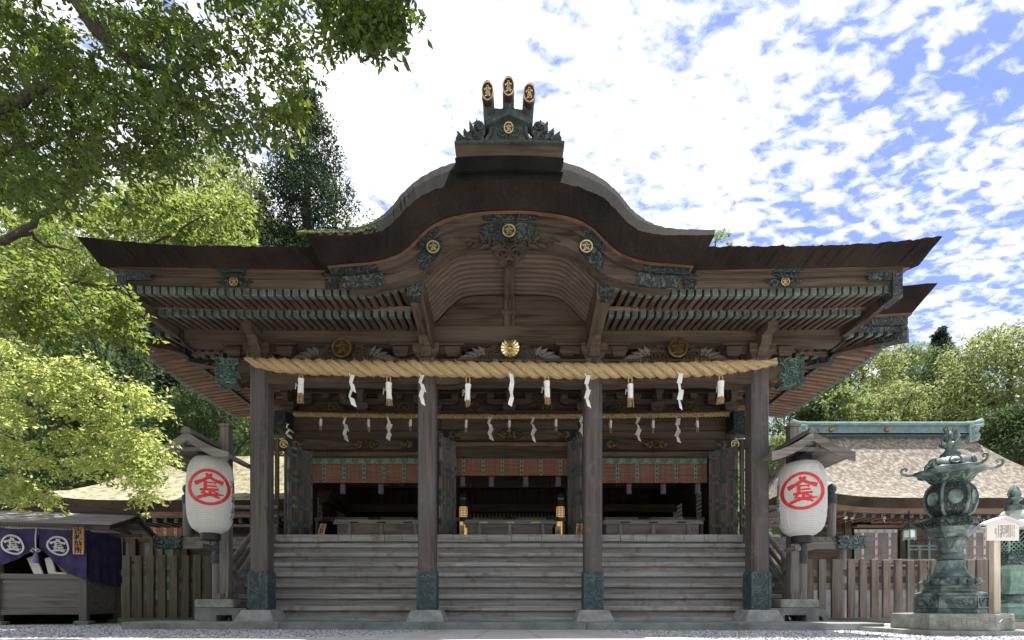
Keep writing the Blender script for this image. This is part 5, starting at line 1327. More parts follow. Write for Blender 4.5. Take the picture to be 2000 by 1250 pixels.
# ================================================================== old-talisman booth on the left
BO = empty('return_booth', (-9.63, 1.6, 0), R(14), 'dark timber booth with boarded roof and purple curtains for old talismans', 'booth')
bw, bd = 1.62, 1.45        # local x from -bw to 0, y from 0 to bd
BB = lambda mb, nm, mt, par=BO, sm=False: mb.build(nm, mt, par, smooth=sm)
for (x, y) in ((-bw, 0), (0, 0), (0, bd), (-bw, bd)):
    mb = MB(); mb.cbox((x, y, 1.16), (.15, .15, 2.15), ch=.01); BB(mb, 'post', M['boothZ'] if 'boothZ' in M else M['greyZ'])
    mb = MB(); mb.cbox((x, y, .04), (.3, .3, .09), ch=.015); BB(mb, 'foot_stone', M['kerb'])
for nm, (x0, x1, y0, y1) in {'front_panel': (-bw+.075, -.075, -.012, .02), 'side_panel': (-.02, .012, .075, bd-.075)}.items():
    mb = MB(); mb.box(x0, x1, y0, y1, .33, 1.02); BB(mb, nm, M['boothX'] if 'boothX' in M else M['greyX'])
mb = MB(); mb.box(-bw+.075, -.075, -.05, .06, 1.02, 1.13); mb.box(-bw+.075, -.075, -.05, .06, .23, .34); BB(mb, 'front_rail', M['greyX'])
mb = MB(); mb.box(-.06, .05, .075, bd-.075, 1.0, 1.10); mb.box(-.06, .05, .075, bd-.075, .23, .34); BB(mb, 'side_rail', M['greyY'])
mb = MB(); mb.box(-bw, 0, .02, bd, .30, .34); mb.box(-bw, 0, bd-.02, bd+.01, .34, 2.15); mb.box(-bw-.01, -bw+.02, .02, bd, .34, 2.15); mb.box(-bw+.05, -.05, bd-.12, bd-.09, .0, .32); mb.box(-bw+.02, -bw+.05, .05, bd-.1, .0, .32); BB(mb, 'lining_and_shade_skirt', M['darkX'])  # last two boxes: dark skirting added to keep the space below in shade
mb = MB(); mb.box(-bw-.5, .55, -.05, .05, 2.16, 2.26); mb.box(-bw-.5, .55, bd-.05, bd+.05, 2.16, 2.26); BB(mb, 'wall_plate', M['greyX'])
for s, nm in ((0, 'front'), (1, 'rear')):
    ye = -.55 if s == 0 else bd+.55; ym = bd/2; rows = 6
    for r_ in range(rows):
        ta, tb = r_/rows, (r_+1)/rows+.03; mb = MB()
        zf = lambda t: lerp(2.20, 2.62, t)-.03*math.sin(math.pi*t)
        ya_, yb_ = lerp(ye, ym, ta), lerp(ye, ym, tb); za_, zb_ = zf(ta)+.018*0, zf(min(1, tb))
        mb.hexa([(-bw-.75,ya_,za_),(.78,ya_,za_),(.78,yb_,zb_),(-bw-.75,yb_,zb_),(-bw-.75,ya_,za_+.035),(.78,ya_,za_+.035),(.78,yb_,zb_+.022),(-bw-.75,yb_,zb_+.022)]); BB(mb, 'roof_board', M['boothR'] if 'boothR' in M else M['greyX'])
    mb = MB(); pr = []
    rg = []
    for t in np.linspace(0, 1, 7): y, z = lerp(ye, ym, t), lerp(2.20, 2.62, t)-.03*math.sin(math.pi*t); rg.append([(.70,y,z-.10),(.74,y,z-.10),(.74,y,z+.0),(.70,y,z+.0)])
    mb.loft(rg); BB(mb, 'bargeboard', M['dark'+'Y'])
mb = MB(); mb.box(-bw-.8, .85, bd/2-.09, bd/2+.09, 2.64, 2.76); mb.box(-bw-.8, .80, bd/2-.05, bd/2+.05, 2.42, 2.56); BB(mb, 'ridge_beam', M['darkX'])
mb = MB(); mb.add([(.3,-.1,2.25),(.3,bd+.1,2.25),(.3,bd/2,2.56)], [(0,1,2)]); mb.add([(.27,-.1,2.25),(.27,bd+.1,2.25),(.27,bd/2,2.56)], [(0,2,1)]); mb.box(.30,.34,.0,bd,2.22,2.30); mb.box(.30,.335,bd/2-.05,bd/2+.05,2.3,2.5); BB(mb, 'gable_board', M['greyY'])
# curtain
def cloth(nm, top, bottom, par, mat, nu=40, nv=16, amp=.025, freq=9, base=None, th=.004):
    """top(u), bottom(u) -> Vector (local); folds displaced along n"""
    mb = MB(); rows = []
    for j in range(nv+1):
        t = j/nv
        for i in range(nu+1):
            u = i/nu; a, b, n_ = top(u), bottom(u), base
            p = a.lerp(b, t); f = amp*(.3+.7*t)*math.sin(freq*u*2*math.pi+1.5*math.sin(3*t)+u*5)+amp*.6*t*math.sin(23*u+4*t)
            rows.append(p+n_*f)
    k = nu+1; fs = [(j*k+i, j*k+i+1, (j+1)*k+i+1, (j+1)*k+i) for j in range(nv) for i in range(nu)]
    mb.add(rows, fs); m = len(rows); mb.add([r-n_*th for r in rows], [tuple(q for q in f[::-1]) for f in fs])
    return mb.build(nm, mat, par, smooth=True, recalc=False)
M['purple'] = mottled('purple_cotton', [(.3,(.042,.033,.09)),(.7,(.085,.068,.155))], 4, .9, 0, .2, .006, fine=50, spec=.1)
M['cloth_white'] = plain('white_dye', (.62,.6,.58), .9)
CU = empty('booth_curtain', (-9.63, 1.6, 0), R(14), 'purple curtain with two white ringed crests tied open on the talisman booth', 'curtain')
uc = .50                                   # where it is drawn together
ztop = 2.13
def drape(x_out, x_in, zo, name):
    return cloth(name, lambda u: Vector((lerp(x_out, x_in, u), -.105, ztop-.02*math.sin(u*math.pi))), lambda u: Vector((lerp(x_out, x_in, u*.97), -.125+.03*u, zo+(1.72-zo)*u**1.7)), CU, M['purple'], 36, 16, .014, 2.4, Vector((0,-1,0)))
xm = -bw+.80
drape(-bw-.05, xm, 1.28, 'curtain_drape'); drape(.10, xm, 1.02, 'curtain_drape')
cloth('curtain_drape', lambda u: Vector((.10, lerp(-.10, bd+.02, u), ztop-.01*math.sin(u*9))), lambda u: Vector((.12, lerp(-.10, bd+.02, u), 1.03-.14*math.sin(u*1.5))), CU, M['purple'], 40, 16, .02, 3.2, Vector((1,0,0)))
for cx in (-bw+.36, -.42):
    mb = MB(); rr = random.Random(int(cx*100)); ph = rr.random()*6
    def fn(u, v, h, cx=cx): 
        du = .012*math.sin(v*3+ph); return Vector((cx+u*.215+du, -.155-h+.010*math.sin(u*4), 1.755+v*.215+.015*math.sin(u*3+ph)))
    crest_mesh(mb, fn, (.82, 1.0), 0, thick=.004, sub=3, nr=48, wob=lambda a: 1+.04*math.sin(3*a+ph)); mb.build('white_crest', M['cloth_white'], CU)
mb = MB(); mb.tube([(xm, -.17, ztop), (xm-.01, -.18, 1.9), (xm, -.18, 1.62)], .012, 6)
for s in (-1, 1): mb.tube([(xm, -.18, 1.62), (xm+s*.05, -.2, 1.68), (xm+s*.09, -.2, 1.63), (xm+s*.04, -.2, 1.60)], .012, 6)
mb.build('curtain_cord', M['cloth_white'], CU)
mb = MB(); mb.lathe([(.05,0),(.055,.04),(.04,.2),(.015,.24)], (xm, -.18, 1.36), 10); mb.build('cord_tassel', plain('lilac_silk', (.2,.16,.34), .8), CU)
mb = MB()
for i in range(34): x = lerp(-bw-.05, .1, i/33); mb.tube([(x-.02, -.10, ztop+.0), (x, -.13, ztop+.03), (x+.02, -.10, ztop)], .006, 4)
mb.build('curtain_lacing', M['cloth_white'], CU)
# wooden name board on the booth post
NB = empty('name_board', (-9.63, 1.6, 0), R(14), 'upright orange timber board with four black characters on the booth corner', 'sign')
mb = MB(); mb.cbox((-.02, -.19, 1.87), (.21, .03, .60), ch=.006); mb.build('board', M['sign_wood'], NB)
for i, ch in enumerate('古札納所'): text_mesh(ch, .145, M['ink'], 'lettering', NB, (-.02, -.208, 2.085-i*.143), bold=.004)
# things left in the booth
def slab(nm, c, d, rot, mat, label, cat):
    o = MB().cbox((0,0,0), d, ch=min(d)*.2).build(nm, mat, None); p = BO.matrix_basis @ Vector(c) if False else (Euler((0,0,R(14))).to_matrix() @ Vector(c))+Vector((-9.63,1.6,0)); o.location = p; o.rotation_euler = (rot[0], rot[1], rot[2]+R(14)); tag(o, label, cat); return o
slab('paper_parcel', (-1.0,.14,1.30), (.17,.05,.52), (R(-12), R(-27), 0), M['cream'], 'pale paper parcel leaning left inside the talisman booth', 'parcel')
slab('paper_bag', (-.72,.16,1.29), (.15,.06,.48), (R(-12), R(-18), 0), M['cream'], 'white paper bag leaning beside the pale parcel in the booth', 'paper bag')
slab('timber_plaque', (-.42,.14,1.29), (.22,.035,.52), (R(-12), R(-38), 0), M['sign_wood'], 'brown timber plaque leaning in the opening of the booth', 'plaque')
slab('folded_paper', (-.52,.06,1.155), (.34,.12,.05), (0, R(4), R(6)), M['cream'], 'folded white paper lying on the booth rail', 'paper')
slab('carton', (-.12,.12,1.19), (.22,.15,.12), (0, R(-22), R(8)), M['buff'], 'small brown carton at the right side of the booth opening', 'box')

# ================================================================== picket fences
def fence(px_list, ptop, Z, label, rails, base, wpx=16, mat='fenceL', x0=None, x1=None, wide=()):
    k = Z/1000; X = [wx(p, Z) for p in px_list]; zt_ = wz(ptop, Z); root = empty('picket_fence', (X[0], Z-10, 0), 0, label, 'fence'); ox, oy = X[0], Z-10; fr = random.Random(len(X))
    for i, x in enumerate(X):
        w_ = wpx*k*(1.5 if i in wide else 1); mb = MB(); hh = zt_+fr.uniform(-.015, .015); a = w_/2; c = .012
        mb.loft([[(x-a-ox,-.03,z),(x+a-ox,-.03,z),(x+a-ox,.03,z),(x-a-ox,.03,z)] for z in (base, hh)]+[[(x-a-ox+c,-.03+c,hh+.02),(x+a-ox-c,-.03+c,hh+.02),(x+a-ox-c,.03-c,hh+.02),(x-a-ox+c,.03-c,hh+.02)]]); mb.build('picket', M[mat], root)
    for (z0, z1, y0, y1) in rails:
        mb = MB(); mb.box((x0 if x0 is not None else X[0]-.15)-ox, (x1 if x1 is not None else X[-1]+.15)-ox, y0, y1, z0, z1); mb.build('rail', M[mat+'X'], root)
    return root
M['fenceL'] = wood('mossy_picket', (.035,.027,.018), (.11,.09,.06), 'Z', grey=(.085,.085,.055), stain=(.06,.065,.03)); M['fenceLX'] = wood('mossy_rail', (.05,.042,.032), (.13,.11,.085), 'X', grey=(.1,.1,.075))
M['fenceR'] = wood('grey_picket', (.085,.064,.048), (.245,.195,.155), 'Z', grey=(.2,.178,.155)); M['fenceRX'] = wood('grey_rail', (.09,.075,.065), (.22,.19,.17), 'X', grey=(.2,.19,.18))
rl = [(wz(1125,11), wz(1112,11), .031, .075), (wz(1152,11), wz(1139,11), .031, .075)]
fence([248,271,294.5,317,340,363,386,407,424], 1087, 11, 'dark mossy timber picket fence between the booth and the left lantern', rl+[(.05, .17, -.06, .06)], .171, 14.5, 'fenceL')
fence([1581,1605,1634,1662,1685,1707.5,1730.5,1754,1778,1801,1824,1848,1872,1895,1917,1936], 1094, 11, 'weathered grey timber picket fence behind the bronze lantern on the right', rl+[(.05, .17, -.06, .06)], .171, 13.5, 'fenceR', wide=(2, 14))
# ================================================================== ground, kerb, paving
def gravel_mat():
    m, nt, b, out = new_mat('pale_gravel'); t = N(nt, 'ShaderNodeTexCoord'); vo = N(nt, 'ShaderNodeTexVoronoi'); vo.inputs['Scale'].default_value = 34; L(nt, t.outputs['Object'], vo.inputs['Vector'])
    vo2 = N(nt, 'ShaderNodeTexVoronoi'); vo2.inputs['Scale'].default_value = 75; L(nt, t.outputs['Object'], vo2.inputs['Vector'])
    sp = N(nt, 'ShaderNodeSeparateXYZ'); L(nt, vo.outputs['Color'], sp.inputs[0])
    r = ramp(nt, sp.outputs[0], [(0,(.28,.285,.295)),(.5,(.5,.5,.51)),(1,(.74,.74,.74))]); sp2 = N(nt, 'ShaderNodeSeparateXYZ'); L(nt, vo2.outputs['Color'], sp2.inputs[0]); r2 = ramp(nt, sp2.outputs[0], [(0,(.6,.6,.6)),(1,(1.2,1.2,1.2))])
    L(nt, mixc(nt, .7, r.outputs[0], r2.outputs[0], 'MULTIPLY'), b.inputs['Base Color']); b.inputs['Roughness'].default_value = .9; bump(nt, b, vo.outputs['Distance'], .8, .02); return m
M['gravel'] = gravel_mat()
M['paving'] = mottled('pale_paving_stone', [(.3,(.40,.385,.355)),(.7,(.56,.545,.51))], 2.5, .8, 0, .2, .004, fine=60)
def soil_mat():
    m, nt, b, out = new_mat('forest_floor'); t = N(nt, 'ShaderNodeTexCoord'); n = noise(nt, t.outputs['Object'], .6, 6, .65)
    r = ramp(nt, n.outputs[0], [(.3,(.02,.025,.012)),(.7,(.06,.075,.03))]); L(nt, r.outputs[0], b.inputs['Base Color']); b.inputs['Roughness'].default_value = .95; return m
M['soil'] = soil_mat()
def hill_z(x, y):
    f = max(0, y-13.5); left = min(1, max(0, (2-x)/10)); right = 1-left
    h = left*min(46, f*.98+.004*f*f)+right*min(26, max(0, y-17.0)*.50); return h+.6*math.sin(x*.31+1)*math.sin(y*.27)*min(1, f/6)
mb = MB(); nx, ny = 90, 60; X0, X1 = -120, 120; vs = []
for j in range(ny+1):
    for i in range(nx+1):
        x = lerp(X0, X1, i/nx); y = lerp(13.4, 150, (j/ny)**1.6); vs.append((x, y, hill_z(x, y)-.05))
mb.add(vs, [(j*(nx+1)+i, j*(nx+1)+i+1, (j+1)*(nx+1)+i+1, (j+1)*(nx+1)+i) for j in range(ny) for i in range(nx)]); tag(mb.build('hill', M['soil'], smooth=True), kind='structure')
mb = MB(); vs = []      # unseen bare rise behind the camera, added to cut low sky light on the fronts
for j in range(25):
    for i in range(41):
        a = lerp(math.pi*1.0, math.pi*2.0, i/40); r_ = lerp(24, 90, j/24); x, y = r_*math.cos(a), -10+r_*math.sin(a); f = max(0, r_-26); vs.append((x, y, min(24, f*.9)*(.75+.25*math.sin(a*9)*math.sin(a*23))-.05))
mb.add(vs, [(j*41+i, j*41+i+1, (j+1)*41+i+1, (j+1)*41+i) for j in range(24) for i in range(40)]); tag(mb.build('hill', M['soil'], smooth=True), kind='structure')
mb = MB(); mb.add([(-2500,-2500,0),(2500,-2500,0),(2500,2500,0),(-2500,2500,0)], [(0,1,2,3)]); tag(mb.build('ground', M['gravel'], recalc=False), kind='structure')
# paved path leading to the steps, and the paved cross strip in front
mb = MB(); outl = [(-40,-3.16),(-3.2,-3.12),(-2.35,-2.75),(-1.75,-2.2),(-1.30,-1.45),(-1.1,-.86),(1.45,-.90),(1.7,-1.7),(2.05,-2.6),(2.6,-3.3),(3.4,-3.75),(40,-4.0),(40,-30),(-40,-30)]
mb.add([(x, y, .006) for x, y in outl], [tuple(range(len(outl)))]); tag(mb.build('path', M['paving']), kind='structure')
mb = MB()
def joint(p, q, w_=.006): p, q = Vector((*p, .009)), Vector((*q, .009)); n_ = (q-p).cross(Vector((0,0,1))).normalized()*w_; mb.add([p+n_, q+n_, q-n_, p-n_], [(0,1,2,3)])
for x in (-1.0, -.35, .3, .95, 1.5): joint((x, -.95), (x*1.35, -3.1))
for y in (-1.5, -2.1, -2.7, -3.3): joint((-1.2, y), (1.6, y-.05))
tag(mb.build('path_joints', M['kerb']), kind='structure')
# granite kerb in front of the steps (one platform, its edge in long blocks)
xs = [-7.08, -4.17, -1.43, 1.36, 4.0, 6.50]; KB = empty('stone_plinth', (0, -.7, 0), 0, 'low granite plinth in long blocks under the front pillars', 'plinth')
ky = lambda x: lerp(-.66, -1.12, (x+7.1)/13.6)
for a, b in zip(xs[:-1], xs[1:]):
    mb = MB(); a_, b_ = a+.004, b-.004
    mb.loft([[(x, ky(x), .0), (x, ky(x), PLAT-.012), (x, ky(x)+.012, PLAT), (x, .55, PLAT), (x, .55, 0)] for x in (a_, b_)]); mb.v = [(v[0], v[1]+.7, v[2]) for v in mb.v]; mb.build('kerb_block', M['kerb'], KB)
mb = MB(); mb.box(-7.0, 6.45, 1.255, 4.0, 0, PLAT-.01); mb.build('plinth_fill', M['kerb'], KB)
# loose stones on the gravel and fallen leaves
rr = random.Random(21); mb = MB()
def ground_pt():
    while True:
        Z = 6.4+rr.random()**1.3*5.6; x = rr.uniform(-1.05, 1.05)*Z; y = Z-10
        if y > ky(x)-.02 and -7.1 < x < 6.5: continue
        if -1.35-.5*max(0, -y-1.2) < x < 1.5+.35*max(0, -y-1.0): continue
        if y < -3.1 and x < 2.6: continue
        if x < -8 and y > 1.2: continue
        return x, y
for k in range(9000):
    x, y = ground_pt(); r_ = rr.uniform(.008, .021); a = rr.uniform(0, 6.28); q = [Vector((math.cos(a+i*1.57)*r_*rr.uniform(.7,1.2), math.sin(a+i*1.57)*r_*rr.uniform(.7,1.2), 0)) for i in range(4)]; c = Vector((x, y, .002)); t = Vector((rr.uniform(-.3,.3)*r_, rr.uniform(-.3,.3)*r_, r_*rr.uniform(.5, .9)))
    mb.add([c+v for v in q]+[c+t+v*.45 for v in q], [(4,5,6,7),(0,1,5,4),(1,2,6,5),(2,3,7,6),(3,0,4,7)], rr.choice((0,0,1,1,2)))
st_ = [plain('gravel_grey', (.22,.225,.235), .9), plain('gravel_pale', (.44,.44,.45), .9), plain('gravel_white', (.66,.66,.65), .9)]
tag(mb.build('gravel_stones', st_, recalc=False), kind='stuff')
mb = MB()
for k in range(150):
    x, y = ground_pt(); L_ = rr.uniform(.03, .06); a = rr.uniform(0, 6.28); d = Vector((math.cos(a), math.sin(a), rr.uniform(-.1, .5)))*L_; n_ = Vector((-math.sin(a), math.cos(a), rr.uniform(-.2, .2)))*L_*.3; c = Vector((x, y, .022))
    mb.add([c-d*.5, c+n_, c+d*.5, c-n_], [(0,1,2,3)], rr.choice((0,0,1,2)))
tag(mb.build('fallen_leaves', [plain('brown_leaf', (.16,.075,.035), .8), plain('red_leaf', (.36,.08,.05), .8), plain('green_leaf', (.16,.2,.04), .8)], recalc=False), kind='stuff')

# ================================================================== side buildings
def side_hall(label, ex0, ex1, ey, ez_, rx0, rx1, ry, rz, lift, mats, wall_y, cols, name='side_hall'):
    root = empty(name, ((ex0+ex1)/2, ey, 0), 0, label, 'shrine building'); ox, oy = (ex0+ex1)/2, ey; roofm = mats[0]
    def B(mb, nm, mt, sm=False, par=root): mb.v = [(v[0]-ox, v[1]-oy, v[2]) for v in mb.v]; return mb.build(nm, mt, par, smooth=sm)
    byk = ry+(ry-ey)
    g = lambda t: .50*t+.50*t*t
    nu, nv = 60, 18
    mb = MB(); rows = []; r1 = random.Random(int(ox))
    for j in range(nv+1):
        t = j/nv
        for i in range(nu+1):
            u = i/nu; s_ = 2*u-1; x = lerp(lerp(ex0, rx0, t), lerp(ex1, rx1, t), u); y = lerp(ey, ry, t)
            y -= .0; z = ez_+(rz-ez_)*g(t)+lift*abs(s_)**5*(1-t)**3; rows.append((x, y, z+r1.uniform(-.012, .012)))
    mb.add(rows, [(j*(nu+1)+i, j*(nu+1)+i+1, (j+1)*(nu+1)+i+1, (j+1)*(nu+1)+i) for j in range(nv) for i in range(nu)]); roof = B(mb, 'roof', roofm, True)
    for s, e, r_ in ((0, ex0, rx0), (1, ex1, rx1)):
        mb = MB(); rows = []
        for j in range(nv+1):
            t = j/nv
            for i in range(13):
                u = i/12; y = lerp(lerp(ey, ry, t), lerp(byk, ry, t), u); x = lerp(e, r_, t); rows.append((x, y, ez_+(rz-ez_)*g(t)+lift*abs(2*u-1)**5*(1-t)**3))
        mb.add(rows, [(j*13+i, j*13+i+1, (j+1)*13+i+1, (j+1)*13+i) for j in range(nv) for i in range(12)]); B(mb, 'roof', roofm, True)
    mb = MB(); mb.add([(ex0, byk, ez_), (ex1, byk, ez_), (rx1, ry, rz), (rx0, ry, rz)], [(0,1,2,3)]); B(mb, 'roof', roofm)
    n = 40; rg = []
    for i in range(n+1):
        u = i/n; x = lerp(ex0, ex1, u); z = ez_+lift*abs(2*u-1)**5; x2 = lerp(ex0+.18, ex1-.18, u)
        rg.append([(x, ey-.01+r1.uniform(-.01,.01), z+.005), (x2, ey+.10, z-.30), (x2, ey+.6, z-.30), (x, ey+.5, z)])
    mb = MB(); mb.loft(rg); B(mb, 'roof_edge', M['roof_edge'])
    for s, e in ((1, ex0), (-1, ex1)):
        mb = MB(); mb.hexa([(e+s*.02,ey,ez_+lift-.01),(e+s*.55,ey,ez_+lift-.02),(e+s*.55,byk,ez_+lift-.02),(e+s*.02,byk,ez_+lift-.01),(e+s*.2,ey+.1,ez_+lift-.30),(e+s*.6,ey+.1,ez_+lift-.3),(e+s*.6,byk,ez_+lift-.30),(e+s*.2,byk,ez_+lift-.30)]); B(mb, 'roof_edge', M['roof_edge'])
    mb = MB(); rg = []
    for i in range(n+1):
        u = i/n; x = lerp(ex0+.4, ex1-.4, u); z = ez_-.30+lift*.8*abs(2*u-1)**5; rg.append([(x, ey+.16, z), (x, ey+.24, z-.16), (x, ey+.6, z-.16), (x, ey+.6, z)])
    mb.loft(rg); B(mb, 'eave_board', M['warmX'])
    proto = None; k = int((ex1-ex0-1.2)/.30)
    for i in range(min(k, 60)):
        x = lerp(ex0+.6, ex1-.6, i/(k-1)); z = ez_-.60+lift*.7*abs(2*i/(k-1)-1)**5
        if proto is None: q = MB(); q.box(-.05, .05, 0, 1.7, 0, .12); proto = q.build('rafter', M['warmY'], root); c = MB(); c.box(-.056, .056, -.012, .06, -.006, .126); c.build('rafter_cap', M['copper_bright'], proto); o = proto
        else: o = dup(proto, root)
        o.location = (x-ox, ey+.32-oy, z)
    for (x0, x1, z0, z1, mt, dy) in ((ex0+.6, ex1-.6, ez_-.75, ez_-.45, 'darkX', 0), (ex0+.9, ex1-.9, ez_-1.05, ez_-.76, 'woodX', -.03), (ex0+.9, ex1-.9, 0, ez_-1.06, mats[1], .04)):
        mb = MB(); mb.box(x0, x1, wall_y+dy, wall_y+.1+dy, z0, z1); B(mb, 'wall', M[mt])
    for x in cols: mb = MB(); mb.box(x-.11, x+.11, wall_y-.10, wall_y+.03, 0, ez_-.5); B(mb, 'column', M['woodZ'])
    mb = MB(); mb.box(ex0+1, ex1-1, wall_y+.2, wall_y+.3, 0, ez_); B(mb, 'rear_wall', M['dark'])
    return root, B
root, B = side_hall('timber shrine building with pale weathered bark roof and green copper ridge on the right', 9.4, 20.0, 6.4, 3.86, 10.95, 17.2, 9.2, 6.72, .42, (M['roof_bark'], 'woodX'), 8.0, [wx(p, 17.9) for p in (1657, 1765, 1872, 1990)])
# copper ridge with horn-like ends
def ridge(B, x0, x1, y, z, mt):
    mb = MB(); mb.box(x0, x1, y-.20, y+.20, z-.06, z+.02); mb.box(x0+.05, x1-.05, y-.13, y+.13, z+.02, z+.30); mb.box(x0, x1, y-.19, y+.19, z+.30, z+.35); b_ = B(mb, 'ridge', mt[1])
    mb = MB(); mb.tube([(x0-.15, y-.1, z+.40), (x1+.15, y-.1, z+.40)], .07, 8); mb.box(x0+.02, x1-.02, y-.14, y-.132, z+.02, z+.07); mb.box(x0+.02, x1-.02, y-.2, y-.19, z-.05, z+.01); B(mb, 'ridge_roll', mt[0])
    for q in (.16, .5, .86):
        x = lerp(x0, x1, q); mb = MB()
        for a in range(5): mb.tube([(x, y-.16, z+.15), (x+.09*math.cos(a*1.256+.3), y-.17, z+.15+.09*math.sin(a*1.256+.3))], .04, 6)
        B(mb, 'ridge_crest', M['gold_old'])
    for s, x in ((-1, x0), (1, x1)):
        mb = MB(); mb.prism([(x-s*.05,z-.35),(x+s*.28,z-.28),(x+s*.36,z-.05),(x+s*.26,z+.05),(x+s*.34,z+.18),(x+s*.22,z+.34),(x-s*.05,z+.36)], y-.24, y+.2)
        for (u, v, r_) in ((.1,.2,.10),(.15,-.02,.11),(.12,-.2,.09)): spiral(mb, (x+s*u, y-.25, z+v), r_, 1.3, .035, 0 if s > 0 else math.pi, s, 0, 0, 12)
        mb.tube([(x-s*.1, y-.1, z+.40), (x+s*.25, y-.12, z+.41), (x+s*.50, y-.14, z+.47)], [.075,.085,.10], 8); mb.tube([(x+s*.0, y-.2, z+.26), (x+s*.45, y-.22, z+.30)], [.05,.07], 8); B(mb, 'ridge_end', mt[0])
M['pale_copper'] = mottled('pale_green_copper', [(.3,(.16,.235,.21)),(.6,(.28,.37,.335)),(.8,(.4,.47,.44))], 5, .6, 0, .2, .01, fine=30); M['blue_copper'] = mottled('blue_grey_copper', [(.3,(.10,.16,.17)),(.7,(.2,.28,.28))], 5, .6, 0, .2, .01)
ridge(B, 11.0, 17.1, 9.2, 6.80, (M['pale_copper'], M['blue_copper']))
wm = (M['band_white'], M['band_grey'], M['reed_grey'], M['band_white'])
z_ = lambda y: wz(y, 17.8)
mb = MB(); mb.box(9.9, 19.5, 7.75, 8.2, 0, 1.02); B(mb, 'bright_gap_backing', M['stone'])  # pale block added to stand for the brightness behind the fence gaps
blind(wx(1670,17.8), wx(1754,17.8), 7.83, z_(1033), z_(1041), z_(1100), 3, 'lowered grey reed blind with white patterned border left of the carved door', 'grey reed blinds', wm, (), True)
blind(wx(1873,17.8), wx(1936,17.8), 7.83, z_(1033), z_(1041), z_(1100), 3, 'lowered grey reed blind half hidden behind the white notice board', 'grey reed blinds', wm, (), True)
mb = MB(); mb.box(wx(1665,17.8), wx(1758,17.8), 7.55, 7.86, z_(1031), z_(1027)); mb.box(wx(1690,17.8), wx(1785,17.8), 7.5, 7.55, z_(1024.5), z_(1020.5)); B(mb, 'blind_hood', M['warmX'])
mb = MB(); mb.box(wx(1776,17.8), wx(1860,17.8), 7.84, 7.93, 1.0, z_(1032)); d_ = B(mb, 'door', M['woodZ'])
mb = MB()
for p in (1776, 1797, 1816, 1836, 1858): mb.box(wx(p,17.8)-.04, wx(p,17.8)+.04, 7.815, 7.838, 1.0, z_(1066 if p in (1797,1836) else 1040))
for q in (1066, 1073): mb.box(wx(1776,17.8), wx(1860,17.8), 7.81, 7.836, z_(q)-.03, z_(q)+.03)
B(mb, 'door_fitting', M['blue_copper'])
mb = MB()
for i in range(5):
    for j in range(2): spiral(mb, (wx(1785+i*8,17.8), 7.83, z_(1048+j*9)), .10, 1.3, .025, i*1.1+j, 1 if (i+j) % 2 else -1, 0, 0, 12)
B(mb, 'door_carving', M['warmX'])
mb = MB(); rl_ = [(z_(1094), z_(1091))]; mb.box(wx(1640,17), wx(1940,17), 6.95, 7.05, wz(1096,17), wz(1092,17)); mb.box(wx(1640,17), wx(1940,17), 6.97, 7.03, wz(1106,17), wz(1103,17)); B(mb, 'rail', M['greyX'])
mb = MB(); pr = [(wx(1787,17.2),z_(1024)),(wx(1803,17.2),z_(999)),(wx(1830,17.2),z_(1010)),(wx(1850,17.2),z_(1024))]; mb.prism(pr, 7.2, 7.3); B(mb, 'porch_gable', M['greyX'])
for i, px in enumerate((1649, 1662, 1724, 1921)): shide(px, 997, 1018 if i != 3 else 1014, 17.0, 6, 'tattered white paper streamer under the right building eave, '+['first','second','third','fourth'][i]+' from the left', 'streamers under the right eave', 90+i, 'cream', True)
# small hanging copper lantern under that eave
HL = empty('hanging_lantern', W(1775.5, 1053, 16.6), 0, 'small green copper lantern hanging under the right building eave', 'hanging lantern')
mb = MB(); mb.lathe([(.30,.30),(.34,.31),(.20,.38),(.10,.46),(.05,.50),(.05,.55),(.01,.57)], (0,0,0), 6); mb.build('lantern_roof', M['copper_plain'], HL)
mb = MB(); mb.lathe([(.17,.04),(.17,.29)], (0,0,0), 6); mb.build('lantern_pane', M['white'], HL)
mb = MB(); mb.lathe([(.19,.0),(.19,.045)], (0,0,0), 6); mb.lathe([(.18,.27),(.18,.30)], (0,0,0), 6)
for k in range(6): a = k*math.pi/3; mb.tube([(.18*math.cos(a),.18*math.sin(a),-.04), (.18*math.cos(a),.18*math.sin(a),.3)], .018, 5)
mb.build('lantern_frame', M['pale_copper'], HL); mb = MB(); mb.tube([(0,0,.55),(0,0,1.05)], .015, 5); mb.build('chain', M['black'], HL)
# left building
root2, B2 = side_hall('timber shrine building with moss-tinted sunlit bark roof behind the left lantern', -14.1, -5.2, 5.0, 3.50, -12.3, -6.5, 8.0, 5.66, .30, (M['roof_moss'], 'woodX'), 6.6, [wx(p, 16.5) for p in (205, 258, 358, 420)], 'side_hall')
zl_ = lambda y: wz(y, 16.4)
om = (M['band_white'], M['band_grey'], M['reed_orange'], M['band_white'])
blind(wx(268,16.4), wx(354,16.4), 6.42, zl_(1023), zl_(1031), zl_(1048), 4, 'short orange reed blind with white patterned border in the left building', 'orange reed blinds', om)
mb = MB()
for (a, b) in ((274, 288), (291, 306), (312, 345), (215, 226), (236, 250)): mb.box(wx(a,16.4), wx(b,16.4), 6.60, 6.63, .6, zl_(1050))
B2(mb, 'window', mottled('window_glass', [(.3,(.03,.05,.05)),(.7,(.14,.19,.18))], 3, .15, 0, 0, spec=.6))
mb = MB()
for p in (209, 231, 253, 290, 309, 347): mb.box(wx(p,16.4)-.05, wx(p,16.4)+.05, 6.52, 6.59, .5, zl_(1050))
mb.box(wx(205,16.4), wx(360,16.4), 6.5, 6.6, zl_(1050), zl_(1047)); mb.box(wx(205,16.4), wx(360,16.4), 6.5, 6.6, zl_(1100), zl_(1096)); B2(mb, 'window_frame', M['warmZ'])

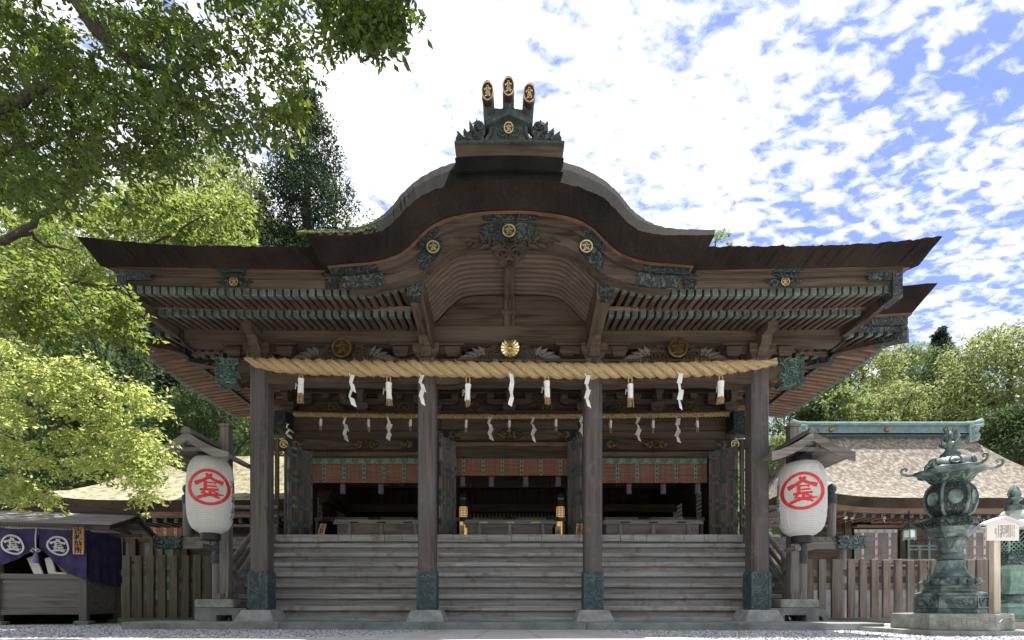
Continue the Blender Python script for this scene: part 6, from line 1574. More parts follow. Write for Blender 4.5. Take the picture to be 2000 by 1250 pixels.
# ================================================================== bronze lanterns and notice
def curl(mb, a, r0, z0, sz, m=0):
    d = Vector((math.cos(a), math.sin(a), 0)); pts = []; rad = []
    base = Vector((0,0,z0))+d*r0
    P = [(0,0),(.35,.02),(.62,.12),(.72,.30),(.66,.46),(.50,.52),(.38,.44),(.42,.34),(.50,.33)]
    for i, (u, v) in enumerate(P): pts.append(base+d*u*sz+Vector((0,0,v*sz))); rad.append(sz*(.10-.006*i))
    mb.tube(pts, rad, 8, m)
def hexpanel(mb, r, z0, z1, ph, inset, m=0, n=6):
    for k in range(n):
        a = ph+2*math.pi*(k+.5)/n; ap = r*math.cos(math.pi/n); d = Vector((math.cos(a), math.sin(a), 0)); t = Vector((-math.sin(a), math.cos(a), 0)); hw = r*math.sin(math.pi/n)
        for (u0, u1, v0, v1) in ((-1,1,0,.14),(-1,1,.86,1),(-1,-.88,.14,.86),(.88,1,.14,.86)):
            q = [d*(ap+e)+t*hw*u+Vector((0,0,lerp(z0,z1,v))) for e in (-.002, inset) for (u, v) in ((u0,v0),(u1,v0),(u1,v1),(u0,v1))]; mb.hexa(q, m)
def bronze_lantern(x, y, gz, label):
    root = empty('bronze_lantern', (x, y, gz), 0, label, 'bronze lantern'); k = .0081; ph = -math.pi/2+.02
    z = lambda zy: (1197-(800+zy/2.777))*k+.315; w_ = lambda hw: hw/2.777*k*.76
    S = lambda mb, nm, mt, sm=True: mb.build(nm, M[mt], root, smooth=sm)
    mb = MB(); mb.box(-.93, .93, -.75, .75, 0, .07); S(mb, 'foundation_slab', 'kerb', False)
    mb = MB(); mb.lathe([(.76,.07),(.77,.09),(.75,.30),(.735,.315)], (0,0,0), 6, 0, ph); bs = S(mb, 'base_stone', 'stone_moss', False)
    mb = MB()
    for q in (-1, 0):       # carved window shapes with slats on the two front faces
        a = ph+math.pi/6*(1 if q == 0 else -1)*1.0; d = Vector((math.cos(a), math.sin(a), 0)); t = Vector((-math.sin(a), math.cos(a), 0)); ap = .76*math.cos(math.pi/6)
        pts = [d*(ap+.004)+t*(.27*math.cos(b))*(1+.06*math.cos(4*b))+Vector((0,0,.19+.075*math.sin(b)*(1+.12*math.cos(6*b)))) for b in np.linspace(0, 6.283, 25)]; mb.tube(pts, .008, 5)
        for i in range(9): u = lerp(-.2, .2, i/8); mb.tube([d*(ap+.003)+t*u+Vector((0,0,.145)), d*(ap+.0)+t*u+Vector((0,0,.235))], .007, 4)
    mb.build('base_carving', M['stone'], bs)
    mb = MB(); mb.lathe([(w_(208),.316),(w_(208),z(1082)),(w_(200),z(1075)),(w_(200),z(1010)),(w_(206),z(1003)),(w_(206),z(995)),(w_(170),z(985))], (0,0,0), 6, 0, ph); hexpanel(mb, w_(200), z(1075), z(1012), ph, .02); b1 = S(mb, 'lantern_base', 'bronze', False)
    mb = MB()
    for q in (0, 5, 1, 4):
        a = ph+math.pi/3*(q+.5); d = Vector((math.cos(a), math.sin(a), 0)); t = Vector((-math.sin(a), math.cos(a), 0)); ap = w_(200)*math.cos(math.pi/6)
        rr = random.Random(q)
        for i in range(7):
            c = d*(ap+.004)+t*lerp(-.10, .10, i/6)+Vector((0,0,lerp(z(1075), z(1012), .5)+rr.uniform(-.03,.03))); pts = [c+t*.045*(1-s)*math.cos(s*8+i)+Vector((0,0,.045*(1-s)*math.sin(s*8+i)))+d*.01*s for s in np.linspace(0, .85, 12)]; mb.tube(pts, [.012*(1-.5*s) for s in np.linspace(0, 1, 12)], 5)
    mb.build('base_relief', M['bronze'], b1, smooth=True)
    mb = MB(); mb.lathe([(w_(160),z(988)),(w_(164),z(975)),(w_(150),z(965)),(w_(158),z(955))], (0,0,0), 6, 0, ph); S(mb, 'moulding', 'bronze', False)
    mb = MB(); mb.lathe([(w_(130),z(960)),(w_(150),z(945)),(w_(148),z(925)),(w_(125),z(912)),(w_(105),z(905))], (0,0,0), 36)
    for i in range(16):
        a = 2*math.pi*i/16; d = Vector((math.cos(a), math.sin(a), 0)); mb.tube([d*w_(150)+Vector((0,0,z(950))), d*w_(166)+Vector((0,0,z(935))), d*w_(150)+Vector((0,0,z(915)))], [.02,.038,.02], 6)
    S(mb, 'lotus_ring', 'bronze')
    mb = MB(); mb.lathe([(w_(118),z(907)),(w_(112),z(895)),(w_(96),z(885)),(w_(88),z(860)),(w_(80),z(830)),(w_(78),z(818))], (0,0,0), 36); S(mb, 'lower_stem', 'bronze')
    mb = MB(); mb.lathe([(w_(70),z(818)),(w_(84),z(810)),(w_(88),z(797)),(w_(80),z(782)),(w_(66),z(776))], (0,0,0), 36); S(mb, 'stem_ring', 'bronze')
    mb = MB(); mb.lathe([(w_(66),z(776)),(w_(64),z(760)),(w_(70),z(730)),(w_(84),z(705)),(w_(97),z(696))], (0,0,0), 36)
    for i in range(8):
        a = 2*math.pi*i/8; d = Vector((math.cos(a), math.sin(a), 0)); t = Vector((-math.sin(a), math.cos(a), 0)); mb.tube([d*w_(92)+t*.1*s+Vector((0,0,z(700)-.16*(1-s*s))) -d*.05*(1-s*s) for s in np.linspace(-1, 1, 9)], .008, 5)
    S(mb, 'upper_stem', 'bronze')
    mb = MB(); mb.lathe([(w_(97),z(698)),(w_(128),z(672)),(w_(148),z(655)),(w_(160),z(640))], (0,0,0), 6, 0, ph); S(mb, 'flared_bowl', 'bronze', False)
    mb = MB(); mb.lathe([(w_(160),z(641)),(w_(164),z(632)),(w_(164),z(600)),(w_(158),z(594)),(w_(120),z(582)),(w_(95),z(578))], (0,0,0), 6, 0, ph); hexpanel(mb, w_(164), z(630), z(601), ph, .015); S(mb, 'platform', 'bronze_carved', False)
    mb = MB(); mb.lathe([(w_(90),z(580)),(w_(122),z(555)),(w_(140),z(510)),(w_(141),z(470)),(w_(128),z(430)),(w_(98),z(400))], (0,0,0), 6, 0, ph); fb = S(mb, 'fire_box', 'lattice_bronze', False)
    for k_ in range(6):
        a = ph+math.pi/3*k_; d = Vector((math.cos(a), math.sin(a), 0)); mb = MB()
        mb.tube([d*w_(90)+Vector((0,0,z(580))), d*w_(126)+Vector((0,0,z(555))), d*w_(145)+Vector((0,0,z(510))), d*w_(146)+Vector((0,0,z(470))), d*w_(132)+Vector((0,0,z(430))), d*w_(98)+Vector((0,0,z(400)))], .022, 8); mb.build('fire_box_rib', M['bronze'], fb, smooth=True)
        a += math.pi/6; d = Vector((math.cos(a), math.sin(a), 0)); t = Vector((-math.sin(a), math.cos(a), 0)); c = d*(w_(140)*math.cos(math.pi/6)+.004)+Vector((0,0,z(485))); mb = MB(); n = 20
        fr = [c+d*.014+t*.092*math.cos(b)+Vector((0,0,.11*math.sin(b))) for b in np.linspace(0, 6.283, n+1)[:-1]]; bk = [p-d*.05 for p in fr]; mb.add(fr+bk, [tuple(range(n))]+[(i, i+n, (i+1) % n+n, (i+1) % n) for i in range(n)])
        mb.tube([c+d*.016+t*.085*math.cos(b)+Vector((0,0,.10*math.sin(b))) for b in np.linspace(0, 6.283, n+1)], .010, 5); mb.build('medallion', M['bronze'], fb)
    mb = MB(); mb.lathe([(w_(98),z(402)),(w_(120),z(392)),(w_(150),z(360)),(w_(170),z(345))], (0,0,0), 6, 0, ph); S(mb, 'pierced_frieze', 'lattice_green', False)
    mb = MB(); mb.lathe([(w_(165),z(352)),(w_(216),z(340)),(w_(212),z(326)),(w_(165),z(318)),(w_(140),z(310))], (0,0,0), 6, 0, ph)
    for k_ in range(6): curl(mb, ph+math.pi/3*k_, w_(205), z(335), .24)
    S(mb, 'roof_brim', 'bronze')
    mb = MB(); mb.lathe([(w_(142),z(312)),(w_(138),z(300)),(w_(120),z(275)),(w_(85),z(262)),(w_(62),z(258))], (0,0,0), 24); dm = S(mb, 'roof_dome', 'bronze')
    for k_ in range(6):
        a = ph+math.pi/3*k_+math.pi/6; d = Vector((math.cos(a), math.sin(a), .35)).normalized(); t = Vector((-math.sin(a), math.cos(a), 0)); up = t.cross(d)*-1; c = Vector((math.cos(a), math.sin(a), 0))*w_(136)+Vector((0,0,z(290))); mb = MB(); mb.tube([c+t*.07*math.cos(b)+d.cross(t)*.065*math.sin(b) for b in np.linspace(0, 6.283, 17)], .014, 6); mb.build('dome_medallion', M['bronze'], dm, smooth=True)
    mb = MB(); mb.lathe([(w_(62),z(262)),(w_(60),z(240)),(w_(40),z(228)),(w_(28),z(212)),(w_(26),z(205)),(w_(44),z(196)),(w_(52),z(185)),(w_(30),z(172))], (0,0,0), 16)
    for i in range(8):
        a = 2*math.pi*i/8; d = Vector((math.cos(a), math.sin(a), 0)); leaf = [d*w_(34)+Vector((0,0,z(198))), d*w_(54)+Vector((0,0,z(184))), d*w_(60)+Vector((0,0,z(168)))]; mb.tube(leaf, [.025,.03,.006], 6)
    S(mb, 'finial_stem', 'bronze')
    mb = MB(); mb.lathe([(w_(10),z(178)),(w_(26),z(165)),(w_(30),z(148)),(w_(22),z(130)),(w_(4),z(112))], (0,0,0), 16)
    for i in range(4):
        a = math.pi/2*i+.4; d = Vector((math.cos(a), math.sin(a), 0))
        for j, (o_, h) in enumerate(((30,100),(40,112),(34,92))): mb.tube([d*w_(o_)+Vector((0,0,z(175))), d*w_(o_+14)+Vector((0,0,z(150))), d*w_(o_+4-6*j)+Vector((0,0,z(130))), d*w_(o_+2)+Vector((0,0,z(h)))], [.018,.02,.014,.003], 5)
    S(mb, 'flaming_jewel', 'bronze'); return root
M['lattice_bronze'] = carved('pierced_bronze', (.035,.05,.048), (.10,.14,.125), scale=30, pat=(.06,.12), strength=1.0, dist=.03)
M['lattice_green'] = carved('pierced_green_bronze', (.07,.12,.105), (.17,.26,.22), scale=16, pat=(.10,.16), strength=1.0, dist=.03)
bronze_lantern(wx(1856, 8.1), -1.9, 0, 'large dark green bronze lantern with curled roof corners on a carved hexagonal stone')
def bronze_lantern2(x, y, label):
    Z = y+10; k = Z/1000; z = lambda py: wz(py, Z); root = empty('bronze_lantern', (x, y, 0), 0, label, 'bronze lantern'); S = lambda mb, nm, mt, sm=True, par=root: mb.build(nm, M[mt], par, smooth=sm); ph = -math.pi/2; w_ = lambda h: h*k*.76
    mb = MB(); mb.lathe([(w_(48),0),(w_(46),z(1213))], (0,0,0), 6, 0, ph); S(mb, 'base_stone', 'pale_stone', False)
    mb = MB(); mb.lathe([(w_(46),z(1212)),(w_(46),z(1208)),(w_(42),z(1206)),(w_(42),z(1188)),(w_(45),z(1186)),(w_(45),z(1180)),(w_(36),z(1176))], (0,0,0), 6, 0, ph); hexpanel(mb, w_(42), z(1206), z(1188), ph, .02); S(mb, 'lantern_base', 'verdigris', False)
    mb = MB(); mb.lathe([(w_(34),z(1178)),(w_(39),z(1172)),(w_(36),z(1164)),(w_(27),z(1160))], (0,0,0), 30); S(mb, 'lotus_ring', 'bronze')
    mb = MB(); mb.lathe([(w_(36),z(1161)),(w_(30),z(1152)),(w_(25),z(1140)),(w_(24),z(1125)),(w_(27),z(1112)),(w_(36),z(1104))], (0,0,0), 6, 0, ph); S(mb, 'stem', 'verdigris', False)
    mb = MB(); mb.lathe([(w_(36),z(1105)),(w_(43),z(1096)),(w_(44),z(1090)),(w_(40),z(1086)),(w_(40),z(1080)),(w_(36),z(1078))], (0,0,0), 6, 0, ph); S(mb, 'platform', 'lattice_green', False)
    mb = MB(); mb.lathe([(w_(33),z(1079)),(w_(33),z(1038))], (0,0,0), 6, 0, ph); S(mb, 'fire_box', 'dark', False)
    mb = MB()
    for f in range(6):
        a = ph+math.pi/3*(f+.5); d = Vector((math.cos(a), math.sin(a), 0)); t = Vector((-math.sin(a), math.cos(a), 0)); ap = w_(36)*math.cos(math.pi/6); hw = w_(36)*.5; n = 4; h0, h1 = z(1078), z(1040)
        for i in range(-n, n+1):
            for s in (-1, 1):
                u0 = lerp(-hw, hw, i/n); pts = []
                for (uu, vv) in ((u0, h0), (u0+s*(h1-h0)*.75, h1)):
                    pts.append((uu, vv))
                (ua, va), (ub, vb) = pts
                if max(ua, ub) < -hw or min(ua, ub) > hw: continue
                def clip(u1, v1, u2, v2):
                    c = max(-hw, min(hw, u1)); return (c, v1 if u1 == u2 else v1+(v2-v1)*(c-u1)/(u2-u1))
                A_, B_2 = clip(ua, va, ub, vb), clip(ub, vb, ua, va); mb.tube([d*ap+t*A_[0]+Vector((0,0,A_[1])), d*ap+t*B_2[0]+Vector((0,0,B_2[1]))], .011, 4)
    for f in range(6): a = ph+math.pi/3*f; d = Vector((math.cos(a), math.sin(a), 0)); mb.tube([d*w_(37)+Vector((0,0,z(1079))), d*w_(37)+Vector((0,0,z(1036)))], .02, 5)
    S(mb, 'lattice', 'verdigris', False)
    mb = MB(); mb.lathe([(w_(36),z(1038)),(w_(50),z(1032)),(w_(54),z(1026)),(w_(48),z(1022)),(w_(36),z(1018)),(w_(33),z(1010)),(w_(24),z(999)),(w_(18),z(997))], (0,0,0), 6, 0, ph)
    for f in range(6): curl(mb, ph+math.pi/3*f, w_(50), z(1029), .22)
    S(mb, 'roof', 'pale_bronze')
    mb = MB(); mb.lathe([(w_(19),z(999)),(w_(18),z(989)),(w_(9),z(985)),(w_(8),z(981)),(w_(16),z(977)),(w_(17),z(973)),(w_(8),z(971)),(w_(11),z(966)),(w_(11),z(962)),(w_(6),z(956)),(w_(1),z(947))], (0,0,0), 16)
    for s in (-1, 1): mb.tube([(s*w_(9),0,z(975)), (s*w_(16),0,z(966)), (s*w_(12),0,z(956)), (s*w_(5),0,z(948))], [.02,.02,.015,.004], 5)
    S(mb, 'finial', 'bronze')
M['verdigris'] = mottled('pale_verdigris_bronze', [(.3,(.12,.2,.165)),(.6,(.24,.36,.3)),(.8,(.4,.5,.43))], 5, .55, .1, .25, .01, fine=25)
M['pale_bronze'] = mottled('sunlit_bronze', [(.3,(.25,.28,.24)),(.7,(.5,.52,.46))], 5, .5, .1, .2, .01); M['pale_stone'] = mottled('cream_stone', [(.3,(.4,.35,.26)),(.7,(.58,.52,.42))], 6, .9, 0, .3, .006, fine=70)  # the roof bronze is paled to carry direct sun in its colour
bronze_lantern2(wx(1981, 9.4), -.6, 'pale green bronze lantern with lattice fire box at the right edge behind the notice board')
NP = empty('notice_post', (wx(1943, 7.9), -2.1, 0), 0, 'pale new timber post with small roofed white notice board', 'notice board'); Zn = 7.9; kn = Zn/1000
mb = MB(); mb.cbox((0, 0, wz(1050,Zn)/2), (.10, .09, wz(1050,Zn)), ch=.006); mb.build('post', M['pale_wood'], NP)
mb = MB(); hw = 31*kn; zb_, zt_, za_ = wz(1057,Zn), wz(1026,Zn), wz(1015,Zn); mb.prism([(-hw+.04,zb_),(hw+.04,zb_),(hw+.04,zt_),(.04,za_),(-hw+.04,zt_)], -.09, -.06); bd_ = mb.build('board', plain('pale_board', (.74,.68,.62), .8), NP)
for s in (-1, 1): mb = MB(); mb.hexa([(.04,-.15,za_+.0),(.04+s*(hw+.10),-.15,zt_-.03),(.04+s*(hw+.10),.05,zt_-.03),(.04,.05,za_),(.04,-.15,za_+.035),(.04+s*(hw+.10),-.15,zt_+.0),(.04+s*(hw+.10),.05,zt_+.0),(.04,.05,za_+.035)]); mb.build('roof_board', plain('weathered_white_board', (.62,.6,.62), .8), NP)
mb = MB(); rr = random.Random(8); colx = [.775,.72,.665,.62,.585,.55,.515,.485,.445,.405,.36,.305,.25,.20]; 
for i, cx in enumerate([.87,.805,.745,.70,.66,.62,.58,.54,.50,.465,.425,.37,.31,.265]):
    x = .04-hw+cx*2*hw*.97; z0 = zt_-.015-(.05 if i > 11 else 0); z1 = lerp(zb_, zt_, rr.choice([.18,.2,.25,.3,.42])); z = z0
    while z > z1:
        w2 = .006 if i != 1 else .008; h2 = .011 if i != 1 else .014
        for q in range(3): yy = z-h2*q/2.2; mb.box(x-w2*rr.uniform(.5,1), x+w2*rr.uniform(.5,1), -.0925, -.0902, yy-.0016, yy+.0012)
        mb.box(x-.0013, x+.0013, -.0926, -.0902, z-h2*.9, z+.001); z -= h2*1.55
        if rr.random() < .06: z -= .02
mb.build('small_lettering', plain('grey_ink', (.10,.09,.10), .8), bd_)
# ================================================================== trees
from mathutils import noise as mnoise
def leaf_mat(name, c0, c1, t0, t1, tmix=.45, rough=.45, spec=.4):
    m, nt, b, out = new_mat(name); g = N(nt, 'ShaderNodeNewGeometry')
    r = ramp(nt, g.outputs['Random Per Island'], [(0, c0), (1, c1)]); L(nt, r.outputs[0], b.inputs['Base Color']); b.inputs['Roughness'].default_value = rough; b.inputs['Specular IOR Level'].default_value = spec
    r2 = ramp(nt, g.outputs['Random Per Island'], [(0, t0), (1, t1)]); tr = N(nt, 'ShaderNodeBsdfTranslucent'); L(nt, r2.outputs[0], tr.inputs[0])
    mx = N(nt, 'ShaderNodeMixShader'); mx.inputs[0].default_value = tmix; L(nt, b.outputs[0], mx.inputs[1]); L(nt, tr.outputs[0], mx.inputs[2]); L(nt, mx.outputs[0], out.inputs[0]); return m
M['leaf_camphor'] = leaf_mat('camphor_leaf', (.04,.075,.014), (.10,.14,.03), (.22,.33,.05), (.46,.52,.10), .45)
M['leaf_shade'] = leaf_mat('shaded_camphor_leaf', (.024,.05,.008), (.052,.085,.015), (.11,.19,.015), (.24,.32,.04), .40)  # darker copy of the camphor leaf, shade put into its colour
M['leaf_lit'] = leaf_mat('sunlit_camphor_leaf', (.10,.14,.03), (.21,.25,.075), (.5,.61,.13), (.82,.86,.32), .52)  # paler copy of the camphor leaf, sunlight put into its colour
M['leaf_broad'] = leaf_mat('broadleaf_foliage', (.085,.12,.042), (.12,.155,.058), (.26,.35,.11), (.36,.43,.16), .42, .75, .12)
M['leaf_yellow'] = leaf_mat('yellow_green_foliage', (.115,.145,.05), (.16,.19,.075), (.36,.42,.15), (.46,.5,.2), .42, .75, .12)
M['leaf_dark'] = leaf_mat('dark_evergreen_foliage', (.025,.05,.022), (.06,.09,.04), (.10,.17,.05), (.18,.25,.08), .35, .75, .12)
M['leaf_conifer'] = leaf_mat('conifer_foliage', (.012,.028,.014), (.03,.052,.025), (.035,.07,.025), (.07,.11,.04), .25, .75, .12)
M['bark'] = mottled('tree_bark', [(.3,(.025,.02,.016)),(.7,(.09,.075,.06))], 7, .95, 0, .8, .03, fine=40, vec=(1,1,.3))
def leaf_mesh(name, P, D, S_, Ln, Wd, mat, parent, loc=None):
    """P base (n,3); D axis unit; S_ side unit; Ln, Wd (n,)"""
    n = len(P); up = np.cross(D, S_); fold = up*(Wd*.18)[:,None]
    V = np.empty((n, 4, 3)); V[:,0] = P; V[:,1] = P+D*(Ln*.45)[:,None]+S_*(Wd*.5)[:,None]+fold; V[:,2] = P+D*Ln[:,None]-up*(Ln*.08)[:,None]; V[:,3] = P+D*(Ln*.45)[:,None]-S_*(Wd*.5)[:,None]+fold
    me = bpy.data.meshes.new(name); me.vertices.add(n*4); me.vertices.foreach_set('co', V.reshape(-1).astype(np.float32)); me.loops.add(n*4); me.loops.foreach_set('vertex_index', np.arange(n*4, dtype=np.int32)); me.polygons.add(n); me.polygons.foreach_set('loop_start', np.arange(0, n*4, 4, dtype=np.int32)); me.polygons.foreach_set('loop_total', np.full(n, 4, dtype=np.int32)); me.materials.append(mat); me.update(calc_edges=True); me.validate()
    o = bpy.data.objects.new(name, me); COL.objects.link(o)
    if parent is not None: o.parent = parent
    if loc is not None: o.location = loc
    return o
def unit(a): return a/np.maximum(1e-6, np.linalg.norm(a, axis=1))[:,None]
def inpoly(x, y, poly):
    c = False; j = len(poly)-1
    for i in range(len(poly)):
        xi, yi = poly[i]; xj, yj = poly[j]
        if (yi > y) != (yj > y) and x < (xj-xi)*(y-yi)/(yj-yi)+xi: c = not c
        j = i
    return c
# ---- the big camphor whose limbs reach in from the left, in front of the hall
TREE = empty('camphor_tree', (-10.5, -3.2, 0), 0, 'large camphor tree whose leafy limbs reach in over the scene from the left', 'tree')
TO = Vector((-10.5, -3.2, 0))
def limb(pts, r0, r1, nm='limb'):
    P = [W(*p)-TO for p in pts]; Q = []
    for i in range(len(P)-1):
        for t in (0, .33, .66): Q.append(P[i].lerp(P[i+1], t)+Vector((jag(.012), jag(.02), jag(.012))))
    Q.append(P[-1]); mb = MB(); mb.tube(Q, [lerp(r0, r1, i/(len(Q)-1)) for i in range(len(Q))], 7); mb.build(nm, M['bark'], TREE, smooth=True)
mb = MB(); mb.tube([(0,0,-.2),(.05,.1,.8),(.0,.2,2.2),(.1,.1,4.0),(.0,.0,6.2),(.3,-.2,8.2)], [.85,.62,.52,.46,.38,.25], 14); mb.build('trunk', M['bark'], TREE, smooth=True)
limb([(-750,330,6.9),(-200,260,6.0),(0,215,5.5),(60,180,5.4),(130,160,5.4)], .12, .025)
limb([(-750,150,6.6),(-250,-150,5.6),(60,-120,5.2),(150,0,5.2),(190,60,5.2),(230,100,5.25),(280,125,5.3),(340,136,5.3),(400,120,5.3)], .11, .012)
limb([(340,136,5.3),(365,200,5.4),(420,240,5.5),(460,262,5.5)], .02, .006); limb([(240,105,5.25),(330,85,5.1),(420,100,5.0)], .02, .006)
limb([(-600,520,7.4),(-100,480,7.6),(0,468,7.6),(50,445,7.6),(90,415,7.6),(140,370,7.5),(200,330,7.3),(260,300,7.2)], .075, .018)
limb([(0,468,7.6),(60,455,7.8),(90,480,8.0),(140,490,8.1)], .05, .012)
limb([(-300,300,6.4),(0,292,6.2),(60,285,6.1),(150,255,6.1),(250,240,6.0)], .07, .01)
limb([(-500,600,8.2),(-100,560,8.2),(0,585,8.3),(60,570,8.4),(150,555,8.5),(240,560,8.6)], .07, .01)
limb([(-500,800,8.0),(-60,805,8.2),(0,822,8.3),(60,825,8.3),(95,842,8.3),(160,840,8.4),(220,860,8.4),(290,880,8.4),(330,885,8.4)], .07, .008)
limb([(95,842,8.3),(170,880,8.35),(230,920,8.4),(290,950,8.4)], .025, .006)
limb([(-300,560,8.0),(0,650,8.3),(60,700,8.5),(130,760,8.6),(200,790,8.6),(300,800,8.6)], .05, .008)
limb([(30,680,8.4),(80,740,8.5),(105,790,8.5),(120,830,8.5)], .035, .02)
limb([(100,340,7.4),(240,345,7.5),(300,350,7.6)], .02, .006); limb([(280,480,9.2),(340,455,9.2),(400,420,9.2)], .025, .01)
limb([(380,-60,4.8),(560,-20,4.7),(640,10,4.6),(700,25,4.6),(760,40,4.6)], .03, .006); limb([(640,10,4.6),(670,60,4.6),(680,85,4.6)], .012, .004)
limb([(120,560,6.9),(150,600,6.9),(175,640,6.9),(200,660,6.9)], .015, .006)
def spray(poly, Zr, n_tw, seed, leaf, thr=-.12, per=15, mat='leaf_camphor', nsc=70, droop=.35, tl=(.22,.42)):
    rg = np.random.default_rng(seed); xs = [p[0] for p in poly]; ys = [p[1] for p in poly]; P = []; D = []; mbt = MB(); got = 0; tries = 0
    while got < n_tw and tries < n_tw*30:
        tries += 1; x = rg.uniform(min(xs), max(xs)); y = rg.uniform(min(ys), max(ys))
        if not inpoly(x, y, poly): continue
        Z = rg.uniform(*Zr)
        if mnoise.noise(Vector((x/nsc, y/nsc*1.3, seed+Z*.35)))+.35*mnoise.noise(Vector((x/22, y/22, seed+3))) < thr: continue
        got += 1; c = np.array(W(x, y, Z)); a = rg.uniform(0, 2*math.pi); d = np.array([math.cos(a), math.sin(a)*.8, -droop+rg.normal(0, .3)]); d /= np.linalg.norm(d); Lt = rg.uniform(*tl)
        if got % 2 == 0: mbt.tube([Vector(c)-TO, Vector(c+d*Lt*.5+[0,0,.02])-TO, Vector(c+d*Lt)-TO], [.005,.004,.002], 3)
        for i in range(per):
            t = rg.uniform(.1, 1.05); P.append(c+d*Lt*t+rg.normal(0, .025, 3)); b = rg.uniform(0, 2*math.pi); dd = d*.6+np.array([math.cos(b), math.sin(b), -.35+rg.normal(0,.3)])*.9; D.append(dd)
    P = np.array(P)-np.array(TO); D = unit(np.array(D)); n = len(P); nn = unit(np.c_[rg.normal(0,.6,n), rg.normal(-.15,.6,n), np.abs(rg.normal(.8,.4,n))]); S = unit(np.cross(D, nn)); Ln = leaf*rg.uniform(.5, 1.4, n)
    leaf_mesh('foliage', P, D, S, Ln, Ln*rg.uniform(.42, .58, n), M[mat], TREE); tag(mbt.build('twig_mass', M['bark'], TREE, recalc=False), kind='stuff')
R1 = [(-40,-30),(640,-30),(615,60),(600,130),(585,195),(550,222),(520,215),(480,245),(480,280),(460,300),(430,315),(400,290),(340,315),(290,370),(150,410),(-40,420)]
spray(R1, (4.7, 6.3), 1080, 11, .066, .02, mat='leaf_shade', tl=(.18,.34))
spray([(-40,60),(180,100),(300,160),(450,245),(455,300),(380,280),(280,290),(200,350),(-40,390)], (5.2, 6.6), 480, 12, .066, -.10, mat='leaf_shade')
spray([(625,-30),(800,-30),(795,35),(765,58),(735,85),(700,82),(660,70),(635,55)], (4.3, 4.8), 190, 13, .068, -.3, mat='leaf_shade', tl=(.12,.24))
spray([(540,190),(590,180),(580,225),(550,250),(500,245)], (5.2, 5.6), 40, 14, .075, -.4, droop=.6, tl=(.15,.3))
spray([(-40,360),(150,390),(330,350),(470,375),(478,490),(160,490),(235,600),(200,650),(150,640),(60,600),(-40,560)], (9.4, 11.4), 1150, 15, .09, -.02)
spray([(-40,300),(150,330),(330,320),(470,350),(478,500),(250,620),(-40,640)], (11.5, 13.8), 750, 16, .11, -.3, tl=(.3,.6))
spray([(-40,470),(60,500),(120,560),(140,620),(120,680),(60,640),(-40,620)], (7.0, 8.4), 330, 17, .085, -.12)
R3 = [(-40,640),(40,670),(110,700),(165,690),(225,715),(285,755),(325,800),(330,840),(290,862),(315,905),(310,950),(290,980),(262,970),(235,925),(180,940),(110,955),(60,965),(20,925),(-40,915)]
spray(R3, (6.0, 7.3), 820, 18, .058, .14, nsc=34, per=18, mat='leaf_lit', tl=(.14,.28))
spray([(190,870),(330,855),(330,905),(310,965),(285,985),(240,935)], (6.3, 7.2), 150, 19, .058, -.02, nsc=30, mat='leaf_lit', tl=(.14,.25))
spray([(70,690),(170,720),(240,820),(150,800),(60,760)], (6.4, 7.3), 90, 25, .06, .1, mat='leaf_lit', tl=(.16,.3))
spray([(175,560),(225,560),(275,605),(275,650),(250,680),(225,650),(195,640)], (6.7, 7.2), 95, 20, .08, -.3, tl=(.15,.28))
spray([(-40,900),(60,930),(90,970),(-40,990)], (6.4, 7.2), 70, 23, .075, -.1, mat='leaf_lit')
# unseen top of the crown, added above the picture to shade the leaves below
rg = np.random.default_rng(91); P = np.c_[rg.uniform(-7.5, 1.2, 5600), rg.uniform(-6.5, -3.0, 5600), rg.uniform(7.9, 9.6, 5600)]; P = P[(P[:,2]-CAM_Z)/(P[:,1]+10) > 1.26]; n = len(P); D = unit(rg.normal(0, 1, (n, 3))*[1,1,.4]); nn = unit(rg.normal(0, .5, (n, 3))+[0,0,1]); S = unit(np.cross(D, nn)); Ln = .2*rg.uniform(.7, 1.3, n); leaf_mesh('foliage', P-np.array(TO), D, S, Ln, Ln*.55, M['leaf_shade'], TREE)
# ---- trees behind
def crown_leaves(rg, n_cl, per, rx, rz, zc_, leaf, shape):
    C = []
    while len(C) < n_cl:
        p = rg.normal(0, 1, 3); p /= np.linalg.norm(p); q = p*rg.uniform(.5, 1.0)**.6
        if shape == 'round':
            if q[2] < -.75: continue
            C.append((q[0]*rx, q[1]*rx, zc_+q[2]*rz, rx*rg.uniform(.17, .32)))
        else:
            h = rg.uniform(0, 1)**1.15; rad = rx*(1-h)**.75*rg.uniform(.25, 1.0)+.15; a = rg.uniform(0, 6.283); C.append((rad*math.cos(a), rad*math.sin(a), zc_-rz+2*rz*h, rx*rg.uniform(.15, .28)*(1-.5*h)))
    P = []; NN = []
    for (x, y, z, r) in C:
        p = unit(rg.normal(0, 1, (per, 3))); k = rg.uniform(.45, 1.0, per)[:,None]**.5; P.append(np.array([x, y, z])+p*k*np.array([r, r, r*.72])); NN.append(p)
    P = np.concatenate(P); NN = np.concatenate(NN); n = len(P)
    D = unit(rg.normal(0, 1, (n, 3))+NN*.4+np.array([0, 0, -.25])); nn = unit(NN+np.array([0, 0, .6])+rg.normal(0, .36, (n, 3))); S = unit(np.cross(D, nn)); Ln = leaf*rg.uniform(.6, 1.3, n); return P, D, S, Ln, C
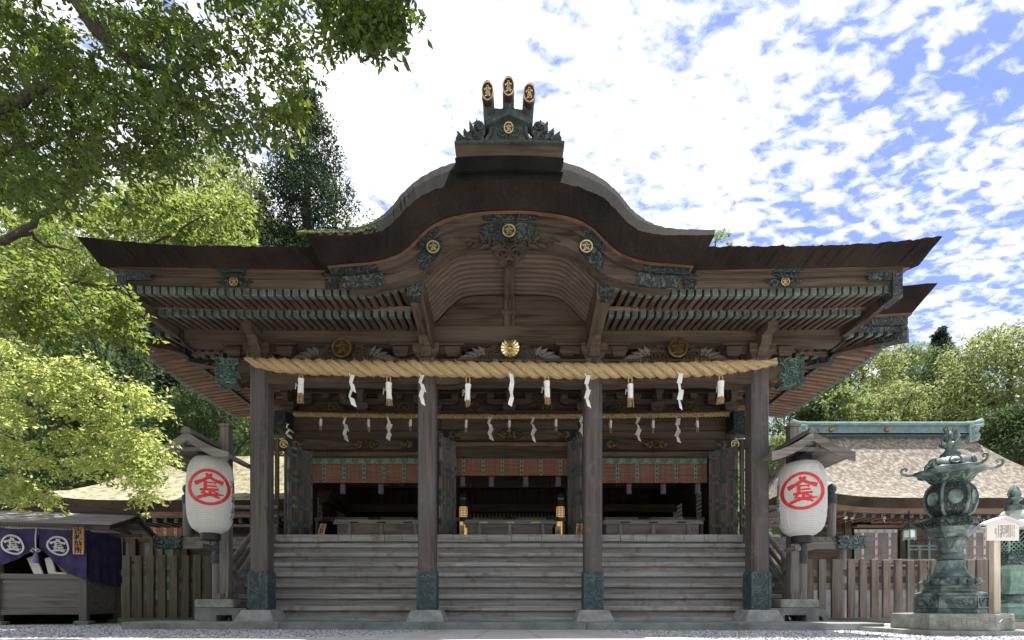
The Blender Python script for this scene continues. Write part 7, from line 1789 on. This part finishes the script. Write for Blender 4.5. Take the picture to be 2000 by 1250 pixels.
def tree(name, label, px, py_top, Z, width_px, height_m, shape, mat, seed, leaf=.24, n_cl=70, per=90, group=None, wf=.5):
    x = wx(px, Z); y = Z-10; top = wz(py_top, Z); rx = width_px*Z/2000; base = top-height_m; root = empty(name, (x, y, base), 0, label, 'tree', group); rg = np.random.default_rng(seed)
    rz = height_m*(.40 if shape == 'round' else .46); P, D, S, Ln, C = crown_leaves(rg, n_cl, per, rx, rz, height_m-rz*1.02, leaf, shape)
    leaf_mesh('crown', P, D, S, Ln, Ln*wf, M[mat], root)
    mb = MB(); mb.tube([(0,0,-3),(.1,.1,height_m*.3),(-.1,.0,height_m*.6),(.0,.0,height_m*.9)], [.05*rx+.2,.05*rx+.15,.03*rx+.1,.03], 8)
    mb.build('trunk', M['bark'], root, smooth=True)
    for c in C[:9]:
        mb = MB(); h0 = max(1, c[2]*.55); mb.tube([(0,0,h0),(c[0]*.5,c[1]*.5,lerp(h0,c[2],.6)),(c[0],c[1],c[2])], [.10,.06,.02], 5); mb.build('limb', M['bark'], root, smooth=True)
    return root
T = tree
T('conifer_tree', 'tall dark conifer rising behind the left roof, ragged top against bright cloud', 602, 183, 33, 320, 17, 'cone', 'leaf_conifer', 1, .22, 330, 120, wf=.38)
T('conifer_tree', 'small dark conifer spire just left of the tall dark conifer', 515, 372, 36, 60, 6, 'cone', 'leaf_conifer', 2, .2, 50, 60, wf=.35)
T('broadleaf_tree', 'rounded yellow-green tree on the hillside behind the camphor leaves', 395, 262, 29, 210, 10, 'round', 'leaf_yellow', 3, .2, 130, 110)
T('broadleaf_tree', 'pale green bushy tree low beside the tall conifer, above the left roof', 545, 432, 36, 130, 7, 'round', 'leaf_broad', 4, .2, 80, 90)
T('broadleaf_tree', 'dark green tree on the hillside at the foot of the tall conifer', 470, 345, 38, 140, 10, 'round', 'leaf_dark', 5, .22, 90, 90)
T('broadleaf_tree', 'small green tree top peeping over the roof right of the tall conifer', 672, 428, 38, 70, 6, 'round', 'leaf_broad', 6, .2, 50, 60)
T('conifer_tree', 'feathery dark green tree between the left eave and the mossy roof', 440, 700, 22, 190, 7, 'round', 'leaf_dark', 7, .17, 130, 120, wf=.35)
T('conifer_tree', 'dark hillside conifer glimpsed under the left eave', 360, 600, 26, 170, 10, 'cone', 'leaf_conifer', 8, .2, 120, 110, wf=.35)
T('broadleaf_tree', 'blue-green tree between camphor boughs at the far left', 210, 610, 24, 200, 9, 'round', 'leaf_dark', 9, .19, 110, 100)
T('broadleaf_tree', 'shadowy evergreen tree behind the talisman booth roof', 60, 690, 23, 260, 9, 'round', 'leaf_dark', 10, .19, 110, 100)
T('broadleaf_tree', 'dim evergreen tree behind the left shrine building', 300, 800, 22, 220, 7, 'round', 'leaf_dark', 26, .18, 110, 100)
T('broadleaf_tree', 'thin tree top showing over the roof at the right of the curved gable', 1398, 440, 42, 75, 8, 'round', 'leaf_broad', 11, .2, 40, 40)
T('broadleaf_tree', 'bright yellow-green tree close behind the right eave', 1660, 668, 33, 170, 9, 'round', 'leaf_yellow', 12, .22, 110, 100)
T('broadleaf_tree', 'pale green domed tree in the middle of the right hillside', 1765, 672, 37, 150, 9, 'round', 'leaf_broad', 13, .24, 110, 100)
T('conifer_tree', 'dark pointed tree on the right skyline', 1838, 640, 48, 110, 11, 'cone', 'leaf_conifer', 14, .26, 120, 90, wf=.4)
T('broadleaf_tree', 'deep green rounded tree below the pointed skyline tree', 1820, 688, 34, 150, 9, 'round', 'leaf_dark', 15, .22, 110, 100)
T('broadleaf_tree', 'huge pale green tree filling the right edge above the bark roof', 1975, 632, 25, 270, 10.5, 'round', 'leaf_yellow', 16, .18, 210, 140)
T('broadleaf_tree', 'yellowish tree directly above the copper ridge', 1740, 752, 27, 170, 7, 'round', 'leaf_yellow', 17, .19, 110, 110)
T('broadleaf_tree', 'green tree above the left end of the copper ridge', 1625, 742, 26, 150, 8, 'round', 'leaf_broad', 18, .19, 110, 110)
T('broadleaf_tree', 'dark green shrub-like tree just right of the right outer pillar', 1535, 838, 23, 110, 5, 'round', 'leaf_broad', 19, .16, 80, 90)
T('broadleaf_tree', 'small dark tree low behind the right outer pillar eave', 1560, 780, 27, 120, 7, 'round', 'leaf_dark', 20, .18, 80, 90)
T('broadleaf_tree', 'dark-limbed evergreen at the right edge beside the bark roof', 1985, 790, 22, 150, 6.5, 'round', 'leaf_dark', 21, .17, 90, 90)
T('broadleaf_tree', 'mid green tree between the copper ridge end and the right edge', 1885, 730, 27, 130, 8, 'round', 'leaf_broad', 22, .19, 100, 100)
OT = empty('old_tree', W(2090, 900, 22.0), 0, 'old tree with a thick dark bent limb at the right edge', 'tree')
mb = MB(); mb.tube([(1.6,.3,-4.5),(1.2,.1,-2),(.7,0,-.4),(-.3,-.2,.62),(-1.5,-.3,.92),(-2.5,-.2,.55),(-3.3,-.1,.5)], [.55,.45,.36,.28,.24,.16,.05], 10); mb.tube([(-.8,-.2,.75),(-1.6,-.3,.2),(-2.8,-.3,-.1)], [.15,.1,.03], 7); mb.build('trunk', M['bark'], OT, smooth=True)
rg = np.random.default_rng(77); P, D, S, Ln, C = crown_leaves(rg, 40, 70, 2.6, 1.1, 1.9, .17, 'round'); leaf_mesh('crown', P, D, S, Ln, Ln*.5, M['leaf_dark'], OT)
# ---- the rest of the wooded hillside as one mass
rg = np.random.default_rng(50); acc = []; r5 = random.Random(5)
spots = []
for _ in range(230):
    s = -1 if r5.random() < .6 else 1
    x = r5.uniform(-62, -9) if s < 0 else r5.uniform(12, 75); y = r5.uniform(15, 62) if s < 0 else r5.uniform(18, 75)
    spots.append((x, y))
for (x, y) in spots:
    zg = hill_z(x, y); far = y > 34; rx = r5.uniform(2.2, 3.8); h = rx*r5.uniform(1.6, 2.2)
    zt_max = None
    P, D, S, Ln, C = crown_leaves(rg, 34 if not far else 26, 60 if not far else 46, rx, h*.45, h*.62, .26 if not far else .34, 'round' if r5.random() < .75 else 'cone')
    acc.append((P+np.array([x, y, zg-.5]), D, S, Ln))
P, D, S, Ln = (np.concatenate([a[i] for a in acc]) for i in range(4))
keep = (P[:,2]-CAM_Z)/(P[:,1]+10) < np.where(P[:,0] < 0, np.interp((P[:,0])/(P[:,1]+10)*1000+995, [0,330,470,520,640,760], [1.2,.86,.80,.76,.70,.66]), np.interp((P[:,0])/(P[:,1]+10)*1000+995, [1400,1700,1880,2000], [.42,.47,.47,.52]))
P, D, S, Ln = P[keep], D[keep], S[keep], Ln[keep]
half = np.arange(len(P)) % 1 == 0
tag(leaf_mesh('hillside_forest', P, D, S, Ln, Ln*.5, M['leaf_wood'] if 'leaf_wood' in M else M['leaf_broad'], None), kind='stuff')
